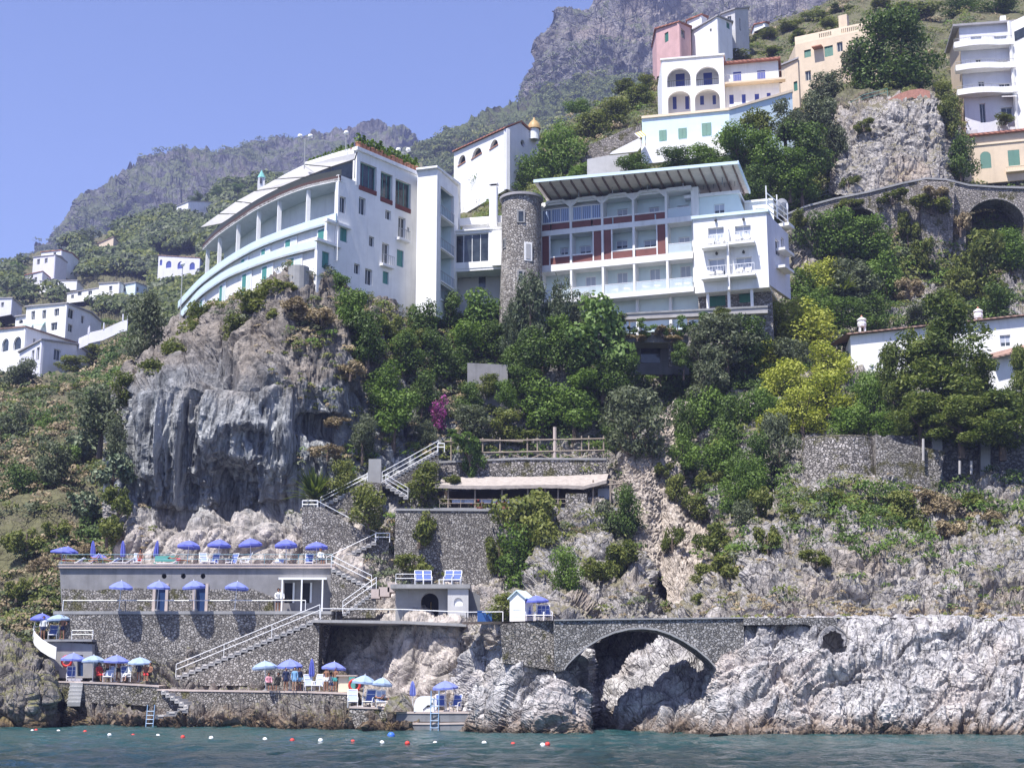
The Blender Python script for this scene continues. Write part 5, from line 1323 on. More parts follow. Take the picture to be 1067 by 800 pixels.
def apartment():
    A, B, C, D = P(991, 80, 183), P(1002, 70, 175.5), P(1053, 70, 174.5), P(1080, 60, 171)
    p0, pl, p3 = Plane(A, B), Plane(B, C), Plane(C, D)
    root = thing('apartment_building', P(1025, 130, 175), 'white four storey apartment house with curved balconies on the right edge', 'apartment building')
    z0 = zat(150, 175); zt = pl.uz(1025, 27)[1]
    wb = [(1011.5, 38, 1023, 47.5), (1036, 37.5, 1050, 48), (1017, 62, 1022.5, 71), (1038, 63, 1056, 71), (1019.5, 85, 1026, 96), (1041, 87, 1056, 96), (1021, 108, 1027, 128), (1043, 112, 1060, 122)]
    rs = [pl.rect(*b) for b in wb]; rs = [(r[0], min(r[1], pl.len - .2), r[2], r[3]) for r in rs]
    m = MB(); p0.wall(m, [(0, z0), (p0.len, z0), (p0.len, zt), (0, zt)], t=.3); m.build('side_wall', 'plaster_cream', root)
    m = MB(); pl.wall(m, [(0, z0), (pl.len, z0), (pl.len, zt), (0, zt)], [pl.loop(r) for r in rs], .3); m.build('wall', 'plaster_lilac_and_shade', root)
    for k, r in enumerate(rs): window(pl, r, root, 'blind' if k < 2 else 'glass', bars=1, inset=.15)
    m = MB(); p3.wall(m, [(0, z0), (p3.len, z0), (p3.len, zt), (0, zt)], t=.3); m.build('right_wall', 'plaster_white', root)
    m = MB(); pl.bx(m, -.8, pl.len + 5, zt, zt + .3, -8, .5); m.build('roof', 'roof_grey', root)
    m = MB(); u, z = pl.uz(1047, 24); pl.bx(m, u - .35, u + .35, z - .5, z + 1.4, -1.5, -.8); m.build('chimney', 'plaster_white', root)
    for yf in (49.5, 73.5, 99):
        m = MB(); z = pl.uz(1030, yf)[1]
        n = 12; u0, u1 = -.9, pl.len + .3
        pts = [(u0 + (u1 - u0) * k / n, 1.1 + .5 * math.sin(math.pi * min(1, k / n * 1.3))) for k in range(n + 1)]
        f_ = [pl.pt(u, z, o) for u, o in pts]; b_ = [pl.pt(u, z, .01) for u, o in pts]
        m.ribbon(f_, b_); m.ribbon([q + (0, 0, -.25) for q in b_], [q + (0, 0, -.25) for q in f_]); m.ribbon([q + (0, 0, -.25) for q in f_], [q + (0, 0, .55) for q in f_]); m.ribbon([q + (0, 0, .55) for q in f_], [q * 1 + np.array([-pl.n[0] * -.0, 0, .55]) + np.array([0, .12, 0]) for q in f_]); m.ribbon([q + np.array([0, .12, .0]) for q in f_], [q + np.array([0, .12, .55]) for q in f_]); m.quad(b_[0], f_[0], f_[0] + (0, 0, .55), b_[0] + (0, 0, .55))
        bal = m.build('balcony', 'plaster_white', root)
        m = MB(); m.tube([q + (0, .06, .95) for q in f_], .03, 5)
        for q in f_: m.tube([q + (0, .06, .5), q + (0, .06, .95)], .02, 4)
        m.build('balustrade', 'metal_grey', bal)
    m = MB(); a, b = pl.pt(pl.uz(1042, 104)[0], pl.uz(1042, 101)[1], .3), pl.pt(pl.len + .3, pl.uz(1050, 101)[1], .3); c_ = np.array([*(pl.n * 1.3), -.7]); m.quad(a, b, b + c_, a + c_); m.quad(*(q + (0, 0, .03) for q in (a, b, b + c_, a + c_))); m.build('awning', 'awning_white', root)
    m = MB(); p3.bx(m, .4, .7, z0, zt, .002, .5); m.build('pilaster', 'plaster_white', root)
    m = MB(); r = (1.0, 3.2, p3.uz(1060, 42)[1], p3.uz(1060, 32)[1]); p3.bx(m, *r, .002, .05); m.build('window', 'glass_dark', root)
apartment()
def palazzo():
    A, B = P(1003, 160, 166), P(1085, 160, 163.5); pl = Plane(A, B)
    root = thing('palazzo', P(1035, 185, 165), 'cream palazzo with green arched shutters and a tiled cornice below the apartment house', 'house')
    z0 = pl.uz(1040, 190)[1]; zt = pl.uz(1030, 141)[1]
    b = [(1021.5, 158, 1032.5, 175.5, 1), (1050.5, 156.5, 1062.5, 174, 0)]; rs = [pl.rect(*q[:4]) for q in b]
    m = MB(); pl.wall(m, [(0, z0), (pl.len, z0), (pl.len, zt), (0, zt)], [pl.loop(r, q[4]) for r, q in zip(rs, b)], .3); m.build('wall', 'plaster_cream', root)
    for r, q in zip(rs, b): window(pl, r, root, 'shutter', arch=q[4], inset=.05, shut='shutter_green')
    m = MB(); pl.bx(m, -.4, pl.len, zt, zt + .25, -6, .45); m.build('roof', 'tiles_red', root)
    m = MB(); z = pl.uz(1040, 150)[1]; pl.bx(m, 0, pl.len, z, z + .25, .002, .12); m.build('string_course', 'trim_cream', root)
    r = pl.rect(1048, 175, 1070, 180); m = MB(); pl.bx(m, r[0], r[1], r[2], r[2] + .2, .002, .6)
    for k in range(9): u = r[0] + (r[1] - r[0]) * k / 8; pl.bx(m, u - .05, u + .05, r[2] + .2, r[3], .45, .55)
    pl.bx(m, r[0], r[1], r[3], r[3] + .1, .42, .58); m.build('balcony', 'trim_cream', root)
    t = MB(); t.box(P(1014, 138.5, 165.3), (1.1, .06, .75), pl.rz); o = t.build('white_sheet', 'awning_white'); tag(o, 'white sheet hanging on the roof terrace above the cream palazzo', 'sheet')
palazzo()
g = MB(); pts = [(926, 104), (936, 98), (948, 94), (960, 92.5), (969, 95)]; Wp = [P(x, y, 164.5 - .2 * i) for i, (x, y) in enumerate(pts)]; Wb = [q - (0, 0, 1.15) for q in Wp]
g.ribbon(Wp, Wb); g.ribbon([q + (0, .4, 0) for q in Wp], Wp); g.ribbon([q + (0, .4, 0) for q in Wb], [q + (0, .4, 0) for q in Wp]); o = g.build('brick_parapet', 'brick_curved'); tag(o, 'curved red brick parapet on top of the rock crag', 'wall')
rl = rail_line('railing', [P(x, y, Y) for x, y, Y in ((886, 116, 166), (900, 108, 165.5), (925, 101, 165))], None, 'green pipe railing on the crag left of the curved brick parapet', 1.1, 'frame_green')

def viaduct():
    root = thing('road_viaduct', P(960, 240, 155), 'tall stone road viaduct with two dark arches under the rock crag', 'viaduct')
    Y = 154.0
    top = [(818, 224), (840, 215), (870, 207), (905, 200), (940, 191), (965, 186), (985, 187), (1010, 193), (1040, 195), (1075, 196)]
    out = top + [(1075, 330), (818, 330)]; out = out[::-1]
    def arch(x0, x1, yt, yb, n=14): 
        c, w = (x0 + x1) / 2, (x1 - x0) / 2
        return [(x0, yb), (x1, yb)] + [(c + w * math.cos(math.pi * k / n), yt + (1 - math.sin(math.pi * k / n)) * w * .85) for k in range(n + 1)]
    h1 = arch(879, 915, 217, 262); h2 = arch(1006.5, 1068, 207.5, 285)
    m = MB(); outline_slab(m, out, Y, 3.2, 0, [h1, h2]); m.build('wall', STONE_V, root)
    for h in (h1, h2):
        m = MB(); arc = h[2:]; cx = sum(p[0] for p in h[:2]) / 2; o2 = [(cx + (x - cx) * 1.05, y - 1.6 if i not in (0, len(arc) - 1) else y) for i, (x, y) in enumerate(arc)]
        outline_slab(m, [(x, y) for x, y in arc][::-1] + o2, Y - .12, .3); m.build('arch_ring', STONE_T, root)
        m = MB(); q = [P(x, y, Y + 6) for x, y in [(h[0][0] - 12, h[0][1] + 10), (h[1][0] + 12, h[1][1] + 10), (h[1][0] + 12, h[2][1] - 40), (h[0][0] - 12, h[2][1] - 40)]]; m.quad(*q); m.build('vault_back', STONE_D, root)
    m = MB(); W = [P(x, y, Y - .15) for x, y in top]; m.ribbon([q + (0, 0, .12) for q in W], [q - (0, 0, .1) for q in W]); m.ribbon([q + (0, 4.2, .12) for q in W], [q + (0, 0, .12) for q in W]); m.build('coping', 'concrete', root)
    m = MB(); bt = [(958, 188), (995, 190), (992, 262), (962, 285)]; outline_slab(m, bt[::-1], Y - 1.0, 1.2); m.build('buttress', STONE_V, root)
    rw = MB(); W2 = [P(x, y - 1, Y + 3.6) for x, y in top]; rl = rail_line('railing', [P(818, 222, 158), P(840, 214, 158), P(866, 206, 158)], None, 'low dark road railing at the left end of the viaduct', 1.0, 'metal_grey')
viaduct()

def white_villa():
    A, B = P(887, 370, 126.5), P(1090, 345, 122.0); pl = Plane(A, B)
    root = thing('villa', P(960, 400, 125), 'long white villa with a thin tiled roof edge behind the pines at right', 'villa')
    z0 = pl.uz(960, 415)[1]; zA, zB = pl.uz(887, 349.5)[1], pl.uz(1067, 330)[1]; zB = zA + (zB - zA) * pl.len / pl.uz(1067, 330)[0]
    b = [(1042, 349, 1053, 361)]; rs = [pl.rect(*q) for q in b]
    m = MB(); pl.wall(m, [(0, z0), (pl.len, z0), (pl.len, zB), (0, zA)], [pl.loop(r) for r in rs], .35); m.build('wall', 'plaster_white', root)
    for r in rs: window(pl, r, root, 'blind', inset=.12)
    m = MB(); e = [pl.pt(-.3, zA + .02, .45), pl.pt(pl.len, zB + .02, .45)]; k = [q + np.array([0, 7, .6]) for q in e]; m.ribbon(e, k); m.ribbon([q + (0, 0, .11) for q in e], [q + (0, 0, .11) for q in k]); m.ribbon(e, [q + (0, 0, .11) for q in e]); m.build('roof', 'tiles_orange', root)
    q = A; m = MB(); m.quad((q[0], q[1], z0), (q[0] + 1, q[1] + 7, z0), (q[0] + 1, q[1] + 7, zA), (q[0], q[1], zA)); m.build('side_wall', 'plaster_white', root)
    u, z = pl.uz(1035, 374); zr = pl.uz(1067, 368)[1]; m = MB(); a = pl.pt(u, z, .9); b2 = pl.pt(pl.len, zr + .6, .9); m.ribbon([a, b2], [a + (0, .9, .5), b2 + (0, .9, .5)]); m.ribbon([a, b2], [a + (0, 0, -.15), b2 + (0, 0, -.15)]); m.ribbon([a + (0, 0, -.15), b2 + (0, 0, -.15)], [a + (0, .9, .3), b2 + (0, .9, .3)]); m.build('porch_roof', 'tiles_orange', root)
    for px, py, lab in ((898.5, 346, 'little white turret chimney at the left end of the long villa roof'), (1020, 337, 'little white turret chimney right of the tall pine on the long villa roof')):
        q = P(px, py, 127.5); c = thing('turret_chimney', q - (0, 0, .3), lab, 'chimney', 'turret chimneys on the long white villa')
        g = MB()
        for sx in (-.22, .22): g.box(q + (sx, 0, .1), (.14, .42, .9))
        g.lathe(q + (0, 0, .5), [(.0, 0), (.38, 0), (.42, .25), (.36, .55), (.44, .58), (.44, .66), (.0, .95)], 10); g.build('shaft', 'plaster_white', c)
        g = MB(); g.lathe(q + (0, 0, 1.40), [(.10, 0), (.09, .1), (0, .22)], 8); g.build('finial', 'terracotta', c)
white_villa()

W_ = 'plaster_white'
house('house', 'cube-shaped white house with pale awnings, three upper windows and a shaded right side', [P(27, 330, 252)[:2], P(69, 330, 246)[:2], P(94, 335, 254)[:2]], [zat(320, 252), zat(316.5, 246), zat(326, 254)], zat(365, 250),
      {0: [(32.5, 324, 36.5, 333), (44, 323, 48, 332), (56.5, 321.5, 61.5, 329), (53, 336, 59.5, 344)], 1: [(71, 322, 77, 332, 'glass'), (71, 338, 76, 346, 'glass'), (84.5, 329, 88, 337, 'glass')]}, W_, 'roof_grey', group='houses on the far left hill')
def awn(px0, px1, py, Y, lab):
    a, b = P(px0, py, Y - .1), P(px1, py, Y - .1); g = MB(); q = [a, b, b + (0, -1.4, -1.0), a + (0, -1.4, -1.0)]; g.quad(*q); g.quad(*(x + (0, 0, .05) for x in q)); o = g.build('awning', 'awning_teal'); tag(o, lab, 'awning', 'awnings of the cube-shaped white house')
awn(26.5, 34, 335.5, 250.8, 'pale green awning at the left of the cube-shaped white house'); awn(37, 47.5, 335, 249.2, 'pale green awning in the middle of the cube-shaped white house')
house('house', 'small white annex with one arched window left of the cube-shaped white house', [P(16, 335, 256)[:2], P(27, 335, 255)[:2]], [zat(330.5, 256), zat(329, 255)], zat(345, 255), {0: [(19.5, 333, 24, 337, 'glass', 1)]}, W_, 'roof_grey')
house('villa', 'white villa with two arched porches and a tiled roof, lowest on the left edge', [P(-14, 355, 226)[:2], P(26, 352, 218)[:2], P(80, 358, 228)[:2]], [zat(345, 226), zat(341, 218), zat(358, 228)], zat(392, 222),
      {0: [(2, 353, 9, 366, 'glass', .9), (14, 351, 22, 364, 'glass', .9)], 1: [(34.5, 352.5, 37, 358.5, 'glass')]}, W_, 'tiles_orange')
house('house', 'grey-white gabled house in front of the villa on the left edge', [P(20, 375, 214)[:2], P(43, 365, 208)[:2], P(80, 368, 214)[:2]], [zat(367, 214), zat(354.5, 208), zat(359.5, 214)], zat(400, 210),
      {0: [(33, 365, 35.5, 378, 'glass'), (38, 362, 41, 375, 'glass')], 1: [(56, 364, 63, 375.5, 'glass')]}, 'plaster_lilac_and_shade', 'roof_grey')
house('house', 'white house with two dark windows in the middle of the cluster above the cube-shaped house', [P(103, 305, 385)[:2], P(124, 305, 381)[:2], P(127, 306, 385)[:2]], [zat(295.5, 385), zat(294.5, 381), zat(296, 385)], zat(318, 383), {0: [(113.5, 298, 117, 303), (106, 308, 109, 313), (115, 309, 120, 314)]}, W_, 'roof_grey')
house('house', 'pale green-white stepped house at the right of the same cluster', [P(125, 303, 388)[:2], P(141, 301, 384)[:2], P(159, 305, 392)[:2]], [zat(297, 388), zat(294.5, 384), zat(301, 392)], zat(314, 386), {0: [(127, 300, 131, 304)], 1: [(142.5, 299, 145, 304), (152, 302, 154, 306)]}, 'plaster_aqua_and_shade', 'roof_grey')
house('house', 'low white house with three small dark openings left of the same cluster', [P(70, 308, 392)[:2], P(103, 306, 388)[:2]], [zat(306, 392), zat(300, 388)], zat(314, 390), {0: [(81, 303.5, 85, 308), (92, 303, 96, 307), (74, 307, 77, 311)]}, W_, 'roof_grey')
house('house', 'long low white house with a flat roof and terrace on the upper left hill', [P(42, 296, 420)[:2], P(80, 295, 416)[:2]], [zat(293, 420), zat(292.5, 416)], zat(304, 418), {0: [(51, 294.5, 55, 299), (62, 295, 66, 298)]}, W_, 'roof_grey')
house('house', 'grey-white house with two windows near the hill crest, far left', [P(34, 280, 432)[:2], P(57, 277, 426)[:2], P(62, 277, 430)[:2]], [zat(268, 432), zat(266, 426), zat(267, 430)], zat(292, 428), {0: [(38.5, 270, 41.5, 275.5), (46.5, 269, 49.5, 274)]}, 'plaster_lilac_and_shade', 'roof_grey')
house('house', 'white house with a red roof peeping over the grey-white crest house', [P(43, 265, 446)[:2], P(64, 263, 440)[:2], P(75, 265, 446)[:2]], [zat(263, 446), zat(261, 440), zat(264, 446)], zat(286, 440), {0: [(55.5, 263, 58.5, 267)]}, W_, 'tiles_red')
house('house', 'small pinkish house just below the crest houses on the left hill', [P(26, 292, 424)[:2], P(44, 288, 420)[:2]], [zat(287, 424), zat(283, 420)], zat(298, 422), {0: [(36, 289, 38.5, 293)]}, 'plaster_lilac_and_shade', 'tiles_red')
house('house', 'grey house cut off by the left edge of the picture', [P(-12, 315, 320)[:2], P(12, 318, 316)[:2]], [zat(311, 320), zat(311, 316)], zat(330, 318), {0: [(1, 315, 4, 320)]}, 'plaster_lilac_and_shade', 'roof_grey')
house('house', 'small ochre house on the skyline of the left hill', [P(102, 255, 505)[:2], P(118, 253, 502)[:2]], [zat(254, 505), zat(247, 502)], zat(266, 503), {}, 'plaster_cream', 'tiles_orange')
house('house', 'lilac house with red tiled roof and blue arched windows left of the curved hotel', [P(165, 272, 402)[:2], P(208, 275, 396)[:2]], [zat(266.5, 402), zat(269, 396)], zat(290, 399),
      {0: [(166.5, 270.5, 169, 276.5, 'shutter', 1), (173, 272, 178.5, 279, 'shutter', 1), (185, 272.5, 191, 280, 'shutter', 1), (197.5, 273.5, 203, 281, 'shutter', 1)]}, 'plaster_lilac_and_shade', 'tiles_orange', shut='shutter_blue')
house('house', 'white stepped house on the skyline just left of the curved hotel roof', [P(184, 220, 545)[:2], P(196, 217, 541)[:2], P(220, 216, 549)[:2]], [zat(215, 545), zat(210, 541), zat(211, 549)], zat(234, 545), {0: [(186, 217, 189, 222)]}, W_, 'roof_grey')
b = thing('bell_tower', P(272, 195, 560), 'small white bell tower with a green tiled cap behind the curved hotel roof', 'tower')
g = MB(); c = P(272, 195, 560); w = 7 * 560 / 1500; h0 = zat(186, 560) - c[2]; g.box(c + (0, 0, h0 / 2 - 4), (w, w, h0 + 8), .3); g.build('shaft', W_, b)
g = MB(); g.lathe((c[0], c[1], c[2] + h0), [(w * .72, 0), (w * .45, 1.4), (w * .12, 3.0), (0, 3.8)], 8); g.build('cap', 'dome_green', b)
g = MB(); g.box(c + (0, -w * .45, h0 - 1.6), (w * .3, w * .4, 2.0), .3); g.build('bell_opening', 'interior_dark', b)
g = MB(); A = [(82, 352.5), (92, 348), (93, 346.5), (108, 343), (128, 334), (133, 333.5)]; Wt = [P(x, y, 214 - i) for i, (x, y) in enumerate(A)]; g.ribbon(Wt, [q - (0, 0, 1.7) for q in Wt]); g.ribbon([q + (0, .3, 0) for q in Wt], Wt); g.ribbon([q - (0, -.3, 1.7) for q in Wt], [q + (0, .3, 0) for q in Wt])
for q in Wt[1:]: g.beam(q, q + (0, 0, 1.0), .18)
o = g.build('terrace_wall', 'plaster_lilac_and_shade'); tag(o, 'white stepped terrace wall with posts below the cube-shaped house', 'wall')
def street_lamp(q, h, lab, double=False, grp=None):
    r = thing('street_lamp', q, lab, 'lamp', grp); g = MB(); g.tube([q, q + (0, 0, h)], .05, 6)
    if double: g.tube([q + (-.5, 0, h - .1), q + (.5, 0, h - .1)], .03, 5)
    g.build('pole', 'metal_grey', r)
    for dx in ((-.5, .5) if double else (0,)):
        g = MB(); g.lathe(q + (dx, 0, h - .05), [(0, 0), (.2, .1), (.26, .26), (.2, .42), (0, .5)], 10); g.build('globe', 'plastic_white', r, smooth=True)
street_lamp(HPL.pt(HU - .6, HZR, -1), zat(134, 128.6) - HZR, 'single globe lamp on the roof corner of the curved hotel')
street_lamp(P(317, 176, 131), 3.1, 'double globe lamp on the awning terrace of the curved hotel', True)
street_lamp(P(420, 172, 137), 1.4, 'double globe lamp among the roof plants of the curved hotel', True)
street_lamp(P(189, 304, 146) - (0, 0, 3), 5.8, 'thin lamp post at the far left end of the curved hotel')
lm('leaf_broad', [(.028, .056, .010), (.056, .104, .016), (.10, .17, .026), (.16, .245, .045)])
lm('leaf_dark', [(.020, .038, .010), (.040, .072, .014), (.068, .115, .022), (.11, .17, .036)], .3)
lm('leaf_olive', [(.034, .045, .022), (.064, .080, .040), (.10, .122, .062), (.15, .175, .10)], .3)
lm('leaf_bright', [(.08, .11, .014), (.18, .22, .024), (.31, .34, .045), (.44, .46, .09)])
lm('leaf_pine', [(.026, .048, .010), (.055, .086, .016), (.10, .14, .028), (.17, .20, .045)], .3)
lm('leaf_fig', [(.032, .065, .014), (.065, .12, .026), (.11, .185, .042), (.17, .26, .07)])
lm('leaf_tamarisk', [(.035, .052, .028), (.06, .085, .045), (.09, .12, .065), (.13, .165, .095)], .35)
lm('leaf_scrub', [(.040, .060, .012), (.078, .105, .020), (.13, .16, .032), (.20, .215, .055)])
lm('leaf_dry', [(.10, .075, .045), (.19, .145, .085), (.28, .22, .13), (.36, .29, .18)], .2)
lm('leaf_magenta', [(.14, .03, .12), (.32, .05, .25), (.45, .09, .36), (.10, .11, .05)])
lm('leaf_cactus', [(.030, .055, .030), (.055, .090, .050), (.09, .13, .075), (.16, .19, .11)], .05)
lm('leaf_hill', [(.030, .046, .016), (.052, .074, .024), (.080, .108, .036), (.12, .15, .052)], .25)
plain('bark', (.13, .10, .08), .95, var=.3, vs=4)

def mesh_np(name, V, Fq, mat):
    me = bpy.data.meshes.new(name); V = np.asarray(V, np.float32); Fq = np.asarray(Fq, np.int32)
    me.vertices.add(len(V)); me.vertices.foreach_set('co', V.reshape(-1)); me.loops.add(Fq.size); me.loops.foreach_set('vertex_index', Fq.reshape(-1))
    me.polygons.add(len(Fq)); me.polygons.foreach_set('loop_start', np.arange(0, Fq.size, 4, dtype=np.int32)); me.polygons.foreach_set('loop_total', np.full(len(Fq), 4, np.int32))
    me.materials.append(MATS[mat]); me.update(); return me
def leaves(C, Nn, size, long=1.0, jitter=.7, bend=.0):
    """one leaf (diamond) per centre, its face roughly along Nn"""
    n = len(C); d = Nn + rng.normal(0, jitter, (n, 3)); d /= np.linalg.norm(d, axis=1, keepdims=True)
    t = np.cross(d, rng.normal(size=(n, 3))); t /= np.linalg.norm(t, axis=1, keepdims=True) + 1e-9; b = np.cross(d, t)
    s = (size * rng.uniform(.6, 1.35, n))[:, None]
    V = np.stack([C - t * s * long, C + b * s * .62, C + t * s * long, C - b * s * .62], 1).reshape(-1, 3)
    return V, np.arange(4 * n).reshape(n, 4)
def lobes(kind, k):
    L_ = []
    if kind in ('oak', 'fig', 'bright', 'magenta', 'olive', 'bush', 'big'):
        m = {'oak': 13, 'fig': 14, 'bright': 16, 'magenta': 9, 'olive': 16, 'bush': 9, 'big': 26}[kind]
        for i in range(m):
            a = rng.uniform(0, 6.28); z = rng.uniform(-.36, .42); r = math.sqrt(max(0.02, 1 - (z / .52) ** 2)) * .36 * rng.uniform(.35, 1.05)
            s = rng.uniform(.12, .22) * (.75 if kind in ('olive', 'big', 'magenta') else 1); L_.append((r * math.cos(a), r * math.sin(a), z, s * rng.uniform(.9, 1.3), s * rng.uniform(.9, 1.3), s * rng.uniform(.75, 1.0)))
        L_.append((0, 0, -.05, .26, .26, .26))
    elif kind == 'pine':
        for i in range(30):
            z = rng.uniform(-.45, .46); wr = (.46 * (1 - max(0, (z + .1)) / .72)) ; a = rng.uniform(0, 6.28); r = wr * rng.uniform(.1, 1); s = rng.uniform(.07, .15); L_.append((r * math.cos(a), r * math.sin(a), z, s * 1.15, s * 1.15, s * .85))
    elif kind == 'tamarisk':
        for i in range(15): a = rng.uniform(0, 6.28); r = rng.uniform(0, .33); z = rng.uniform(-.35, .42) ; L_.append((r * math.cos(a), r * math.sin(a), z, rng.uniform(.09, .15), rng.uniform(.09, .15), rng.uniform(.14, .24)))
    elif kind == 'scrub':
        for i in range(12): a = rng.uniform(0, 6.28); r = .40 * math.sqrt(rng.uniform(0, 1)); z = rng.uniform(-.35, .25) * (1 - r); s = rng.uniform(.09, .17); L_.append((r * math.cos(a), r * math.sin(a), z, s, s, s * .9))
    elif kind == 'vine':
        for i in range(12): L_.append((rng.uniform(-.45, .45), rng.uniform(-.3, .3), rng.uniform(-.45, .45), rng.uniform(.09, .15), .1, rng.uniform(.10, .18)))
    return L_
def crown_mesh(kind, n, leaf, mat, long=1.0, jitter=.7):
    Ls = lobes(kind, 0); A = np.array(Ls); wts = (A[:, 3] * A[:, 4] + A[:, 3] * A[:, 5]); idx = rng.choice(len(A), n, p=wts / wts.sum())
    d = rng.normal(size=(n, 3)); d /= np.linalg.norm(d, axis=1, keepdims=True); rr = np.where(rng.random(n) < .78, rng.normal(1.0, .10, n), rng.uniform(.2, 1, n))
    C = A[idx, :3] + d * A[idx, 3:] * rr[:, None]
    C += .018 * rng.normal(size=C.shape)
    Nn = d + np.array([0, 0, .35]); V, Fq = leaves(C, Nn, leaf, long, jitter)
    return mesh_np('crown', V, Fq, mat), A
def trunk_mesh(A, h0=-.75, r=.035, nl=6):
    m = MB(); top = np.array([0, 0, .1]); m.tube([(0, 0, h0), (.01, .01, h0 * .5), (0, 0, -.1), tuple(top)], [r * 1.3, r, r * .8, r * .4], 7)
    for q in A[:nl]: s = np.array([0, 0, rng.uniform(-.45, 0)]); m.tube([s, (s + q[:3]) / 2 + (0, 0, -.03), q[:3]], [r * .55, r * .4, r * .15], 5)
    me = bpy.data.meshes.new('trunk'); me.from_pydata(m.v, [], m.f); me.materials.append(MATS['bark']); me.update(); return me
KINDS = {'oak': ('oak', 4200, .026, 'leaf_broad', 4, 1.0, .6), 'dark': ('oak', 4200, .026, 'leaf_dark', 3, 1.0, .6), 'big': ('big', 9000, .018, 'leaf_dark', 2, 1.0, .6), 'olive': ('olive', 4200, .022, 'leaf_olive', 4, 1.5, .8),
         'bright': ('bright', 5200, .026, 'leaf_bright', 4, 1.0, .55), 'pine': ('pine', 9000, .017, 'leaf_pine', 3, 1.6, 1.6), 'fig': ('fig', 2600, .036, 'leaf_fig', 3, 1.1, .6), 'tamarisk': ('tamarisk', 4200, .020, 'leaf_tamarisk', 2, 2.0, .9),
         'bush': ('bush', 2600, .032, 'leaf_scrub', 4, 1.1, .7), 'scrub': ('scrub', 1800, .034, 'leaf_scrub', 3, 1.5, .9), 'dry': ('scrub', 1500, .032, 'leaf_dry', 2, 1.8, 1.0), 'magenta': ('magenta', 1900, .030, 'leaf_magenta', 2, 1.0, .8), 'cactus': ('scrub', 900, .050, 'leaf_cactus', 2, 1.2, .8), 'vine': ('vine', 1800, .036, 'leaf_fig', 2, 1.0, .7)}
KM = {}
def kind_mesh(kind):
    if kind not in KM:
        lb, n, lf, mat, nv, lo, ji = KINDS[kind]; KM[kind] = []
        for _ in range(nv): me, A = crown_mesh(lb, n, lf, mat, lo, ji); KM[kind].append((me, trunk_mesh(A, -.75 if NAMES[kind][1] == 'crown' else -.45)))
    return random.choice(KM[kind])
NAMES = {'oak': ('round_tree', 'crown', 'tree', 'mid green round tree'), 'dark': ('dark_tree', 'crown', 'tree', 'dark green dense tree'), 'big': ('dark_tree', 'crown', 'tree', 'huge dark spreading tree'), 'olive': ('olive_tree', 'crown', 'tree', 'grey-green olive-like tree'), 'bright': ('flowering_tree', 'crown', 'tree', 'yellow-green flowering tree'), 'pine': ('pine_tree', 'crown', 'tree', 'tufted pine tree'),
         'fig': ('fig_tree', 'crown', 'tree', 'broad-leaved light green tree'), 'tamarisk': ('feathery_tree', 'crown', 'tree', 'feathery grey-green upright tree'), 'bush': ('bush', 'foliage', 'bush', 'green rounded bush'), 'scrub': ('scrub_bush', 'foliage', 'bush', 'low olive green scrub bush'), 'dry': ('dry_bush', 'foliage', 'bush', 'dry straw-brown bush'), 'magenta': ('bougainvillea', 'foliage', 'plant', 'magenta bougainvillea'), 'cactus': ('cactus', 'foliage', 'plant', 'prickly pear thicket'), 'vine': ('vine', 'foliage', 'plant', 'bright green climbing vine')}
def ground_Y(px, py):
    best = None
    for nm, (x0, x1, X, top, bot, W) in SHEETS.items():
        if nm in ('mountain', 'ridge', 'crag') or not (x0 <= px <= x1): continue
        i = min(len(X) - 1, int(np.searchsorted(X, px)))
        if not (top[i] - 2 <= py <= bot[i]): continue
        y = float(surf(nm, px, py)[1])
        if best is None or y < best: best = y
    return best or 150.0
PENDING = {}
def plants(where, lst):
    """lst: (bearing, elevation, width, height, kind[, distance]) of each plant"""
    cnt = {}
    for p in lst: cnt.setdefault(p[4], []).append(p)
    for kind, ps in cnt.items():
        ps.sort(key=lambda p: p[0]); n = len(ps); nm, cn, cat, desc = NAMES[kind]
        for k, p in enumerate(ps):
            px, py, w, h = p[:4]; Y = p[5] if len(p) > 5 else ground_Y(px, py + h * .3) - .42 * w * .085
            c = P(px, py, Y); wm, hm = w * Y / 1500 * 1.12, h * Y / 1500 * 1.12
            if n == 1: lab = f'{desc} {where}'
            elif n == 2: lab = f'{desc} {where}, the {("left", "right")[k]} one'
            else: lab = f'{desc} {where}, {ordn_[k]} from left'
            base = c - np.array([0, 0, .62 * hm]); root = thing(nm, base, lab, cat, f'{desc}s {where}' if n > 1 else None)
            cm, tm = kind_mesh(kind)
            for nmx, me in ((cn, cm), ('trunk' if cat == 'tree' else 'stem', tm)):
                o = bpy.data.objects.new(nmx, me); COL.objects.link(o); o.parent = root; o.scale = (wm, wm * .9, hm); o.location = (0, 0, .62 * hm)
                o.rotation_euler = (0, 0, ROT.setdefault(root.name, random.uniform(0, 6.28)))
ROT = {}
ordn_ = ['first', 'second', 'third', 'fourth', 'fifth', 'sixth', 'seventh', 'eighth', 'ninth', 'tenth', 'eleventh', 'twelfth', 'thirteenth', 'fourteenth', 'fifteenth', 'sixteenth']

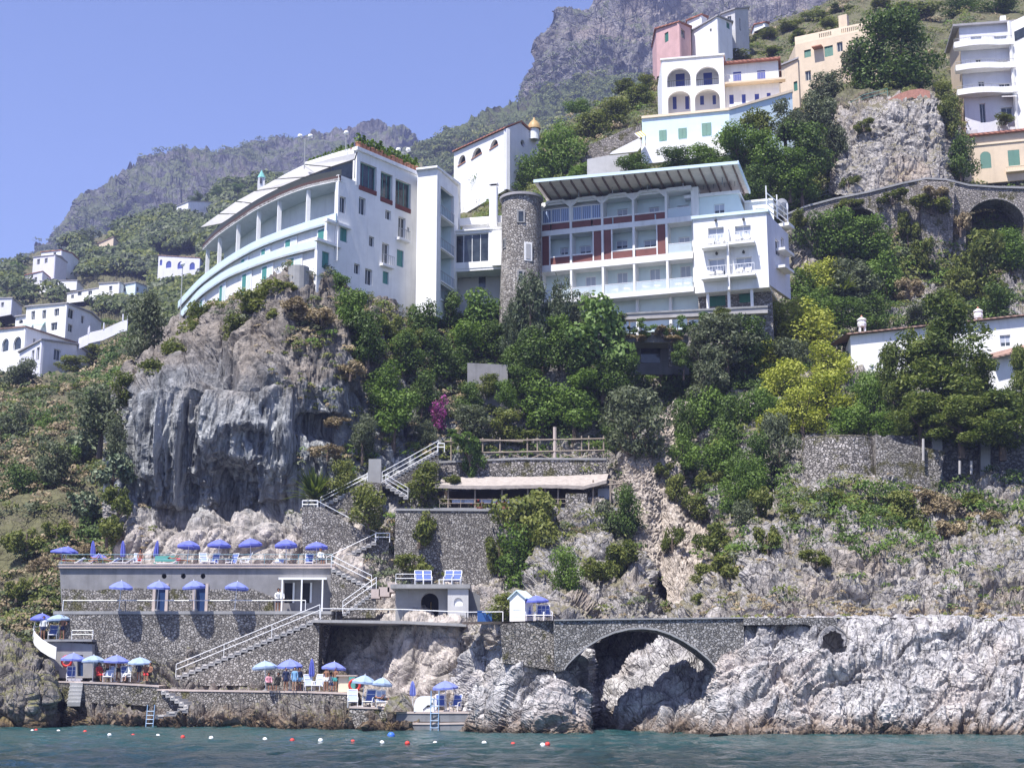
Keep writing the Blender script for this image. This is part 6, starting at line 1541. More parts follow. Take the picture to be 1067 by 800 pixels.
def tufts(name, sheetn, n, rad, leaf, mats, mask, per=16, seed=0, flat=.7, lift=.4):
    """uncountable ground cover on one stretch of terrain: one object"""
    x0, x1, X, top, bot, W = SHEETS[sheetn]; ny, nx = W.shape[:2]; out = []
    r = np.random.default_rng(seed); K = n * 8; I = r.integers(1, ny - 1, K); J = r.integers(1, nx - 1, K)
    py = top[J] + (bot[J] - top[J]) * I / (ny - 1); px = X[J]
    keep = r.random(K) < mask(px, py, W[I, J]); I, J = I[keep][:n], J[keep][:n]; C = W[I, J]; m = len(C)
    R = r.uniform(*rad, m); D = C[:, 1] / 130.0 if sheetn in ('hillside_west',) else np.ones(m)
    d = r.normal(size=(m, per, 3)); d /= np.linalg.norm(d, axis=2, keepdims=True); d[..., 2] = np.abs(d[..., 2]) * .9 - .1; d[..., 1] -= .2
    Q = C[:, None, :] + d * (R * D)[:, None, None] * np.array([1, 1, flat]) * r.uniform(.6, 1.05, (m, per, 1)) + np.array([0, 0, 1.0]) * (R * D * lift)[:, None, None]
    s = np.repeat((R * D)[:, None], per, 1).reshape(-1) * leaf
    Nn = (d + np.array([0, -.2, .4])).reshape(-1, 3); Q = Q.reshape(-1, 3); nq = len(Q)
    dd = Nn + r.normal(0, .55, (nq, 3)); dd /= np.linalg.norm(dd, axis=1, keepdims=True); t = np.cross(dd, r.normal(size=(nq, 3))); t /= np.linalg.norm(t, axis=1, keepdims=True) + 1e-9; b = np.cross(dd, t); s = (s * r.uniform(.6, 1.4, nq))[:, None]
    V = np.stack([Q - t * s * 1.3, Q + b * s * .7, Q + t * s * 1.3, Q - b * s * .7], 1).reshape(-1, 3)
    me = mesh_np(name, V, np.arange(4 * nq).reshape(-1, 4), mats[0])
    for mm in mats[1:]: me.materials.append(MATS[mm])
    if len(mats) > 1: 
        mi = np.clip((vnoise(C * .11, seed + 5) * .9 + .5 + r.normal(0, .22, m)) * len(mats), 0, len(mats) - 1).astype(np.int32); me.polygons.foreach_set('material_index', np.repeat(mi, per))
    o = bpy.data.objects.new(name, me); COL.objects.link(o); o['kind'] = 'stuff'; return o
def bridge():
    root = thing('stone_bridge', P(665, 690, 91), 'rubble stone footbridge with one wide arch over the sea cave', 'bridge')
    Y = 90.5
    crown = [(588, 698), (592, 692), (600, 684), (612, 674), (625, 666), (640, 659.5), (655, 656), (670, 655), (684, 656.5), (698, 661), (712, 668), (726, 677), (738, 687), (747, 697), (752, 703)]
    out = [(577, 646), (578, 700)] + crown + [(775, 702), (775, 643.5), (700, 644.5), (640, 645)]
    m = MB(); outline_slab(m, out, Y, 3.4); m.build('wall', STONE_B, root)
    low = crown; c = np.array([668, 720]); up = [tuple(np.array(q) + (np.array(q) - c) / np.linalg.norm(np.array(q) - c) * -3.0) for q in low]
    m = MB(); outline_slab(m, list(low)[::-1] + [(q[0], q[1] - 2.0) for q in low], Y - .16, .4); m.build('arch_ring', 'concrete', root)
    W = [P(x, y, Y - .1) for x, y in ((577, 646), (640, 645), (700, 644.5), (775, 643.5))]
    m = MB(); m.ribbon([q + (0, 0, .06) for q in W], [q - (0, 0, .03) for q in W]); m.ribbon([q + (0, .5, .06) for q in W], [q + (0, 0, .06) for q in W]); m.build('coping', 'concrete', root)
bridge()
def masonry(name, label, pts, Y, depth, mat, cop=None, cat='wall', holes=()):
    root = thing(name, P(sum(p[0] for p in pts) / len(pts), max(p[1] for p in pts), Y), label, cat)
    m = MB(); outline_slab(m, pts, Y, depth, 0, holes); m.build('wall', mat, root)
    if cop:
        W = [P(x, y, Y - .08) for x, y in cop]; m = MB()
        m.ribbon([q + (0, 0, .12) for q in W], [q - (0, 0, .06) for q in W]); m.ribbon([q + (0, .5, .12) for q in W], [q + (0, 0, .12) for q in W]); m.build('coping', 'concrete', root)
    return root
masonry('retaining_wall', 'rubble wall under the white bathing hut at the left end of the footbridge', [(521, 650), (524, 690), (577, 698), (577, 646)], 91.3, 3.0, STONE_D)
masonry('parapet_wall', 'low rubble parapet along the coast path right of the footbridge', [(775, 643.5), (775, 651), (840, 650), (856, 656), (872, 652), (872, 643)], 90.2, .8, STONE_B)
m = MB(); W = [P(x, y, Y) for x, y, Y in ((480, 647.5, 95), (530, 647, 91.5), (577, 646.2, 90.9), (640, 645.2, 90.9), (775, 643.8, 90.9), (880, 643.4, 91.3), (1000, 643.2, 91), (1180, 643, 90.5))]
m.ribbon([q + (0, 4.5, .03) for q in W], W); struct(m.build('coast_path', 'concrete_pink'))

YW = 112.3
zD = zat(589, YW); zB = zat(637, YW - 1)
def lido():
    root = thing('bathing_terrace', P(200, 700, YW), 'two level grey concrete and stone bathing terrace with round vents and two narrow doors', 'terrace')
    m = MB(); out = [(62, 589), (64, 640), (66, 700), (335, 706), (345, 640), (348, 592)]
    doors = [(163, 608, 173, 636.5), (204.5, 608, 214.5, 636.5)]
    hs = [[(a, d), (c, d), (c, b), (a, b)] for a, b, c, d in doors]
    vents = [(171, 600), (191, 600), (211.5, 600)]
    vh = [[(x + 2.6 * math.cos(2 * math.pi * k / 12), y + 2.8 * math.sin(2 * math.pi * k / 12)) for k in range(12)] for x, y in vents]
    kio = [(296, 607, 305.5, 628), (315, 607, 323.5, 628)]
    kh = [[(a, d), (c, d), (c, b), (a, b)] for a, b, c, d in kio]
    outline_slab(m, [(62, 589), (64, 614), (96, 616), (140, 612), (200, 614), (250, 611), (330, 612), (347, 614), (348, 592)], YW, .5, 0, [])
    m = MB(); outline_slab(m, [(62, 589), (64.5, 637.5), (347, 638), (348, 592)], YW, .5, 0, hs + vh + kh); m.build('concrete_wall', 'lido_wall', root)
    m = MB(); outline_slab(m, [(64.2, 613), (65, 637.5), (161, 637.5), (161, 614), (130, 611), (100, 615)], YW - .1, .099); outline_slab(m, [(176, 613), (176, 637.5), (203, 637.5), (203, 615)], YW - .1, .099); outline_slab(m, [(217, 614), (217, 637.5), (285, 637.5), (285, 622), (262, 613)], YW - .1, .099); m.build('stone_facing', STONE_D, root)
    m = MB(); outline_slab(m, [(64.5, 640.5), (66, 703), (336, 706), (346, 640.5)], YW - 1.9, 1.8); m.build('stone_wall', STONE_G, root)
    for a, b, c, d in doors:
        m = MB(); x0, x1 = xat(a, YW, b), xat(c, YW, b); z0, z1 = zat(d, YW), zat(b, YW); m.box(((x0 + x1) / 2, YW + .3, (z0 + z1) / 2), (x1 - x0 + .1, .05, z1 - z0 + .1)); f = m.build('door', 'door_navy', root)
        m = MB()
        for x in (x0 - .12, x1 + .12): m.box((x, YW - .03, (z0 + z1) / 2), (.22, .2, z1 - z0))
        m.build('jamb', 'concrete_pink', root)
    m = MB()
    for x, y in vents: q = P(x, y, YW + .4); m.box(q, (.6, .05, .6))
    m.build('vent_backing', 'black_paint_and_shade', root)  # black panels paint the shade inside the round vent holes
    x0, x1 = xat(62, YW, 589), xat(349, YW, 589)
    m = MB(); m.box(((x0 + x1) / 2, YW + 2.8, zD - .1), (x1 - x0, 6.0, .22)); m.build('upper_deck', 'concrete_pink', root)
    m = MB(); m.box(((x0 + x1) / 2 + .2, YW - .95, zB - .12), (x1 - x0 - .3, 1.9, .24)); m.build('lower_deck', 'concrete', root)
    m = MB(); m.box(((x0 + x1) / 2, YW - .05, zD + .06), (x1 - x0 + .1, .4, .11)); m.build('deck_edge', 'concrete_pink', root)
    m = MB(); fx0, fx1 = xat(294, YW - 1.2, 615), xat(336, YW - 1.2, 615); zt = zat(602.5, YW - 1.2)
    for x in (fx0, (fx0 + fx1) / 2 - .05, fx1): m.box((x, YW - 1.2, (zB + zt) / 2), (.11, .11, zt - zB))
    m.box(((fx0 + fx1) / 2, YW - 1.2, zt), (fx1 - fx0 + .6, .12, .16)); m.box(((fx0 + fx1) / 2, YW - .6, zt + .02), (fx1 - fx0 + .3, 1.2, .06)); m.build('kiosk_frame', 'metal_white', root)
    for a, b, c, d in kio:
        q0, q1 = P(a, d, YW + .25), P(c, b, YW + .25); m = MB(); m.box(((q0[0] + q1[0]) / 2, YW + .3, (q0[2] + q1[2]) / 2), (q1[0] - q0[0] + .1, .05, q1[2] - q0[2] + .1)); m.build('kiosk_window', 'black_paint_and_shade', root)  # black panel stands in for the darkness of the kiosk opening
        m = MB(); m.box((q1[0] + .1, YW - .03, (q0[2] + q1[2]) / 2), (.14, .12, q1[2] - q0[2])); m.build('window_post', 'metal_white', root)
    m = MB(); q = P(352, 622, YW); m.box((q[0], YW - .1, q[2]), (1.0, .08, 2.0)); m.build('blue_door', 'door_blue', root)
    m = MB(); a = P(194, 638, YW - .2); b = P(193.5, 692, YW - .2); m.tube([a, b], .045, 6); m.build('drain_pipe', 'metal_white', root)
plain('door_navy', (.02, .05, .14), .4, var=.1)
lido()
rail_line('railing', [(xat(x, YW - 1.85, 637), YW - 1.8, zB) for x in (65, 130, 200, 270, 318)], None, 'white railing along the lower deck of the bathing terrace', .8, 'metal_white', 1, 3.5, .035)
rail_line('railing', [(xat(x, YW - .05, 589), YW - .05, zD) for x in (64, 150, 240, 346)], None, 'thin blue-green railing along the upper deck of the bathing terrace', .85, 'metal_blue', 2, 2.5, .02)

def stair(name, label, a, b, width, mat='concrete', n=None, wall=None, rail='metal_white', rail_h=.95, zfoot=None, bars=2, nose='tread_pale'):
    """flight from a up to b (points on the seaward edge); treads with pale nosings, stringer, optional masonry below"""
    a, b = np.array(a, float), np.array(b, float)
    root = thing(name, a, label, 'stairs')
    rise = b[2] - a[2]; n = n or max(3, int(abs(rise) / .19)); m = MB(); e = MB(); dx = (b - a) / n; yaw = math.atan2(dx[1], dx[0])
    nrm = np.array([-math.sin(yaw), math.cos(yaw), 0]); nrm = nrm if nrm[1] > 0 else -nrm
    L_ = math.hypot(dx[0], dx[1])
    for k in range(n):
        c = a + dx * (k + .5) + nrm * width / 2; c[2] = a[2] + dx[2] * (k + 1) - .15
        m.box(c, (L_ * 1.02, width, .30), yaw)
        c2 = c.copy(); c2[2] += .153; c2 -= nrm * .02; e.box(c2, (L_ * .96, width, .02), yaw)
        q = c - nrm * (width / 2 + .02); q[2] = c[2] + .09; e.box(q, (L_ * .55, .03, .09), yaw)
    m.build('steps', mat, root); e.build('treads', nose, root)
    if wall:
        zf = zfoot if zfoot is not None else min(a[2], b[2]) - 3
        ol = [(a[0], a[1], zf), (b[0], b[1], zf), (b[0], b[1], b[2] - .3), (a[0], a[1], a[2] - .3)]
        if b[0] < a[0]: ol = [ol[1], ol[0], ol[3], ol[2]]
        w_ = MB(); w_.prism([np.array(q) for q in ol], nrm * width); w_.build('wall', wall, root)
    if rail: rail_line('handrail', [a + (0, 0, .05), b + (0, 0, .05)], root, hgt=rail_h, mat=rail, bars=bars, every=3.0, r=.03)
    return root
plain('tread_pale', (.58, .55, .52), .9, var=.15)
PQ = lambda x, y, Y: P(x, y, Y)
stair('stone_stairs', 'long stone stairs with a white handrail slanting down the rubble wall to the lower quay', PQ(183, 706, 108.6), PQ(333, 644, 107.6), 1.3, wall=STONE_G, zfoot=zat(714, 109))
stair('stone_stairs', 'short stairs from the upper bathing deck down to the blue door landing', PQ(387, 613, 111.2), PQ(345, 592, 111.6), 1.2, zfoot=zat(636, 111), wall=STONE_D)
stair('stone_stairs', 'short white-edged stairs from the landing down to the long walkway', PQ(357, 640, 109.6), PQ(392, 615, 109.8), 1.2, zfoot=zat(643, 109), wall=STONE_D)
m = MB(); g = thing('landing', P(400, 612, 110), 'white stepped landing beside the arched room roof', 'landing')
for k, (x0, x1, y) in enumerate(((387, 396, 613.5), (395, 406, 611.5), (404, 414, 607))): q0, q1 = P(x0, y, 109.8), P(x1, y, 109.8); m.box(((q0[0] + q1[0]) / 2, 110.5, q0[2] - .35), (q1[0] - q0[0], 1.6, .7))
m.build('slab', 'concrete_pink', g)
masonry('retaining_wall', 'rubble wall carrying the zig-zag stairs right of the upper bathing deck', [(314, 528), (316, 592), (345, 594), (405, 610), (405, 563), (390, 561), (336, 528)], 116.9, 2.2, STONE_G)
masonry('retaining_wall', 'sloping rubble wall below the upper flight left of the grey stair pillar', [(334, 528), (390, 561), (398, 530), (398, 503), (382, 502)], 118.6, 1.2, STONE_D)
stair('stone_stairs', 'lowest flight of the zig-zag stairs with one pale handrail', PQ(340, 589, 116.4), PQ(392, 564, 116.6), 1.0, rail_h=.62, bars=1)
stair('stone_stairs', 'middle flight of the zig-zag stairs slanting down to the right', PQ(394, 565, 117.0), PQ(330, 531, 117.2), 1.0, rail_h=.7, bars=1)
stair('stone_stairs', 'upper flight of the zig-zag stairs ending at the grey pillar', PQ(334, 528, 118.2), PQ(383, 503, 119), 1.0, rail_h=.75)
stair('stone_stairs', 'topmost flight with double white handrails right of the grey pillar', PQ(398, 504, 119.4), PQ(457, 471, 121.5), 1.1, wall=STONE_D, zfoot=zat(505, 120), rail_h=.95, bars=3)
stair('stone_stairs', 'short side flight with white rails slanting down right from the grey pillar', PQ(425, 519, 119.0), PQ(402, 505, 119.0), 1.0, rail_h=.8, bars=3)
for lab, pts in (('white landing rail at the left turn of the zig-zag stairs', ((315, 531, 117.1), (331, 531, 117.1))), ('white landing rail at the right turn of the zig-zag stairs', ((391, 565, 116.4), (406, 565, 116.4))), ('white rail at the head of the topmost flight', ((456, 471, 121.4), (463, 471, 121.4)))):
    rail_line('railing', [P(*q) for q in pts], None, lab, .75, 'metal_white', 2, 1.0, .045)
g = MB(); q0, q1 = P(383.5, 508, 119.6), P(397, 478, 119.6); g.box(((q0[0] + q1[0]) / 2, 120.2, (q0[2] + q1[2]) / 2), (q1[0] - q0[0], 1.1, q1[2] - q0[2])); o = g.build('stair_pillar', 'concrete'); tag(o, 'square grey concrete pillar between two stair flights', 'pillar')

m = MB(); W = [P(x, y, Y) for x, y, Y in ((322, 645.5, 108), (350, 645.5, 105.2), (420, 646.5, 103.2), (486, 649.5, 101.6))]
top = [q for q in W]; bk = [q + (0, 9, 0) for q in W]; m.ribbon(bk, top); m.ribbon(top, [q - (0, 0, .2) for q in top]); m.ribbon([q - (0, 0, .2) for q in top], [q - (0, 0, .2) for q in bk]); o = m.build('walkway', 'concrete'); tag(o, 'cantilevered concrete walkway slab in front of the arched room', 'walkway')
rail_line('railing', [P(x, y, Y) for x, y, Y in ((334, 645, 106.8), (350, 645.3, 105.3), (420, 646.3, 103.3), (486, 649.3, 101.7), (524, 649.5, 97))], None, 'long white railing along the walkway from the stairs to the white hut', .78, 'metal_white', 1, 3.6, .034)
def arched_room():
    root = thing('arched_room', P(450, 646, 107), 'low grey concrete room with a dark arched doorway and a white half round window', 'building')
    Y = 107.0; n = 12
    arch = [(438.5, 646), (457, 646)] + [(447.75 + 9.25 * math.cos(math.pi * k / n), 627 - 9.5 * math.sin(math.pi * k / n)) for k in range(n + 1)]
    m = MB(); outline_slab(m, [(412, 611), (412, 648), (466.5, 649), (466.5, 611.5)], Y, .6, 0, [arch]); m.build('wall', 'concrete', root)
    hw = [(473, 631), (482, 631)] + [(477.5 + 4.5 * math.cos(math.pi * k / n), 627 - 4.5 * math.sin(math.pi * k / n)) for k in range(n + 1)]
    m = MB(); outline_slab(m, [(466.5, 612), (466.5, 648.5), (488, 649), (488, 612.5)], Y - .8, .6, 0, [hw]); m.build('wall', 'plaster_grey', root)
    m = MB(); outline_slab(m, hw, Y - .7, .05); m.build('half_round_window', 'plaster_white', root)
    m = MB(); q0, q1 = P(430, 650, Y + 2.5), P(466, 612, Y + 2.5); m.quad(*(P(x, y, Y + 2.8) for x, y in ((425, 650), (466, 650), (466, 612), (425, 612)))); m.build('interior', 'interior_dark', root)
    z = zat(611.5, Y); x0, x1 = xat(408, Y, 611), xat(490, Y, 611); m = MB(); m.box(((x0 + x1) / 2, Y + 1.6, z), (x1 - x0, 5.2, .3)); m.build('roof_slab', 'concrete', root)
    m = MB(); outline_slab(m, [(488, 614), (488, 648), (500, 648), (500, 620)], Y + 1.5, .4); m.build('side_recess', 'concrete_dark', root)
    m = MB(); q = P(449, 634, Y + 1.6); m.tube([q, q + (0, 0, .5)], .03, 5); m.lathe(q + (0, 0, -.12), [(0, 0), (.09, .06), (.09, .14), (0, .2)], 8); m.build('lamp', 'dome_gold', root)
    return z
zR = arched_room() + .15
g = MB(); q = P(505, 648, 99.5); g.box(q + (0, .5, .35), (1.0, .8, .75)); g.box(q + (0, .5, .75), (1.06, .86, .06)); o = g.build('blue_chest', 'door_blue'); tag(o, 'blue storage chest at the end of the walkway left of the hut', 'chest')
rail_line('railing', [P(x, 611, 107.0) + (0, .3, .2) for x in (412, 433)], None, 'short thin railing on the arched room roof', .75, 'metal_white', 2, .8, .025)

def hut():
    q = P(539, 648.5, 92.2); root = thing('bathing_hut', q, 'narrow white bathing hut with a gabled roof and arched door at the bridge end', 'hut')
    w, d, h, r = 1.05, 1.3, 1.55, .42; rz = -.42; cs, sn = math.cos(rz), math.sin(rz)
    T = lambda x, y, z: q + np.array([x * cs - y * sn, x * sn + y * cs, z])
    m = MB(); m.prism([T(-w / 2, 0, 0), T(w / 2, 0, 0), T(w / 2, 0, h), T(0, 0, h + r), T(-w / 2, 0, h)], T(0, d, 0) - T(0, 0, 0)); m.build('wall', 'plaster_white', root)
    m = MB(); e = .12
    for s in (-1, 1):
        a, b = T(s * (w / 2 + e), -e, h - e * .8), T(0, -e, h + r + .02); c = T(0, d + e, h + r + .02); f = T(s * (w / 2 + e), d + e, h - e * .8)
        m.add([a, b, c, f] + [x + (0, 0, .07) for x in (a, b, c, f)], [(3, 2, 1, 0), (4, 5, 6, 7), (0, 1, 5, 4), (1, 2, 6, 5), (2, 3, 7, 6), (3, 0, 4, 7)])
    m.build('roof', 'band_blue', root)
    m = MB(); n = 8; lp = [T(-.32, -.03, .05), T(.32, -.03, .05)] + [T(.32 * math.cos(math.pi * k / n), -.03, 1.28 + .3 * math.sin(math.pi * k / n)) for k in range(n + 1)]
    m.prism(lp, T(0, .04, 0) - T(0, 0, 0)); dr = m.build('door', 'frame_white', root)
    m = MB()
    for z in (.35, .8): m.prism([T(-.3, -.045, z), T(.3, -.045, z), T(.3, -.045, z + .05), T(-.3, -.045, z + .05)], T(0, .014, 0) - T(0, 0, 0))
    m.build('door_batten', 'band_blue', dr)
hut()

def quay(name, line, depth, h, mat='concrete_dark', cap='concrete_pink'):
    W = [P(*q) for q in line]; m = MB(); bk = [q + (0, depth, 0) for q in W]
    m.ribbon(bk, W, 1); m.ribbon([q + (0, -.05, 0) for q in W], [q + (0, -.05, -.12) for q in W], 1); m.ribbon([q - (0, 0, .12) for q in W], [q - (0, 0, h) for q in W], 0); m.ribbon([q + (0, -.05, -.12) for q in W], [q - (0, 0, .12) for q in W], 1); m.ribbon(W, [q + (0, -.05, 0) for q in W], 1)
    for s in (0, -1): m.quad(W[s], W[s] - (0, 0, h), bk[s] - (0, 0, h), bk[s])
    o = m.build(name, [mat, cap]); struct(o); return W
quay('quay', [(56, 709, 107.2), (80, 709.5, 107.0), (120, 711, 106.9), (158, 713.2, 106.6), (166, 714, 106.4)], 6, 1.5, STONE_D)
quay('quay', [(164, 717.5, 106.0), (200, 718.2, 105.4), (260, 719, 104.2), (320, 719.8, 102.8), (366, 721.5, 101.4)], 7, 2.4, STONE_D)
quay('quay', [(364, 735.5, 98.0), (395, 736.5, 97.6), (428, 738.5, 97.0)], 6, 1.6, STONE_D)
quay('bathing_platform', [(413, 741, 95.2), (450, 741.2, 94.4), (503, 741, 93.6)], 6, .62, 'concrete_dark')
quay('bathing_platform', [(430, 752.5, 94.6), (460, 752.5, 94.2), (492, 752, 93.6)], 3, .9, 'concrete_dark')
stair('stone_stairs', 'small white steps going down from the left quay to the water', PQ(70, 735, 106.0), PQ(73.5, 711, 106.9), .9, rail=None, n=6, nose='frame_white')
stair('stone_stairs', 'rough pale steps descending between the two quays', PQ(196, 737, 104.2), PQ(168, 719, 105.8), 1.1, rail=None)
stair('stone_stairs', 'low pale steps running along the rocks to the blue ladder', PQ(162, 748, 103.4), PQ(196, 738, 103.8), .9, rail=None)

def ladder(q, h, lab, lean=.25, w=.5):
    m = MB(); 
    for s in (-w / 2, w / 2): m.tube([q + (s, lean, h), q + (s, lean * .8, h * .75), q + (s, -.1, -.8)], .035, 6)
    for k in range(7): z = -.6 + (h + .3) * k / 6.5; m.tube([q + (-w / 2, lean * max(0, z) / h, z), q + (w / 2, lean * max(0, z) / h, z)], .028, 5)
    o = m.build('ladder', 'ladder_blue'); tag(o, lab, 'ladder')
plain('ladder_blue', (.22, .34, .50), .4, var=.05)
ladder(P(155.5, 757, 103.0), 1.5, 'blue bathing ladder at the rocks below the left quay'); ladder(P(452.5, 763, 94.0), 2.6, 'pale bathing ladder on the low bathing platform', .5)

def changing_block():
    Y = 109.6; root = thing('changing_block', P(78, 706, Y), 'plain grey concrete changing block under the two overlapping parasols on the far left', 'building')
    dr = [(80.5, 704), (86.5, 704), (86.5, 682), (80.5, 682)]
    m = MB(); outline_slab(m, [(48.5, 667), (52, 690), (60, 706), (97, 706), (96, 671)], Y, 2.6, 0, [dr]); m.build('wall', 'concrete', root)
    m = MB(); outline_slab(m, dr, Y + .3, .05); m.build('door', 'door_navy', root)
    q0, q1 = P(47, 667, Y), P(97, 667, Y); m = MB(); m.box(((q0[0] + q1[0]) / 2, Y + 1.4, q0[2]), (q1[0] - q0[0], 3.4, .16)); m.build('roof_slab', 'concrete', root)
    pts = [P(x, y, YY) for x, y, YY in ((34, 667, 111.5), (36, 672, 110.2), (42, 678, 109.4), (50, 683, 109.0), (58, 687, 108.8))]
    m = MB(); m.ribbon([q + (0, 0, .9) for q in pts], pts); m.ribbon([q + (0, .12, .0) for q in pts], [q + (0, .12, .9) for q in pts]); m.ribbon([q + (0, .12, .9) for q in pts], [q + (0, 0, .9) for q in pts]); o = m.build('curved_parapet', 'plaster_white'); tag(o, 'white curved stair parapet left of the grey changing block', 'parapet')
    rail_line('railing', [P(x, 667, Y) + (0, .1, .05) for x in (74, 96)], None, 'short white rail on the changing block roof', .7, 'metal_white', 2, .8, .03)
    return q0[2] + .08
zC = changing_block()
rail_line('railing', [P(34, 667, 111.8), P(36, 660, 111.6), P(50, 658, 112.0)], None, 'white rail at the left end of the small upper platform', .9, 'metal_white', 2, .6, .035)
def ring(q, lab):
    m = MB(); n, k = 20, 8; R, r = .36, .09; vs = []; fs = []
    for i in range(n):
        for j in range(k):
            a, b = 2 * math.pi * i / n, 2 * math.pi * j / k; vs.append(q + np.array([(R + r * math.cos(b)) * math.cos(a), r * math.sin(b), (R + r * math.cos(b)) * math.sin(a)])); fs.append((i * k + j, i * k + (j + 1) % k, ((i + 1) % n) * k + (j + 1) % k, ((i + 1) % n) * k + j))
    m.add(vs, fs); o = m.build('life_ring', 'ring_red', smooth=True); tag(o, lab, 'life ring')
plain('ring_red', (.55, .05, .04), .5, var=.1); plain('buoy_white', (.80, .80, .80), .4, var=.05); plain('buoy_blue', (.05, .15, .55), .4, var=.05)
ring(P(69.5, 688.5, 109.4), 'red life ring hanging on the grey changing block'); ring(P(369.5, 713.5, 100.6), 'red life ring under the pale blue parasol by the teal cabinet')
g = thing('cabinet', P(363, 720, 102.4), 'pale grey and teal beach cabinet at the right end of the middle quay', 'cabinet'); m = MB(); m.box(P(358, 712, 102.4) + (0, .4, .0), (.75, .7, 1.15)); m.build('body', 'trim_cream', g); m = MB(); m.box(P(366.5, 712.5, 102.2) + (0, .35, 0), (.42, .6, 1.0)); m.build('teal_side', 'frame_green', g); m = MB(); m.box(P(361, 703.6, 102.3) + (0, .4, 0), (1.45, .9, .08)); m.build('top', 'concrete_pink', g)

def restaurant():
    root = thing('restaurant_terrace', P(540, 535, 119), 'open restaurant terrace under a long pale cane awning on wooden posts', 'restaurant')
    Y = 118.6; zf = zat(529, Y)
    fr = [P(x, y, Y - .4) for x, y in ((453, 505), (500, 506), (560, 505), (588, 505), (608, 506), (632, 500))]
    bk = [P(x, y, Y + 3.2) for x, y in ((463, 497), (505, 496.5), (560, 496.5), (588, 495.5), (612, 494.5), (634, 493.5))]
    n = 10
    F_ = np.array(fr); B_ = np.array(bk); t = np.linspace(0, 1, len(F_)); tt = np.linspace(0, 1, 36); jf = rng.normal(0, .015, 36)
    Fi = np.stack([np.interp(tt, t, F_[:, k]) for k in range(3)], -1); Bi = np.stack([np.interp(tt, t, B_[:, k]) for k in range(3)], -1); Fi[:, 2] += jf; Bi[:, 2] += rng.normal(0, .015, 36)
    m = MB(); m.ribbon(Bi, Fi); m.ribbon([q - (0, 0, .08) for q in Fi], [q - (0, 0, .08) for q in Bi]); m.ribbon(Fi, [q - (0, 0, .28) for q in Fi]); m.build('awning', 'cane', root)
    for x in (467, 495, 523, 550, 568, 581.5, 618, 636, 649):
        y0 = 505 if x < 612 else 500; m = MB(); m.tube([P(x, 541 if x in (618, ) else 530, Y), P(x, y0, Y)], .075, 6); m.build('post', 'wood', root)
    m = MB(); m.tube([P(455, 506.5, Y), P(612, 507, Y), P(654, 503, Y)], .07, 6); m.tube([P(632, 499.5, Y + 1), P(654, 503, Y - .2)], .06, 6); m.build('beam', 'wood', root)
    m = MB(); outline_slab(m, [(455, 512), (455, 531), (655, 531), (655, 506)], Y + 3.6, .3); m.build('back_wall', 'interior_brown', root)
    x0, x1 = xat(452, Y, 530), xat(656, Y, 530); m = MB(); m.box(((x0 + x1) / 2, Y + 1.9, zf - .12), (x1 - x0, 4.0, .24)); m.build('floor', 'concrete', root)
    m = MB(); outline_slab(m, [(589.5, 514), (588, 545), (613, 545), (611.5, 514)], Y - .35, .7); m.build('stone_pier', STONE_P, root)
    m = MB(); outline_slab(m, [(623, 509), (623, 520), (635, 520), (635, 509)], Y + 1.4, .06); m.build('service_panel', 'blind_grey', root)
    rail_line('terrace_rail', [P(x, 530, Y - .05) for x in (458, 590)], root, hgt=.8, mat='wood', bars=2, every=1.6, r=.03)
    return zf
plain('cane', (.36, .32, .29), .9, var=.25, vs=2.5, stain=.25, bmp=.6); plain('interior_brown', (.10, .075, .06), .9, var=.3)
zF = restaurant()
masonry('retaining_wall', 'broad rubble wall below the restaurant terrace', [(412, 531), (410, 612), (535, 616), (575, 600), (580, 532)], 116.2, 2.5, STONE_G, [(412, 531), (580, 532)])
masonry('retaining_wall', 'long low rubble wall between the restaurant awning and the log fence', [(452, 482), (452, 500), (632, 500), (632, 478.5), (540, 478)], 122.4, .8, STONE_P, [(452, 482), (540, 478), (632, 478.5)])
masonry('garden_wall', 'tall smooth grey wall panel among the trees below the round stone tower', [(487, 378), (487, 432), (529, 432), (529, 380)], 128.6, .8, 'lido_wall')
masonry('garden_wall', 'shadowed grey wall right of the tall smooth panel behind the garden trees', [(530, 388), (530, 432), (628, 432), (628, 385)], 129.4, .6, STONE_D)
def log_fence():
    root = thing('log_fence', P(550, 480, 123), 'rustic pergola fence of poles and crossed rails above the restaurant', 'fence'); Y = 123.2
    m = MB(); xs = (470, 503, 521, 549.5, 560, 578, 606, 613.5, 629)
    for x in xs:
        m = MB(); tp = 445 if x == 578 else (456 if x in (503, 549.5, 521, 560) else 454); m.tube([P(x, 480, Y), P(x, tp, Y)], .16 if x == 578 else .07, 6); m.build('post', 'concrete_pink' if x == 578 else 'wood', root)
    m = MB()
    for a, b in (((463, 460), (630, 457)), ((503, 471.5), (630, 469)), ((480, 457), (545, 460))): m.tube([P(*a, Y - .1), P(*b, Y - .1)], .07, 6)
    for a, b in (((505, 477), (521, 470)), ((522, 470), (548, 478)), ((551, 478), (575, 470)), ((551, 470), (575, 478)), ((580, 478), (604, 471)), ((580, 471), (604, 478)), ((606, 477), (628, 470))): m.tube([P(*a, Y - .05), P(*b, Y - .05)], .045, 5)
    m.build('rails', 'wood', root)
log_fence()
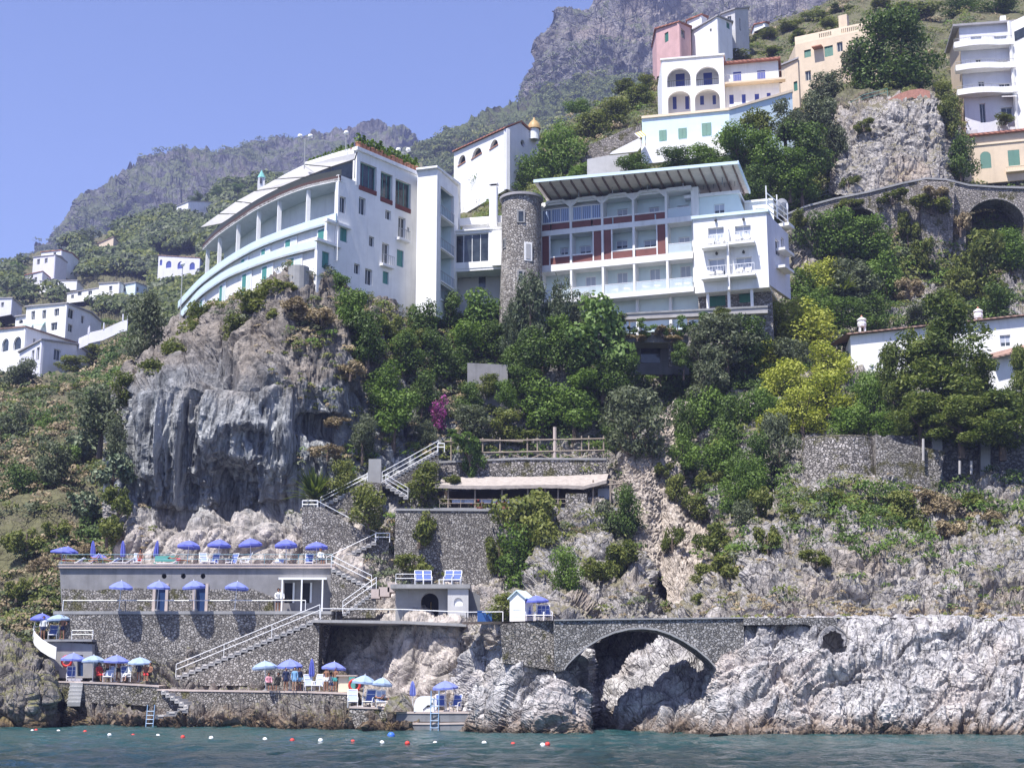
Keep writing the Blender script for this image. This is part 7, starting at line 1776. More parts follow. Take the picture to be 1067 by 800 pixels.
def pergola():
    root = thing('pergola_terrace', P(685, 385, 131), 'concrete terrace with a planter and vine pergola under the balcony hotel', 'terrace'); Y = 130.6
    x0, x1 = xat(652, Y, 358), xat(717, Y, 358); zt = zat(350, Y); zb = zat(357, Y)
    m = MB(); m.box(((x0 + x1) / 2, Y + 1.2, (zt + zb) / 2), (x1 - x0, 2.6, zt - zb)); m.build('planter_slab', 'concrete_pale', root)
    m = MB()
    for k in range(46): u = k / 45; m.box((x0 + (x1 - x0) * u, Y - .16, (zt + zb) / 2), (.05, .06, zt - zb - .05))
    m.build('slats', 'concrete_dark', root)
    for x in (655, 698): m = MB(); m.box(P(x, 368, Y + .6), (.3, .3, 2.6)); m.build('pillar', STONE_P, root)
    m = MB(); outline_slab(m, [(652, 357), (652, 390), (718, 390), (718, 357)], Y + 2.4, .3); m.build('back_wall', 'concrete_dark', root)
    for x in (676,): m = MB(); outline_slab(m, [(668, 363), (668, 378), (688, 378), (688, 363)], Y + 2.3, .06); m.build('window', 'glass_dark', root)
    m = MB()
    for (a, b) in (((655, 335), (686, 333)), ((716, 345), (738, 341)), ((716, 333), (760, 328))): m.beam(P(*a, Y + .3), P(*b, Y + .3), .12)
    for x in (656, 717): m.beam(P(x, 350, Y + .3), P(x, 331, Y + .3), .1)
    m.build('pergola_beams', 'wood', root)
plain('concrete_pale', (.42, .40, .39), .9, var=.15)
pergola()
masonry('retaining_wall', 'low rubble wall right under the hotel ground floor terrace', [(652, 327), (652, 333), (800, 326), (800, 319.5)], 129.6, .8, 'concrete_pale', [(652, 327), (800, 319.5)])
def bastion():
    Y = 111.5; cx = xat(876, Y, 490); zb, zt = zat(528, Y), zat(458, Y); root = thing('stone_bastion', (cx, Y, zb), 'rounded pale rubble bastion with battered sides standing below the pines', 'wall')
    m = MB(); R = 37 * Y / 1500; m.lathe((cx, Y + .6, zb), [(R * 1.22, 0), (R * 1.10, (zt - zb) * .5), (R, zt - zb)], 40, sy=.9); m.build('wall', STONE_P, root, smooth=True)
    m = MB(); m.lathe((cx, Y + .6, zt), [(R + .02, -.02), (R, .08), (0, .12)], 40, sy=.9); m.build('top', SOIL, root)
bastion()
def culvert():
    root = thing('rock_arch', P(868, 686, 89), 'small dark arched hollow in the white sea cliff below the coast path', 'arch'); m = MB(); n = 16
    o_ = [(868 + 16 * math.cos(math.pi * k / n), 672 - 20.5 * math.sin(math.pi * k / n)) for k in range(n + 1)]; jj = [random.uniform(.84, 1.06) for _ in range(n + 1)]; i_ = [(868 + 13 * jj[k] * math.cos(math.pi * k / n), 673 - 18 * jj[k] * math.sin(math.pi * k / n)) for k in range(n, -1, -1)]
    outline_slab(m, (o_ + i_)[::-1], 89.75, 3.9); m.build('ring', ROCK_W, root)
    m = MB(); outline_slab(m, [(852, 690), (884, 690), (884, 652), (852, 652)], 93.4, .3); m.build('back', STONE_L, root)
plain('arch_red', (.26, .17, .15), .95, var=.3, vs=3, bmp=.6)
culvert()
masonry('retaining_wall', 'weedy rubble wall right of the bastion with a concrete edge', [(913, 452), (913, 512), (975, 522), (985, 470), (940, 462)], 109.8, 3, STONE_D)
masonry('retaining_wall', 'long masonry wall coloured dark for pine shade, with buttress strips under the pines at right', [(925, 453), (925, 500), (1080, 508), (1080, 445), (1000, 455)], 111.6, 3, STONE_L)  # shade of the pines is painted in by the darker stone
for k, x in enumerate((977, 1027)):
    masonry('buttress', ('plain grey buttress strip nearer the middle of the dark wall', 'wide grey buttress strip nearer the right end of the dark wall')[k], [(x - 5, 455), (x - 5, 500), (x + 5, 500), (x + 5, 455)], 110.9, .29, 'concrete', cat='buttress')
for k, (x, y0, y1) in enumerate(((962, 457, 480), (1000, 480, 494), (1012, 480, 494), (1049, 498, 512), (1065, 497, 517))):
    g = MB(); g.tube([P(x, y1, 109.4), P(x, y0, 109.4)], .10, 6); o = g.build('white_post', 'concrete_pale'); tag(o, ['thin pale post at the left end of the shade-toned wall', 'left one of the two close pale posts at the shade-toned wall', 'right one of the two close pale posts at the shade-toned wall', 'short pale post below the wide buttress strip', 'bright pale post at the right edge below the dark wall'][k], 'post')
masonry('terrace_wall', 'grey dry stone terrace wall on the green slope left of the pale blue house', [(604, 163), (612, 152), (640, 140), (668, 128), (668, 152), (636, 163), (612, 176)], 184, 1, STONE_V)
masonry('terrace_wall', 'short plastered wall right behind the canopy of the balcony hotel', [(612, 166), (612, 182), (655, 182), (655, 158)], 167, .6, 'plaster_grey')
fabric_mat('canvas_violet', (.15, .18, .60), .2, .12); fabric_mat('canvas_pale', (.40, .52, .72), .3, .15); fabric_mat('canvas_lilac', (.23, .28, .70), .25, .15)
fabric_mat('sling_blue', (.12, .18, .46), .15); fabric_mat('sling_stripe', (.45, .52, .70), .15)
def make_parasol(mat, closed=False):
    root = thing('parasol', (0, 0, 0)); m = MB(); m.tube([(0, 0, 0), (0, 0, 2.12)], .028, 7); m.build('pole', 'metal_white', root)
    m = MB(); m.lathe((0, 0, 0), [(0, .10), (.20, .09), (.24, .05), (.24, 0)], 12); m.build('base', 'concrete', root)
    if closed:
        m = MB(); prof = [(.03, 2.12), (.10, 1.9), (.15, 1.5), (.17, 1.1), (.13, .95), (.04, .98)]; vs = []; n = 16
        for i, (r, z) in enumerate(prof):
            for j in range(n): a = 2 * math.pi * j / n; rr = r * (1 + .28 * (-1) ** j); vs.append((rr * math.cos(a), rr * math.sin(a), z))
        m.add(vs, [(i * n + j, i * n + (j + 1) % n, (i + 1) * n + (j + 1) % n, (i + 1) * n + j) for i in range(len(prof) - 1) for j in range(n)]); m.build('canopy', mat, root); return root
    m = MB(); n = 8; rings = [(0, 2.14), (.33, 2.05), (.68, 1.90), (1.0, 1.70)]; vs = [(0, 0, 2.14)]; fs = []
    for r, z in rings[1:]:
        for j in range(n * 3):
            a = 2 * math.pi * j / (n * 3); mid = (j % 3) != 0; rr = r * (1 if not mid else .955); zz = z - (.035 * r if mid else 0); vs.append((rr * math.cos(a), rr * math.sin(a), zz))
    k = n * 3
    for j in range(k): fs.append((0, 1 + j, 1 + (j + 1) % k))
    for i in range(2):
        for j in range(k): fs.append((1 + i * k + j, 1 + (i + 1) * k + j, 1 + (i + 1) * k + (j + 1) % k, 1 + i * k + (j + 1) % k))
    m.add(vs, fs); st = 1 + 2 * k   # valance
    rim = [vs[st + j] for j in range(k)]; m.ribbon(rim + [rim[0]], [(x * 1.0, y * 1.0, z - .13 - .03 * (j % 3 == 0)) for j, (x, y, z) in enumerate(rim)] + [(rim[0][0], rim[0][1], rim[0][2] - .16)])
    m.build('canopy', mat, root)
    m = MB()
    for j in range(n): a = 2 * math.pi * j / n; m.tube([(0, 0, 2.08), (.97 * math.cos(a), .97 * math.sin(a), 1.68)], .012, 4)
    m.build('ribs', 'metal_white', root)
    m = MB(); m.lathe((0, 0, 2.12), [(0, .12), (.03, .06), (.04, 0)], 6); m.build('finial', 'metal_white', root)
    return root
PROTO = {}
def parasol(px, py, Y, zf, kind, r, lab, grp, tilt=0):
    key = (kind)
    if key not in PROTO:
        PROTO[key] = make_parasol({'v': 'canvas_violet', 'p': 'canvas_pale', 'l': 'canvas_lilac', 'cv': 'canvas_violet', 'cp': 'canvas_lilac'}[kind], kind[0] == 'c'); o = PROTO[key]
    else: o = copy_tree(PROTO[key])
    q = P(px, py, Y); o.location = (q[0], q[1], zf); h = (q[2] - zf) / (2.0 if kind[0] != 'c' else 2.12)
    rs = r * Y / 1500; o.scale = (rs, rs, h) if kind[0] != 'c' else (1, 1, h); o.rotation_euler = (random.uniform(-.09, .09) + tilt, random.uniform(-.09, .09), random.uniform(0, 3))
    tag(o, lab, 'parasol', grp); return o
G1 = 'open parasols on the upper bathing deck'
parasol(63, 572, 113.4, zD, 'v', 11, 'violet parasol at the far left corner of the upper bathing deck', G1)
parasol(68, 570.5, 114.6, zD, 'v', 11.5, 'violet parasol overlapping behind the corner parasol of the upper deck', G1)
parasol(104, 578, 114, zD - .5, 'v', 8.5, 'low violet parasol leaning over sunbathers on the upper deck', G1, .12)
for px, py, lab in ((196, 564.5, 'violet parasol on the upper deck, straight above the middle vent'), (228, 563.5, 'violet parasol on the upper deck between the white deck chairs'), (263, 562.5, 'violet parasol on the upper deck standing highest, over the folded white chair'), (299, 563.5, 'violet parasol on the upper deck above the kiosk'), (330.5, 566, 'violet parasol on the upper deck nearest the zig-zag stairs')):
    parasol(px, py, 114.2, zD, 'v', 12.2, lab, G1)
for px, lab in ((98.5, 'leftmost closed violet parasol against the rocks on the upper deck'), (129.5, 'middle closed violet parasol against the rocks on the upper deck'), (162, 'rightmost closed violet parasol against the rocks on the upper deck')):
    parasol(px, 563, 116.2, zD, 'cv', 1, lab, 'closed parasols on the upper deck')
for px, py, lab in ((125.5, 607, 'violet parasol on the lower deck farthest left, over plain wall'), (165, 607, 'violet parasol on the lower deck in front of the left narrow door'), (204.5, 606.5, 'violet parasol on the lower deck in front of the right narrow door'), (245.5, 607.5, 'violet parasol on the lower deck left of the leaning man')):
    parasol(px, py, YW - 2.5, zB, 'l', 12.2, lab, 'parasols on the lower bathing deck')
parasol(43, 640.5, 111.0, zC, 'v', 11.5, 'violet parasol on the small upper platform at far left', 'parasols on the small upper platform'); parasol(63, 641, 110.6, zC, 'p', 12.5, 'pale faded parasol on the small upper platform at far left', 'parasols on the small upper platform')
zQ1 = zat(710, 107)
for px, py, k, lab in ((76, 682, 'l', 'violet parasol of the left quay in front of the red life ring'), (98, 684, 'p', 'pale parasol of the left quay right of the dark door'), (121, 684, 'l', 'violet parasol of the left quay between two pale ones'), (146, 686, 'p', 'pale parasol at the right end of the left quay')):
    parasol(px, py, 107.7, zQ1, k, 12.5, lab, 'parasols on the left quay')
zQ2 = zat(719.4, 103.4)
parasol(278, 690, 104.2, zQ2, 'p', 13, 'pale parasol of the middle quay overlapping a violet one', 'parasols on the middle quay'); parasol(303, 688.5, 104.4, zQ2, 'l', 13, 'violet parasol of the middle quay right beside the pale one', 'parasols on the middle quay')
parasol(346.5, 691, 103.2, zQ2, 'l', 12.5, 'violet parasol above the grey and teal cabinet', 'parasols on the middle quay'); parasol(325.5, 686, 103.4, zQ2, 'cv', 1, 'closed violet parasol on the middle quay', 'parasols on the middle quay')
zQ3 = zat(737, 97.4)
parasol(377.5, 705, 98.2, zQ3, 'p', 12.5, 'pale parasol over the striped deck chairs on the small quay', 'parasols on the small quay'); parasol(396.5, 707.5, 97.8, zQ3, 'p', 10.5, 'smaller tilted pale parasol on the small quay', 'parasols on the small quay', .12)
zQ4 = zat(741.2, 94.4)
parasol(430.5, 709, 96.4, zQ4 + .2, 'cp', 1, 'closed blue-striped parasol behind the upturned white dinghy', 'parasols of the bathing platform'); parasol(465.5, 711, 95.2, zQ4, 'l', 13.2, 'lilac parasol alone on the low bathing platform', 'parasols of the bathing platform')
parasol(559.5, 622, 92.4, zat(646, 91.4), 'v', 13, 'violet parasol beside the white bathing hut', 'parasols by the hut')

def make_chair(mat):
    """folding beach armchair with reclined sling, facing the sea"""
    root = thing('deck_chair', (0, 0, 0)); m = MB(); w = .30
    for s in (-w, w):
        m.tube([(s, -.35, .38), (s, .18, .30), (s, .55, 1.12)], .028, 5); m.tube([(s, -.35, .38), (s, -.3, 0)], .026, 5); m.tube([(s, .10, .58), (s, .42, 0)], .026, 5); m.tube([(s * 1.08, -.3, .60), (s * 1.08, .35, .66)], .03, 5); m.tube([(s, -.32, .38), (s * 1.08, -.28, .60)], .024, 5)
    for p in ((-.35, .38), (.55, 1.12)): m.tube([(-w, *p), (w, *p)], .028, 5)
    m.build('frame', 'plastic_white', root); g = MB(); A = [(-w + .03, -.33, .38), (-w + .03, .18, .31), (-w + .03, .54, 1.08)]; B = [(-a[0], a[1], a[2]) for a in A]; g.ribbon(A, B); g.ribbon([(b[0], b[1] + .02, b[2] - .02) for b in B], [(a[0], a[1] + .02, a[2] - .02) for a in A]); g.build('sling', mat, root)
    m = MB(); m.tube([(-w + .02, .40, .82), (w - .02, .40, .82)], .02, 4); m.build('back_bar', 'plastic_white', root); return root
def make_lounger(mat):
    root = thing('sun_lounger', (0, 0, 0)); m = MB()
    for s in (-.3, .3): m.beam((-.95, s, .32), (.35, s, .32), .05); m.beam((.35, s, .32), (.95, s, .72), .05)
    for x in (-.8, .25): 
        for s in (-.28, .28): m.beam((x, s, .32), (x, s, 0), .05)
    m.beam((.75, 0, .0), (.75, 0, .55), .05); m.build('frame', 'plastic_white', root)
    g = MB(); A = [(-.93, -.28, .34), (.35, -.28, .34), (.93, -.28, .73)]; g.ribbon(A, [(a[0], -a[1], a[2]) for a in A]); g.build('sling', mat, root); return root
def put(protos, key, maker, arg, q, rz, lab, cat, grp, sc=1.0):
    if key not in protos: protos[key] = maker(arg); o = protos[key]
    else: o = copy_tree(protos[key])
    o.location = tuple(map(float, q)); o.rotation_euler = (0, 0, rz); o.scale = (sc,) * 3; tag(o, lab, cat, grp); return o
CH = {}
def chair(px, Y, zf, rz, lab, grp, mat='sling_stripe', sc=1.0, mk=make_chair, cat='deck chair'):
    x = P(px, 700, Y)[0]; x = P(px, HOR - (zf + .4 - CAM[2]) * F / Y, Y)[0]; return put(CH, (mk.__name__, mat), mk, mat, (x, Y, zf), rz, lab, cat, grp, sc)
for px, lab in ((436.5, 'leftmost of the four blue striped deck chairs on the arched room roof'), (445.5, 'second from the left of the four deck chairs on the arched room roof'), (467, 'third from the left of the four deck chairs on the arched room roof'), (476, 'rightmost of the four blue striped deck chairs on the arched room roof')):
    chair(px, 107.2, zR, .12 if px < 460 else -.1, lab, 'deck chairs on the arched room roof', 'sling_blue', 1.0)
o = MB(); q = np.array([P(460, 611, 107.2)[0], 107.3, zR]); o.box(q + (0, 0, .42), (.42, .42, .04)); 
for sx in (-.18, .18):
    for sy in (-.18, .18): o.box(q + (sx, sy, .21), (.05, .05, .42))
tag(o.build('side_table', 'plastic_white'), 'little white table between the deck chairs on the arched room roof', 'table')
G3 = 'deck chairs on the small quay'
chair(367.5, 98.4, zQ3, .15, 'left blue striped deck chair below the red life ring', G3, 'sling_stripe', 1.05); chair(384.5, 98.1, zQ3, -.2, 'blue deck chair in the middle under the pale parasols', G3, 'sling_blue', 1.05); chair(397, 97.7, zQ3, .1, 'right blue deck chair standing alone on the small quay', G3, 'sling_stripe', 1.0)
G4 = 'deck chairs on the bathing platform'
chair(459, 95.4, zQ4, .1, 'blue deck chair right beside the upturned white dinghy', G4, 'sling_blue', .95); chair(474.5, 95.2, zQ4, -.35, 'tilted blue deck chair under the lilac parasol', G4, 'sling_blue', .95)
G5 = 'chairs and loungers on the upper deck'
for k, (px, rz, mk, mat, lab) in enumerate(((75, 0.1, make_lounger, 'sling_stripe', 'white lounger nearest the far left corner of the upper deck'), (90, .1, make_lounger, 'sling_blue', 'second lounger from the left end of the upper deck'), (112, -.1, make_lounger, 'sling_blue', 'lounger right of the low leaning parasol on the upper deck'),
        (127, .2, make_lounger, 'sling_blue', 'lounger below the middle closed parasol'), (143, .2, make_chair, 'sling_stripe', 'white chair between two closed parasols on the upper deck'), (176, 0, make_lounger, 'sling_stripe', 'white lounger in front of the green bench on the upper deck'), (213, .5, make_chair, 'sling_stripe', 'white deck chair left of the second rock niche'), (222, -.3, make_chair, 'sling_blue', 'blue deck chair under the parasol between the white chairs'),
        (241, -.5, make_chair, 'sling_blue', 'blue deck chair turned towards the rocks on the upper deck'), (255, -1.2, make_chair, 'sling_stripe', 'white folded chair seen from the side on the upper deck'), (290, 1.57, make_lounger, 'sling_stripe', 'low white lounger above the left edge of the kiosk'), (322, .1, make_chair, 'sling_blue', 'blue chair by the parasol nearest the zig-zag stairs'))):
    chair(px, 113.5 + .25 * (k % 3), zD, rz, lab, G5, mat, 1.0, mk, 'deck chair' if mk is make_chair else 'lounger')
g = thing('bench', P(173, 589, 116), 'green bench against the rocks on the upper deck', 'bench'); q = np.array([P(173, 585, 115.6)[0], 115.6, zD]); m = MB(); m.box(q + (0, 0, .45), (1.9, .45, .06)); m.build('seat', 'frame_green', g); m = MB(); m.box(q + (0, .25, .85), (1.9, .06, .45)); m.build('backrest', 'frame_green', g)
for sx in (-.8, .8): m = MB(); m.box(q + (sx, 0, .21), (.08, .42, .42)); m.build('leg', 'frame_green', g)
G6 = 'chairs on the quays'
for px, Y, z, rz, mat, lab in ((62 + 12, 107.9, zQ1, .3, 'sling_blue', 'blue deck chair in front of the grey changing block door'), (113, 107.4, zQ1, 0, 'sling_stripe', 'white chair among the people on the left quay'), (131, 107.4, zQ1, .4, 'sling_blue', 'violet-blue chair under the middle parasols of the left quay'), (322, 103, zQ2, .3, 'sling_stripe', 'pale chair beside the closed parasol of the middle quay'), (331, 102.8, zQ2, -.3, 'sling_stripe', 'white chair between closed parasol and cabinet'), (55, 110.7, zC, .2, 'sling_blue', 'blue chair on the small upper platform at far left')):
    chair(px, Y, z, rz, lab, G6, mat)
for px, rz, lab in ((551, .3, 'blue chair right behind the bathing hut'), (563, -.2, 'blue chair under the parasol beside the hut'), (570, .2, 'rightmost blue chair by the hut parasol')):
    chair(px, 92.2, zat(646, 91.4), rz, lab, 'chairs by the hut', 'sling_blue', .9)
pl_, us_, zl_, p2_ = BH
for k, (bay, t, lab) in enumerate(((1, .35, 'white balcony chair in the second bay from the left, lowest balcony row'), (2, .3, 'left white chair in the third bay, lowest balcony row'), (2, .7, 'right white chair in the third bay, lowest balcony row'), (3, .3, 'left white chair in the fourth bay, lowest balcony row'), (3, .65, 'right white chair in the fourth bay, lowest balcony row'), (4, .35, 'left white chair in the fifth bay, lowest balcony row'), (4, .7, 'right white chair in the fifth bay, lowest balcony row'))):
    q = pl_.pt(us_[bay] + (us_[bay + 1] - us_[bay]) * t, zl_['f1a'] + .01, -.55); put(CH, ('make_chair', 'plastic_white'), make_chair, 'plastic_white', q, pl_.rz + random.uniform(-.4, .4), lab, 'chair', 'white balcony chairs')
for k, (px, py, lab) in enumerate(((742, 259.5, 'left white chair on the upper left block balcony'), (751, 259, 'right white chair on the upper left block balcony'), (770, 255.5, 'left white chair on the upper right block balcony'), (779, 255.2, 'right white chair on the upper right block balcony'), (742, 291.5, 'left white chair on the lower left block balcony'), (751, 291, 'right white chair on the lower left block balcony'), (771, 289, 'left white chair on the lower right block balcony'), (780, 288.6, 'right white chair on the lower right block balcony'))):
    u_, z_ = p2_.uz(px, py); q = p2_.pt(u_, z_ + .01, .55); put(CH, ('make_chair', 'plastic_white'), make_chair, 'plastic_white', q, p2_.rz + random.uniform(-.4, .4), lab, 'chair', 'white balcony chairs', .9)
def make_table(_):
    root = thing('table', (0, 0, 0)); m = MB(); m.box((0, 0, .74), (1.0, .9, .04)); m.lathe((0, 0, 0), [(.06, .72), (.05, .05), (.25, .03), (.27, 0)], 8); m.build('table_top', 'wood', root); m = MB()
    m.box((0, 0, .775), (1.1, 1.0, .02)); 
    for s in (-1, 1): m.box((0, s * .51, .60), (1.1, .015, .34)); m.box((s * .56, 0, .60), (.015, 1.0, .34))
    m.build('tablecloth', 'cloth_blue', root); return root
fabric_mat('cloth_blue', (.45, .52, .66), .1)
for k, px in enumerate((478, 488, 507, 518, 533, 545)):
    q = P(px, 528, 119.3); put(CH, 'table', make_table, None, (q[0], 119.2, zF), 0, ['restaurant table with a pale blue cloth farthest left under the awning', 'second restaurant table from the left under the awning', 'third restaurant table from the left under the awning', 'fourth restaurant table from the left under the awning', 'fifth restaurant table from the left, beside the red flowers', 'restaurant table just left of the bushy tree'][k], 'table', 'restaurant tables', .95)
def dinghy():
    q = P(443, 741, 94.9); root = thing('dinghy', q, 'white upturned dinghy with a black mark lying on the low bathing platform', 'boat'); m = MB(); n, k = 10, 12; vs = []; fs = []
    for i in range(n + 1):
        t = i / n; y = -.2 + 2.2 * t; w = .72 * (1 - max(0, (t - .45) / .55) ** 2 * .9); h = .98 * (1 - .35 * max(0, (t - .3) / .7) ** 2)
        for j in range(k + 1):
            a = math.pi * j / k; vs.append(q + np.array([w * math.copysign(abs(math.cos(a)) ** .6, math.cos(a)), y, h * math.sin(a) ** .7]))
    for i in range(n):
        for j in range(k): fs.append((i * (k + 1) + j, i * (k + 1) + j + 1, (i + 1) * (k + 1) + j + 1, (i + 1) * (k + 1) + j))
    fs.append(tuple(range(k + 1))); m.add(vs, fs); m.build('hull', 'plastic_white', root)
    m = MB(); c = q + np.array([.18, -.23, .30])
    for a, b in (((-.22, -.12), (.02, .10)), ((.02, .10), (.12, .05)), ((.12, .05), (.30, .26)), ((-.05, -.02), (.2, .08)), ((-.24, -.12), (-.30, -.2))): m.beam(c + (a[0], 0, a[1]), c + (b[0], 0, b[1]), .02, .06)
    m.build('mark', 'black_paint_and_shade', root)
    m = MB(); m.beam(q + (.72, -.2, 0), q + (.72, -.2, .7), .05); m.build('skeg', 'plastic_white', root)
dinghy()
g = MB(); f1 = P(417, 741, 95.6); m = MB(); vs = []; m.lathe(f1, [(0, 1.15), (.3, 1.05), (.62, .8), (.85, .4), (.95, 0)], 11, sy=.8); o = m.build('boulder', ROCK_B); v = o.data.vertices
for x in v: x.co *= 1 + .22 * random.uniform(-1, 1)
tag(o, 'rounded brown boulder between the small quay and the dinghy', 'rock')

def body_mesh(pose):
    J = {'pelvis': (0, 0, .92), 'waist': (0, 0, 1.08), 'chest': (0, .01, 1.30), 'neck': (0, .02, 1.47), 'nape': (0, .0, 1.53), 'head': (0, -.02, 1.62), 'crown': (0, 0, 1.72), 'nose': (0, -.115, 1.61)}
    R = {'pelvis': .15, 'waist': .125, 'chest': .15, 'neck': .062, 'nape': .055, 'head': .098, 'crown': .07, 'nose': .016}
    E = [('pelvis', 'waist'), ('waist', 'chest'), ('chest', 'neck'), ('neck', 'nape'), ('nape', 'head'), ('head', 'crown'), ('head', 'nose')]
    def limb(names, pts, rads, root):
        p = root
        for n, q, r in zip(names, pts, rads): J[n] = q; R[n] = r; E.append((p, n)); p = n
    for s, t in ((-1, 'l'), (1, 'r')):
        sh = (s * .185, .01, 1.40); hip = (s * .095, 0, .86)
        if pose == 'stand': arm = [(s * .185, .0, 1.40), (s * .23, .02, 1.13), (s * .25, -.06, .88), (s * .25, -.09, .80)]; leg = [hip, (s * .10, -.01, .48), (s * .11, .02, .09), (s * .12, -.14, .035)]
        elif pose == 'lean': arm = [(s * .185, -.05, 1.36), (s * .26, -.22, 1.14), (s * .18, -.48, 1.04), (s * .12, -.55, 1.02)]; leg = [hip, (s * .10, .02, .48), (s * .11, .06, .09), (s * .12, -.10, .035)]
        elif pose == 'akimbo': arm = [(s * .185, .0, 1.40), (s * .36, .05, 1.18), (s * .18, -.06, 1.0), (s * .13, -.09, 1.0)]; leg = [hip, (s * .13, -.01, .48), (s * .15, .02, .09), (s * .17, -.14, .035)]
        else:  # sit / lie
            arm = [(s * .185, .0, 1.40), (s * .22, -.06, 1.14), (s * .18, -.28, 1.04), (s * .15, -.34, 1.03)]; leg = [(s * .095, -.05, .88), (s * .11, -.46, .90), (s * .11, -.50, .48), (s * .11, -.62, .43)]
            if pose == 'lie': leg = [(s * .095, -.02, .80), (s * .10, -.06, .42), (s * .11, .0, .06), (s * .12, -.1, -.02)]
        limb([t + 'sh', t + 'el', t + 'wr', t + 'ha'], arm, [.062, .044, .032, .036], 'chest'); limb([t + 'hp', t + 'kn', t + 'an', t + 'to'], leg, [.092, .062, .042, .034], 'pelvis')
    names = list(J); me = bpy.data.meshes.new('tmp'); me.from_pydata([J[n] for n in names], [(names.index(a), names.index(b)) for a, b in E], []); o = bpy.data.objects.new('tmp', me); COL.objects.link(o)
    md = o.modifiers.new('s', 'SKIN'); sk = me.skin_vertices[0].data
    for i, n in enumerate(names): sk[i].radius = (R[n], R[n] * (.72 if n in ('chest', 'waist', 'pelvis') else 1)); sk[i].use_root = n == 'pelvis'
    o.modifiers.new('d', 'SUBSURF').levels = 1; dg = bpy.context.evaluated_depsgraph_get(); r = bpy.data.meshes.new_from_object(o.evaluated_get(dg)); bpy.data.objects.remove(o)
    r.polygons.foreach_set('use_smooth', [True] * len(r.polygons)); return r
BODY = {p: body_mesh(p) for p in ('stand', 'lean', 'akimbo', 'sit', 'lie')}
for n, c in (('skin_tan', (.27, .135, .085)), ('skin_pale', (.46, .28, .20)), ('hair_dark', (.03, .02, .015)), ('hair_fair', (.30, .20, .09)), ('cloth_white', (.78, .78, .76)), ('cloth_navy', (.02, .03, .08)), ('cloth_red', (.50, .04, .04)), ('cloth_black', (.015, .015, .015)), ('cloth_sky', (.20, .38, .60)), ('cloth_pink', (.65, .30, .35)), ('cloth_teal', (.05, .30, .30))): plain(n, c, .8, var=.08)
def garment(me, zlo, zhi, xlim, grow):
    """clothing grown out of the body surface between two heights"""
    m = MB(); keep = {}; vs = []; fs = []
    nrm = [v.normal for v in me.vertices]
    for p in me.polygons:
        c = p.center
        if zlo < c.z < zhi and abs(c.x) < xlim and c.y > -.75:
            f = []
            for i in p.vertices:
                if i not in keep: keep[i] = len(vs); vs.append(tuple(me.vertices[i].co + nrm[i] * grow))
                f.append(keep[i])
            fs.append(tuple(f))
    m.add(vs, fs); return m
def lay(o, root): o.parent = root; o.location = (0, 0, 0)
GEO = {}
def cached(key, fn):
    if key not in GEO: GEO[key] = fn()
    return GEO[key]
def person(px, Y, zf, pose, skin, hair, top, bottom, rz, lab, sc=1.0, py=None, seat=0):
    zz = zf; x = P(px, HOR - (zf + .9 - CAM[2]) * F / Y, Y)[0]
    root = thing('person', (x, Y, zz), lab, 'person', 'people on the bathing terraces')
    def add(nm, me, mat, par):
        me2 = me.copy(); me2.materials.clear(); me2.materials.append(MATS[mat]); o = bpy.data.objects.new(nm, me2); COL.objects.link(o); o.parent = par; return o
    b = add('body', BODY[pose], skin, root)
    h = MB(); h.lathe((0, 0.012, 1.64), [(.108, -.05), (.116, .03), (.10, .09), (.06, .125), (0, .14)], 10, a0=math.radians(-20), a1=math.radians(200)); ho = lay(h.build('hair', hair, origin=(0, 0, 0)), root) 
    if top: g = garment(BODY[pose], 1.0, 1.46, .27, .016); lay(g.build('shirt', top, origin=(0, 0, 0)), root)
    if bottom:
        g = garment(BODY[pose], .70 if pose != 'sit' else .8, 1.03, .24, .014); lay(g.build('shorts', bottom, origin=(0, 0, 0)), root)
    if pose == 'sit': root.location.z = zf + seat - .78
    if pose == 'lie': root.rotation_euler = (math.radians(-80), 0, rz); root.location.z = zf + .38; root.location.y -= .6
    else: root.rotation_euler = (math.radians(8) if pose == 'lean' else 0, 0, rz)
    root.scale = (sc,) * 3
    return root
person(289.5, YW - 1.15, zB, 'lean', 'skin_tan', 'hair_dark', 'cloth_white', 'cloth_navy', .25, 'person in a white shirt and dark shorts leaning on the lower deck rail')
person(293, YW - .7, zB, 'stand', 'skin_pale', 'hair_fair', 'cloth_white', 'cloth_navy', -.4, 'person in a white shirt standing behind the one leaning on the rail')
person(334, 113.4, zD, 'sit', 'skin_tan', 'hair_fair', 'cloth_white', 'cloth_navy', .5, 'person in white sitting on the upper deck near the zig-zag stairs', seat=.45)
for px, lab, sk, bt, rz in ((80, 'sunbather with red trunks lying at the left end of the upper deck', 'skin_tan', 'cloth_red', 1.5), (95, 'sunbather lying beside the low leaning parasol', 'skin_pale', 'cloth_sky', -1.4), (118, 'sunbather lying left of the middle closed parasol', 'skin_tan', 'cloth_black', 1.5), (199, 'sunbather lying under the parasol above the middle vent', 'skin_tan', 'cloth_red', 1.45)):
    person(px, 113.6, zD, 'lie', sk, 'hair_dark', None, bt, rz, lab)
person(146, 114.0, zD, 'sit', 'skin_tan', 'hair_dark', None, 'cloth_red', .2, 'bather sitting upright between two closed parasols on the upper deck', seat=.45)
person(45, 110.4, zC, 'stand', 'skin_tan', 'hair_dark', 'cloth_white', 'cloth_navy', .3, 'person in white shirt and dark shorts standing under the far left parasol')
person(65, 110.2, zC, 'akimbo', 'skin_tan', 'hair_dark', None, 'cloth_navy', -.3, 'bare-chested person with hands on hips on the small upper platform')
person(71, 110.7, zC, 'stand', 'skin_pale', 'hair_fair', None, 'cloth_teal', .6, 'bare-chested person in teal shorts at the right edge of the small upper platform')
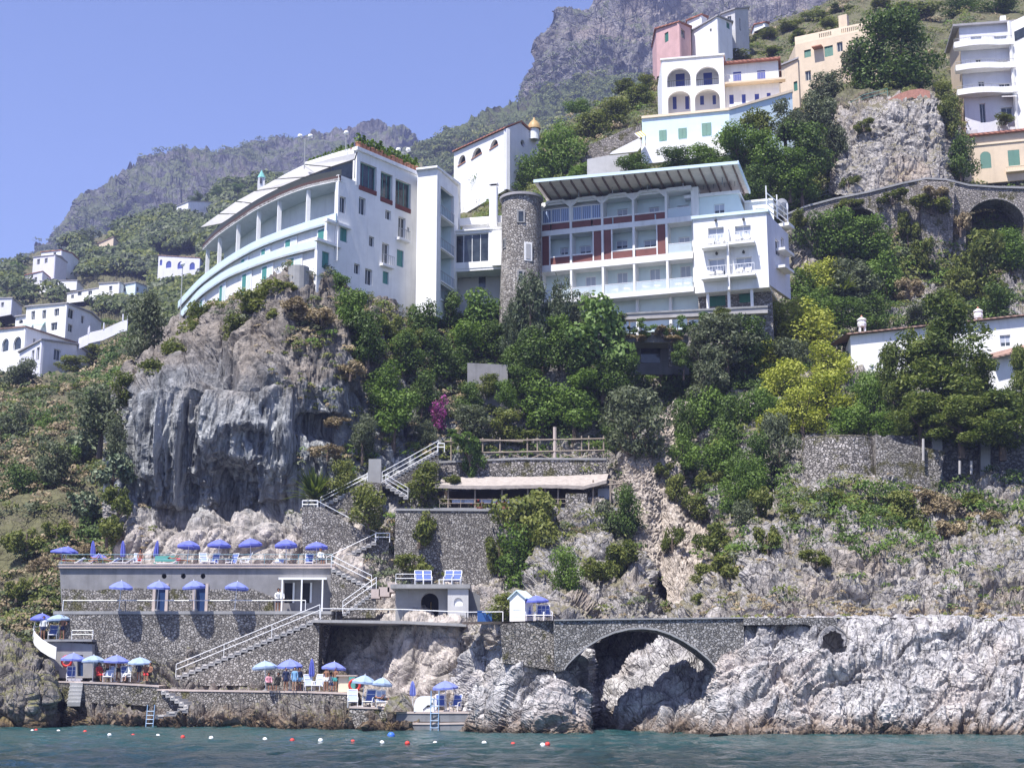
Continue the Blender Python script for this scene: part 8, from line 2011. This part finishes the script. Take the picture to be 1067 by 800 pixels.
for k, (px, Y, pose, sk, tp, bt, rz, lab) in enumerate(((103, 107.6, 'sit', 'skin_tan', 'cloth_red', 'cloth_red', .8, 'person in red sitting at the left end of the left quay group'), (112, 107.9, 'stand', 'skin_tan', None, 'cloth_black', .2, 'bare-chested person in black trunks under the left quay parasols'), (117.5, 108.1, 'stand', 'skin_tan', None, 'cloth_navy', -.6, 'person with dark trunks turned away behind the white chair on the left quay'), (124, 107.8, 'akimbo', 'skin_tan', None, 'cloth_black', .3, 'person with hands on hips in the middle of the left quay group'),
        (135, 107.5, 'sit', 'skin_pale', 'cloth_white', 'cloth_white', -.5, 'person dressed in white sitting in the middle of the left quay'), (145, 107.6, 'stand', 'skin_tan', 'cloth_navy', 'cloth_navy', -.3, 'person in navy under the rightmost left quay parasol'), (151.5, 107.2, 'sit', 'skin_tan', None, 'cloth_red', .4, 'bather in red trunks sitting near the right end of the left quay'), (156.5, 107.3, 'sit', 'skin_tan', None, 'cloth_black', -.4, 'bather in black sitting at the very right end of the left quay'))):
    person(px, Y, zQ1, pose, sk, 'hair_dark', tp, bt, rz, lab, seat=.42)
for k, (px, Y, pose, sk, tp, bt, rz, lab) in enumerate(((280, 103.4, 'sit', 'skin_tan', 'cloth_pink', 'cloth_black', .4, 'person in pink sitting left under the pale middle quay parasol'), (290, 103.6, 'sit', 'skin_tan', 'cloth_black', 'cloth_black', -.3, 'person in black sitting under the two overlapping parasols'), (298, 103.4, 'stand', 'skin_tan', 'cloth_navy', 'cloth_navy', .3, 'person in navy standing right of the seated pair on the middle quay'), (307, 103.0, 'stand', 'skin_pale', 'cloth_sky', 'cloth_sky', -.2, 'person wrapped in pale blue on the middle quay'), (312, 103.4, 'stand', 'skin_tan', 'cloth_navy', 'cloth_sky', .6, 'person in navy top and blue shorts left of the closed parasol'),
        (340, 102.6, 'stand', 'skin_tan', None, 'cloth_white', -.3, 'bather in white trunks left of the cabinet'), (345, 102.9, 'sit', 'skin_tan', 'cloth_white', 'cloth_navy', .3, 'person in white sitting in front of the cabinet'), (349.5, 102.5, 'stand', 'skin_tan', None, 'cloth_teal', -.4, 'bather in teal trunks right beside the cabinet'))):
    person(px, Y, zQ2, pose, sk, 'hair_dark', tp, bt, rz, lab, .92, seat=.42)
person(414, 97.0, zQ4 + .25, 'lie', 'skin_tan', 'hair_dark', None, 'cloth_black', 1.3, 'sunbather lying on the platform left of the dinghy', .9)
person(727 - 87, 120.2, zF, 'sit', 'skin_tan', 'hair_dark', 'cloth_navy', 'cloth_navy', .2, 'person in navy sitting at the right end of the restaurant terrace', seat=.45)
for px, lab in ((500, 'left pot of red geraniums on the restaurant wall'), (525.5, 'right pot of red geraniums on the restaurant wall')):
    q = P(px, 533, 117.2); r = thing('flower_pot', q, lab, 'flower pot', 'red flower pots on the restaurant wall'); m = MB(); m.lathe(q, [(0, 0), (.2, 0), (.3, .4), (.26, .4), (0, .36)], 10); m.build('pot', 'terracotta', r); m = MB()
    for k in range(60):
        c = q + np.array([random.gauss(0, .28), random.gauss(0, .2), .5 + random.gauss(0, .17)]); d = rng.normal(size=3); d /= np.linalg.norm(d); e = np.cross(d, rng.normal(size=3)); e /= np.linalg.norm(e); m.quad(c - d * .09, c + e * .09, c + d * .09, c - e * .09)
    m.build('flowers', 'leaf_geranium', r)
def make_buoy(mat):
    root = thing('buoy', (0, 0, 0)); m = MB(); m.lathe((0, 0, 0), [(0, -.16)] + [(.22 * math.cos(a), .06 + .22 * math.sin(a)) for a in np.linspace(-1.2, 1.4, 9)] + [(0, .29)], 12); m.build('float', mat, root, smooth=True); m = MB(); m.lathe((0, 0, .26), [(.045, 0), (.05, .06), (0, .09)], 6); m.build('eye', 'frame_dark', root); return root
BU = {}
red = [(13, 751.5), (24, 751.4), (32, 751.3), (37.5, 760.5), (88.5, 762), (138.5, 766), (190.5, 767.5), (304.5, 771), (367.5, 772.5), (424.5, 774), (475, 774), (534.5, 775.2), (570.5, 775)]
wht = [(1.5, 752), (15, 751.8), (38, 749), (33.5, 761.3), (60.8, 761.5), (114, 765.5), (164.5, 766.3), (220, 768.5), (276, 770), (334, 771.2), (398, 773.5), (453.5, 774.3), (504.5, 774), (565.5, 776)]
pos_words = lambda k, n, c: (f'{c} float, number {k + 1} of {n} {c} ones along the buoy line from the left')
ordn = ['first', 'second', 'third', 'fourth', 'fifth', 'sixth', 'seventh', 'eighth', 'ninth', 'tenth', 'eleventh', 'twelfth', 'thirteenth', 'fourteenth']
for c, lst in (('red', red), ('white', wht)):
    for k, (px, py) in enumerate(sorted(lst)):
        Y = 2.6 * F / max(py + 1.0 - HOR, 20); Y = min(Y, 103.5) if py > 757 else min(Y, 106)
        q = on_z(px, py + 1.0, 0.0); o = put(BU, c, make_buoy, 'ring_red' if c == 'red' else 'buoy_white', (q[0], q[1], .0), 0, f'{ordn[k]} {c} float from the left in the line of swimming buoys', 'buoy', 'swimming zone buoys', .58 if py > 757 else .7)
q = on_z(407.5, 767.5, 0); put(BU, 'blue', make_buoy, 'buoy_blue', (q[0], q[1], 0), 0, 'single blue float between the buoy line and the rocks', 'buoy', 'swimming zone buoys')
nz = lambda W, s, k: vnoise(W * s, k)
plants('below the curved hotel', [(152, 342, 52, 66, 'olive', 137), (200, 346, 58, 56, 'bush', 134), (226, 332, 40, 36, 'bush', 134), (272, 314, 66, 44, 'bush', 126.4), (247, 350, 44, 36, 'bush', 126), (157, 390, 42, 32, 'bush', 124.5), (184, 374, 46, 34, 'bush', 128), (290, 330, 34, 24, 'scrub', 124.6), (215, 362, 34, 30, 'scrub', 128), (320, 330, 40, 26, 'dry', 124.4), (352, 296, 26, 26, 'fig'), (310, 318, 30, 20, 'dry'), (335, 330, 34, 22, 'dry'), (365, 385, 36, 26, 'dry'), (300, 298, 24, 14, 'scrub')])
plants('right of the bare cliff', [(364, 320, 42, 48, 'oak'), (384, 348, 46, 52, 'dark'), (406, 338, 36, 44, 'scrub'), (420, 372, 42, 46, 'dark'), (402, 402, 44, 40, 'oak'), (410, 428, 58, 54, 'oak'), (378, 452, 34, 40, 'olive'), (360, 498, 34, 36, 'bush'), (385, 530, 44, 40, 'bush'), (342, 470, 36, 22, 'dry'), (352, 440, 30, 14, 'dry')])
plants('below the stone tower', [(442, 340, 44, 52, 'dark'), (466, 330, 36, 44, 'dark'), (506, 328, 52, 44, 'fig'), (490, 352, 50, 44, 'oak'), (452, 372, 44, 44, 'dark'), (478, 378, 40, 36, 'dark'), (440, 405, 34, 38, 'dark'), (430, 352, 30, 34, 'scrub'), (518, 360, 40, 40, 'dark'), (512, 400, 30, 22, 'bush', 127.8), (492, 412, 30, 30, 'dark', 127.6), (530, 412, 30, 30, 'oak', 127.4)])
plants('before the balcony hotel', [(553, 332, 50, 88, 'tamarisk', 130.5), (582, 336, 36, 76, 'tamarisk', 131), (536, 344, 36, 56, 'tamarisk', 131.5), (566, 366, 60, 52, 'dark', 129.5), (606, 330, 40, 50, 'olive', 131.4), (628, 356, 72, 80, 'fig', 128.6), (600, 376, 50, 46, 'dark', 128.8), (644, 390, 54, 42, 'dark', 127.8), (540, 376, 44, 42, 'dark', 129.4), (612, 398, 50, 30, 'oak', 128), (548, 398, 44, 26, 'dark', 128), (590, 352, 44, 44, 'oak', 130)])
plants('around the log fence', [(566, 424, 56, 48, 'oak'), (598, 426, 58, 48, 'oak'), (630, 412, 40, 40, 'dark'), (494, 440, 44, 34, 'olive'), (524, 444, 44, 34, 'bush'), (548, 456, 40, 20, 'scrub'), (457, 428, 28, 44, 'magenta'), (474, 376, 22, 12, 'magenta'), (490, 474, 28, 40, 'vine', 121.8), (482, 456, 44, 12, 'vine', 122), (446, 452, 26, 24, 'olive'), (660, 442, 72, 76, 'olive', 121), (664, 486, 50, 44, 'dark', 122), (640, 455, 30, 30, 'dark')])
plants('beside the restaurant terrace', [(557, 548, 72, 78, 'bush', 115.2), (545, 590, 62, 66, 'oak', 114.2), (568, 572, 54, 60, 'bush', 113.6), (640, 550, 52, 52, 'olive', 115.5), (612, 566, 40, 36, 'scrub', 115), (640, 598, 44, 54, 'scrub', 110.5), (604, 556, 26, 20, 'dry', 115.4), (440, 502, 46, 34, 'bush', 119.2), (470, 498, 26, 14, 'scrub', 119), (437, 545, 46, 52, 'scrub', 116), (432, 588, 36, 34, 'scrub', 115.4), (520, 575, 30, 50, 'scrub', 115.6), (523, 632, 40, 26, 'bush', 99)])
plants('right of the gully', [(702, 395, 44, 56, 'fig'), (722, 372, 44, 40, 'olive'), (756, 356, 64, 56, 'olive', 127.6), (738, 392, 54, 56, 'olive', 127), (782, 350, 40, 40, 'dark', 128), (772, 390, 52, 54, 'dark'), (736, 430, 56, 62, 'oak'), (768, 440, 54, 56, 'dark'), (752, 478, 52, 46, 'oak'), (784, 482, 46, 56, 'dark'), (712, 440, 34, 48, 'dark'), (812, 462, 40, 60, 'olive'), (790, 520, 36, 40, 'scrub'), (740, 500, 34, 30, 'scrub'), (690, 345, 40, 16, 'scrub')])
plants('left of the long villa', [(790, 318, 48, 42, 'bright'), (806, 338, 44, 44, 'bright'), (838, 342, 66, 52, 'bright'), (800, 372, 44, 38, 'bright'), (826, 376, 58, 42, 'olive'), (862, 384, 60, 46, 'bright'), (818, 402, 58, 46, 'bright'), (864, 416, 66, 46, 'bright'), (836, 430, 50, 44, 'bright'), (800, 428, 46, 44, 'oak'), (812, 444, 44, 30, 'bright'), (884, 440, 50, 40, 'oak'), (776, 350, 40, 46, 'dark')])
plants('under the viaduct', [(846, 248, 46, 44, 'dark'), (876, 246, 54, 52, 'oak'), (906, 252, 52, 50, 'oak'), (856, 294, 52, 44, 'bright'), (838, 300, 40, 40, 'oak'), (888, 296, 62, 56, 'olive'), (922, 290, 52, 52, 'oak'), (874, 332, 50, 40, 'oak'), (908, 328, 52, 44, 'dark'), (946, 300, 36, 34, 'dry'), (960, 330, 44, 36, 'olive'), (850, 322, 40, 36, 'oak'), (1022, 278, 70, 74, 'bush'), (1052, 262, 50, 44, 'oak'), (998, 300, 44, 46, 'bush'), (1036, 318, 50, 36, 'dark'), (1000, 232, 24, 34, 'dry', 153.2), (962, 262, 30, 44, 'scrub', 152.4), (970, 212, 40, 26, 'scrub', 152.6), (975, 202, 36, 20, 'dry', 152.8), (930, 205, 36, 18, 'scrub', 153.4), (884, 212, 30, 14, 'scrub', 153.4), (834, 228, 30, 26, 'scrub', 153.4), (945, 235, 22, 44, 'scrub', 153.3)])
plants('in front of the long villa', [(984, 345, 84, 80, 'pine', 116), (972, 395, 104, 70, 'pine', 115.5), (1022, 400, 70, 60, 'pine', 116), (930, 404, 46, 80, 'pine', 117), (906, 424, 42, 60, 'oak', 117.5), (958, 436, 84, 46, 'pine', 111.5), (1042, 436, 96, 54, 'pine', 110.5), (1000, 440, 84, 46, 'pine', 110.2), (1064, 398, 40, 70, 'pine', 115.6), (924, 446, 44, 30, 'oak', 115.5)])
plants('below the bastion', [(834, 540, 44, 44, 'scrub', 104.5), (862, 528, 54, 40, 'bush', 105.5), (898, 540, 56, 48, 'bush', 104.6), (934, 532, 54, 44, 'bush', 104.6), (948, 566, 46, 48, 'bush', 101.6), (918, 560, 46, 38, 'scrub', 102.6), (876, 560, 40, 30, 'scrub', 102.6), (984, 528, 36, 30, 'dry', 105), (960, 518, 36, 26, 'dry', 106), (990, 552, 44, 30, 'dry', 102.6), (1028, 540, 34, 26, 'dry', 104.5), (1050, 558, 40, 26, 'scrub', 102.5), (1010, 520, 34, 22, 'scrub', 106), (880, 463, 56, 14, 'dry', 112.4), (845, 508, 24, 20, 'dry', 111.5), (890, 500, 40, 26, 'dry', 111), (940, 490, 46, 34, 'dry', 112), (850, 580, 30, 24, 'scrub')])
plants('in the gully', [(704, 510, 26, 34, 'bush'), (692, 488, 22, 20, 'scrub'), (728, 530, 30, 34, 'bush'), (746, 558, 40, 44, 'scrub'), (760, 590, 34, 40, 'scrub'), (735, 600, 30, 28, 'bush'), (735, 622, 28, 26, 'scrub'), (800, 560, 30, 40, 'scrub'), (775, 540, 34, 36, 'olive'), (712, 474, 36, 40, 'oak'), (786, 500, 40, 44, 'oak'), (655, 530, 34, 50, 'dark'), (620, 590, 40, 36, 'scrub'), (590, 596, 36, 44, 'oak'), (655, 572, 44, 40, 'scrub'), (762, 520, 40, 40, 'oak'), (700, 560, 24, 34, 'scrub')])
plants('above the hotel canopy', [(706, 164, 44, 24, 'dark', 158), (660, 172, 44, 24, 'dark', 158), (735, 164, 46, 30, 'oak', 157), (768, 148, 54, 46, 'oak', 156.5), (792, 134, 44, 40, 'bush', 157), (818, 128, 50, 48, 'olive', 157.5), (800, 164, 60, 52, 'oak', 156), (838, 158, 62, 58, 'dark', 156), (852, 118, 50, 52, 'olive', 160), (836, 192, 54, 40, 'oak', 155), (790, 192, 44, 40, 'dark', 154), (868, 146, 40, 60, 'olive', 159), (760, 176, 44, 30, 'dark', 155.5), (822, 178, 44, 44, 'oak', 154.6)])
plants('by the ochre villa', [(934, 62, 112, 94, 'big', 172), (920, 30, 44, 34, 'dark', 178), (890, 66, 44, 54, 'olive', 176), (862, 92, 44, 40, 'olive', 174), (992, 122, 32, 44, 'bush', 163), (984, 98, 24, 26, 'bush', 165), (1000, 162, 40, 46, 'dark', 161), (884, 190, 24, 18, 'scrub', 156), (1048, 125, 26, 12, 'bush', 173.4), (900, 130, 24, 16, 'scrub', 160)])
plants('right of the chapel', [(588, 160, 54, 56, 'oak'), (560, 176, 44, 46, 'oak'), (602, 186, 44, 30, 'oak'), (528, 180, 40, 38, 'fig'), (508, 190, 36, 40, 'oak'), (490, 204, 26, 30, 'olive'), (540, 192, 36, 26, 'dark'), (614, 134, 50, 36, 'bush'), (640, 120, 46, 30, 'bush'), (664, 104, 44, 30, 'bush'), (676, 88, 24, 24, 'bush'), (684, 82, 14, 10, 'magenta'), (604, 112, 30, 20, 'oak'), (650, 92, 34, 18, 'bush')])
plants('on the hilltop terraces', [(764, 38, 26, 18, 'bush'), (782, 42, 26, 14, 'scrub'), (800, 36, 28, 12, 'bush'), (822, 28, 34, 14, 'bush'), (850, 18, 34, 14, 'bush'), (878, 8, 34, 16, 'scrub'), (800, 54, 34, 16, 'scrub'), (770, 60, 40, 12, 'bush'), (836, 40, 40, 18, 'scrub'), (868, 28, 34, 16, 'bush')])
plants('above the white apartment house', [(960, 14, 44, 20, 'bush'), (1000, 8, 44, 20, 'dark'), (1040, 8, 50, 22, 'dark'), (925, 8, 40, 16, 'scrub')])
plants('on the far left slope', [(100, 374, 60, 22, 'bush'), (76, 382, 44, 20, 'bush'), (112, 340, 40, 14, 'oak'), (96, 342, 36, 16, 'oak'), (20, 392, 44, 38, 'olive'), (48, 412, 60, 18, 'bush'), (90, 412, 50, 18, 'bush'), (106, 432, 66, 56, 'olive', 124), (16, 446, 44, 44, 'olive'), (50, 446, 26, 28, 'oak'), (86, 462, 50, 44, 'cactus'), (118, 486, 46, 50, 'cactus', 120), (122, 460, 30, 40, 'olive', 121), (124, 520, 30, 44, 'scrub', 118), (54, 492, 56, 60, 'olive'), (20, 510, 50, 50, 'dark'), (68, 478, 36, 34, 'oak'), (88, 522, 40, 44, 'cactus'), (28, 560, 44, 40, 'scrub'), (60, 548, 36, 30, 'scrub'), (18, 610, 36, 34, 'scrub'), (112, 550, 40, 40, 'scrub', 117.6), (126, 405, 34, 34, 'bush', 124), (44, 590, 30, 26, 'dry'), (90, 575, 26, 18, 'dry')])
plants('on the left skyline', [(228, 203, 16, 18, 'dark', 560), (205, 207, 16, 12, 'dark', 580), (18, 284, 22, 16, 'oak', 500), (248, 196, 14, 12, 'oak', 560)])
def spiky(px, py, Y, r, lab):
    q = P(px, py, Y); root = thing('agave', q, lab, 'plant'); m = MB()
    for k in range(110):
        a = random.uniform(0, 6.28); e = random.uniform(.15, 1.45); d = np.array([math.cos(a) * math.cos(e), math.sin(a) * math.cos(e), math.sin(e)]); L_ = r * random.uniform(.7, 1.1); s = np.cross(d, [0, 0, 1]); s /= np.linalg.norm(s); w = .05 * r
        p0, p1, p2 = q, q + d * L_ * .55, q + d * L_ + np.array([0, 0, -.18 * L_ * math.cos(e)]); m.add([p0 - s * w * .5, p0 + s * w * .5, p1 + s * w, p1 - s * w, p2], [(0, 1, 2, 3), (3, 2, 4)])
    m.build('leaves', 'leaf_pine', root)
spiky(328, 520, 119, 2.9, 'big spiky fan of narrow leaves at the top of the zig-zag stairs'); spiky(878, 305, 145, 2.4, 'grey spiky palm-like plant on the slope below the left viaduct arch')
n = 15; rp = potted_plant()
for k in range(n):
    o = rp if k == 0 else copy_tree(rp); q = HPL.pt(HU + .4 + (HPL.len - HU - .8) * k / (n - 1), HZR + .35, -.25); o.location = tuple(q); o.rotation_euler = (0, 0, random.uniform(0, 6)); s = random.uniform(.8, 1.15); o.scale = (s, s, s)
    tag(o, f'{ordn_[k]} potted plant from the corner along the right roof edge of the curved hotel', 'potted plant', 'potted plants on the hotel roof')
q1 = HPL.pt(HU, HZR + .02, -.5); 
for k in range(12):
    o = copy_tree(rp); q = on_z(322 + 45 * k / 11, 176 - 18 * k / 11, HZR + .03); o.location = (float(q[0]), float(q[1]), HZR + .01); o.rotation_euler = (0, 0, random.uniform(0, 6)); s = random.uniform(.5, .75); o.scale = (s, s, s)
    tag(o, f'{ordn_[k]} small potted plant from the left along the awning roof edge of the curved hotel', 'potted plant', 'small potted plants on the awning roof edge')
def box_mask(*bs):
    def f(px, py, W):
        r = np.zeros(len(px))
        for x0, x1, y0, y1, p in bs:
            r = np.maximum(r, p * ((px > x0) & (px < x1) & (py > y0) & (py < y1)))
        return r
    return f
def m_nz(f, s, k, lo, hi): return lambda px, py, W: f(px, py, W) * np.clip((nz(W, s, k) - lo) / (hi - lo), 0, 1)
HB = [(24, 96, 316, 364), (14, 30, 328, 345), (0, 84, 340, 392), (100, 162, 292, 320), (68, 106, 298, 316), (38, 84, 288, 303), (30, 78, 262, 291), (24, 46, 282, 298), (0, 14, 310, 326), (100, 122, 246, 264), (162, 212, 264, 291), (182, 222, 208, 230), (82, 135, 334, 356)]
def off_houses(px, py, W):
    r = np.ones(len(px))
    for x0, x1, y0, y1 in HB: r *= ~((px > x0 - 3) & (px < x1 + 3) & (py > y0) & (py < y1 + 7))
    return r
tufts('hill_woodland', 'hillside_west', 4600, (.75, 1.35), .15, ['leaf_hill', 'leaf_olive', 'leaf_hill', 'leaf_scrub'], lambda px, py, W: off_houses(px, py, W) * np.where((W[:, 1] > 175) & (py < 350) & (px > -40) & (px < 330), 1.0, .0), 80, 1, .8, .5)
tufts('slope_scrub', 'hillside_west', 4200, (.35, 1.0), .13, ['leaf_olive', 'leaf_scrub', 'leaf_dry', 'leaf_hill', 'leaf_dry', 'leaf_dark'], lambda px, py, W: np.where((W[:, 1] < 215) & (px < 140) & (px > -40), 1.0, 0) * (py < 680) * off_houses(px, py, W) * np.clip(nz(W, .25, 4) + .8, 0, 1), 46, 2)
UPM = lambda px, py, W: 1.0 * (py < 300) * ~((px > 868) & (px < 990) & (py > 100) & (py < 200)) * np.clip(nz(W, .12, 7) + .95, 0, 1)
tufts('upper_scrub', 'hillside_upper', 9000, (.4, 1.25), .12, ['leaf_scrub', 'leaf_broad', 'leaf_olive', 'leaf_scrub', 'leaf_dry'], UPM, 46, 3)
tufts('crag_tufts', 'hillside_upper', 260, (.25, .7), .14, ['leaf_scrub', 'leaf_dark', 'leaf_olive'], lambda px, py, W: 1.0 * ((px > 868) & (px < 990) & (py > 100) & (py < 200)) * np.clip(nz(W, .3, 27), 0, 1), 40, 33)
tufts('cliff_scrub', 'cliff_east', 4600, (.35, .95), .12, ['leaf_dark', 'leaf_broad', 'leaf_scrub', 'leaf_olive', 'leaf_scrub'], m_nz(box_mask((480, 1150, 300, 448, 1.0), (480, 660, 448, 500, .5), (745, 835, 448, 520, .9), (570, 690, 540, 590, .25), (725, 790, 470, 600, .30), (815, 985, 512, 560, .9), (985, 1150, 505, 560, .45), (880, 970, 560, 592, .45), (790, 1150, 560, 640, .05), (560, 700, 560, 645, .05)), .35, 8, -.7, .1), 46, 4)
tufts('cliff_scrub', 'cliff_west', 1500, (.3, .8), .13, ['leaf_scrub', 'leaf_broad', 'leaf_scrub', 'leaf_dry', 'leaf_olive'], m_nz(box_mask((150, 330, 285, 345, .5), (300, 420, 290, 380, .35), (330, 420, 380, 450, .2), (360, 520, 320, 480, 1), (380, 470, 480, 620, .4), (300, 420, 470, 540, .35), (92, 132, 390, 570, .4)), .4, 9, -.5, .2), 46, 5)
tufts('dry_grass', 'cliff_east', 1500, (.15, .4), .2, ['leaf_dry', 'leaf_scrub', 'leaf_dry'], m_nz(box_mask((690, 1150, 632, 646, 1.0), (690, 1150, 560, 632, .10), (580, 700, 600, 650, .1), (820, 1000, 500, 530, .4)), .5, 12, -.6, .3), 26, 6, .6, .2)
tufts('dry_grass', 'cliff_west', 500, (.15, .45), .2, ['leaf_dry', 'leaf_dry', 'leaf_scrub'], m_nz(box_mask((270, 400, 295, 400, .6), (300, 420, 380, 470, .5), (100, 160, 520, 590, .4)), .5, 14, -.6, .3), 26, 16, .6, .2)
tufts('dry_grass', 'sea_cliff', 600, (.15, .38), .2, ['leaf_dry', 'leaf_scrub'], m_nz(box_mask((760, 1150, 643, 650, 1.0), (790, 1150, 650, 658, .12), (500, 580, 660, 690, .25)), .5, 13, -.4, .3), 26, 7, .6, .2)
tufts('ridge_scrub', 'ridge', 2600, (2.0, 4.2), .16, ['leaf_hill', 'leaf_scrub', 'leaf_hill'], lambda px, py, W: np.clip(nz(W, .02, 15) + .8, 0, 1) * (py < 215), 40, 8)
tufts('crag_scrub', 'crag', 260, (2.0, 4), .16, ['leaf_hill', 'leaf_olive'], lambda px, py, W: np.clip(nz(W, .02, 16) * 1.5 - .1, 0, 1) * (py < 110), 34, 9)
tufts('mountain_scrub', 'mountain', 1500, (2.2, 5), .16, ['leaf_hill', 'leaf_olive'], lambda px, py, W: np.clip(nz(W, .012, 17) * 1.5 + .0, 0, 1), 34, 10)
plants('on the planted terrace', [(668, 343, 30, 16, 'vine', 130), (690, 345, 28, 14, 'dry', 129.8), (706, 342, 26, 20, 'vine', 130), (730, 338, 30, 18, 'vine', 130), (664, 352, 24, 8, 'dry', 129.6), (700, 353, 24, 8, 'dry', 129.6), (748, 328, 30, 14, 'bush', 129), (640, 333, 30, 14, 'olive', 129.4), (712, 372, 26, 30, 'dark', 128.6), (640, 364, 34, 34, 'dark', 129), (727, 360, 30, 40, 'olive', 128.4)])
SUN_EL, SUN_AZ = 63.0, 36.0     # degrees; sun stands behind the camera, to the left
w = bpy.data.worlds.new('World'); scene.world = w; w.use_nodes = True
nt = w.node_tree; bg = nt.nodes['Background']
sky = nt.nodes.new('ShaderNodeTexSky'); sky.sky_type = 'NISHITA'; sky.sun_disc = False
sky.sun_elevation = math.radians(SUN_EL)
e, a = math.radians(SUN_EL), math.radians(SUN_AZ)
Ldir = Vector((math.sin(a) * math.cos(e), math.cos(a) * math.cos(e), -math.sin(e)))   # way the light travels
to_sun = -Ldir
sky.sun_rotation = math.atan2(to_sun.x, to_sun.y)
sky.air_density = 1.0; sky.dust_density = 0.6; sky.ozone_density = 2.5
mx = nt.nodes.new('ShaderNodeMixRGB'); mx.blend_type = 'MULTIPLY'; mx.inputs[0].default_value = 1.0
mx.inputs[2].default_value = (1.06, .985, 1.24, 1)
nt.links.new(sky.outputs[0], mx.inputs[1]); nt.links.new(mx.outputs[0], bg.inputs[0])
bg.inputs[1].default_value = 0.088
sl = bpy.data.lights.new('sun', 'SUN'); sl.energy = 5.0; sl.angle = math.radians(.5); sl.color = (1.0, .955, .90)
so = bpy.data.objects.new('sun', sl); COL.objects.link(so)
so.rotation_euler = Ldir.to_track_quat('-Z', 'Y').to_euler(); so.location = (-60, -60, 120)
HAZE = True
if HAZE:
    m = bpy.data.materials.new('sea_haze'); m.use_nodes = True; hn = m.node_tree; hn.nodes.clear()
    ho = hn.nodes.new('ShaderNodeOutputMaterial'); pv = hn.nodes.new('ShaderNodeVolumePrincipled')
    pv.inputs['Color'].default_value = (.50, .57, 1.0, 1); pv.inputs['Density'].default_value = 0.00022
    pv.inputs['Anisotropy'].default_value = 0.0
    hn.links.new(pv.outputs[0], ho.inputs['Volume'])
    mb = MB(); mb.box((0, 900, 349), (2400, 1960, 704))
    h = mb.build('haze', m); h['kind'] = 'stuff'
scene.view_settings.view_transform = 'Standard'; scene.view_settings.look = 'None'
scene.view_settings.exposure = 0.92; scene.view_settings.gamma = 1.0
scene.view_settings.use_curve_mapping = False
scene.render.engine = 'CYCLES'
cy = scene.cycles
cy.max_bounces = 5; cy.diffuse_bounces = 3; cy.glossy_bounces = 2; cy.transmission_bounces = 3; cy.transparent_max_bounces = 12; cy.volume_bounces = 0
cy.use_denoising = True
try: cy.denoiser = 'OPENIMAGEDENOISE'
except Exception: pass
cy.caustics_reflective = False; cy.caustics_refractive = False
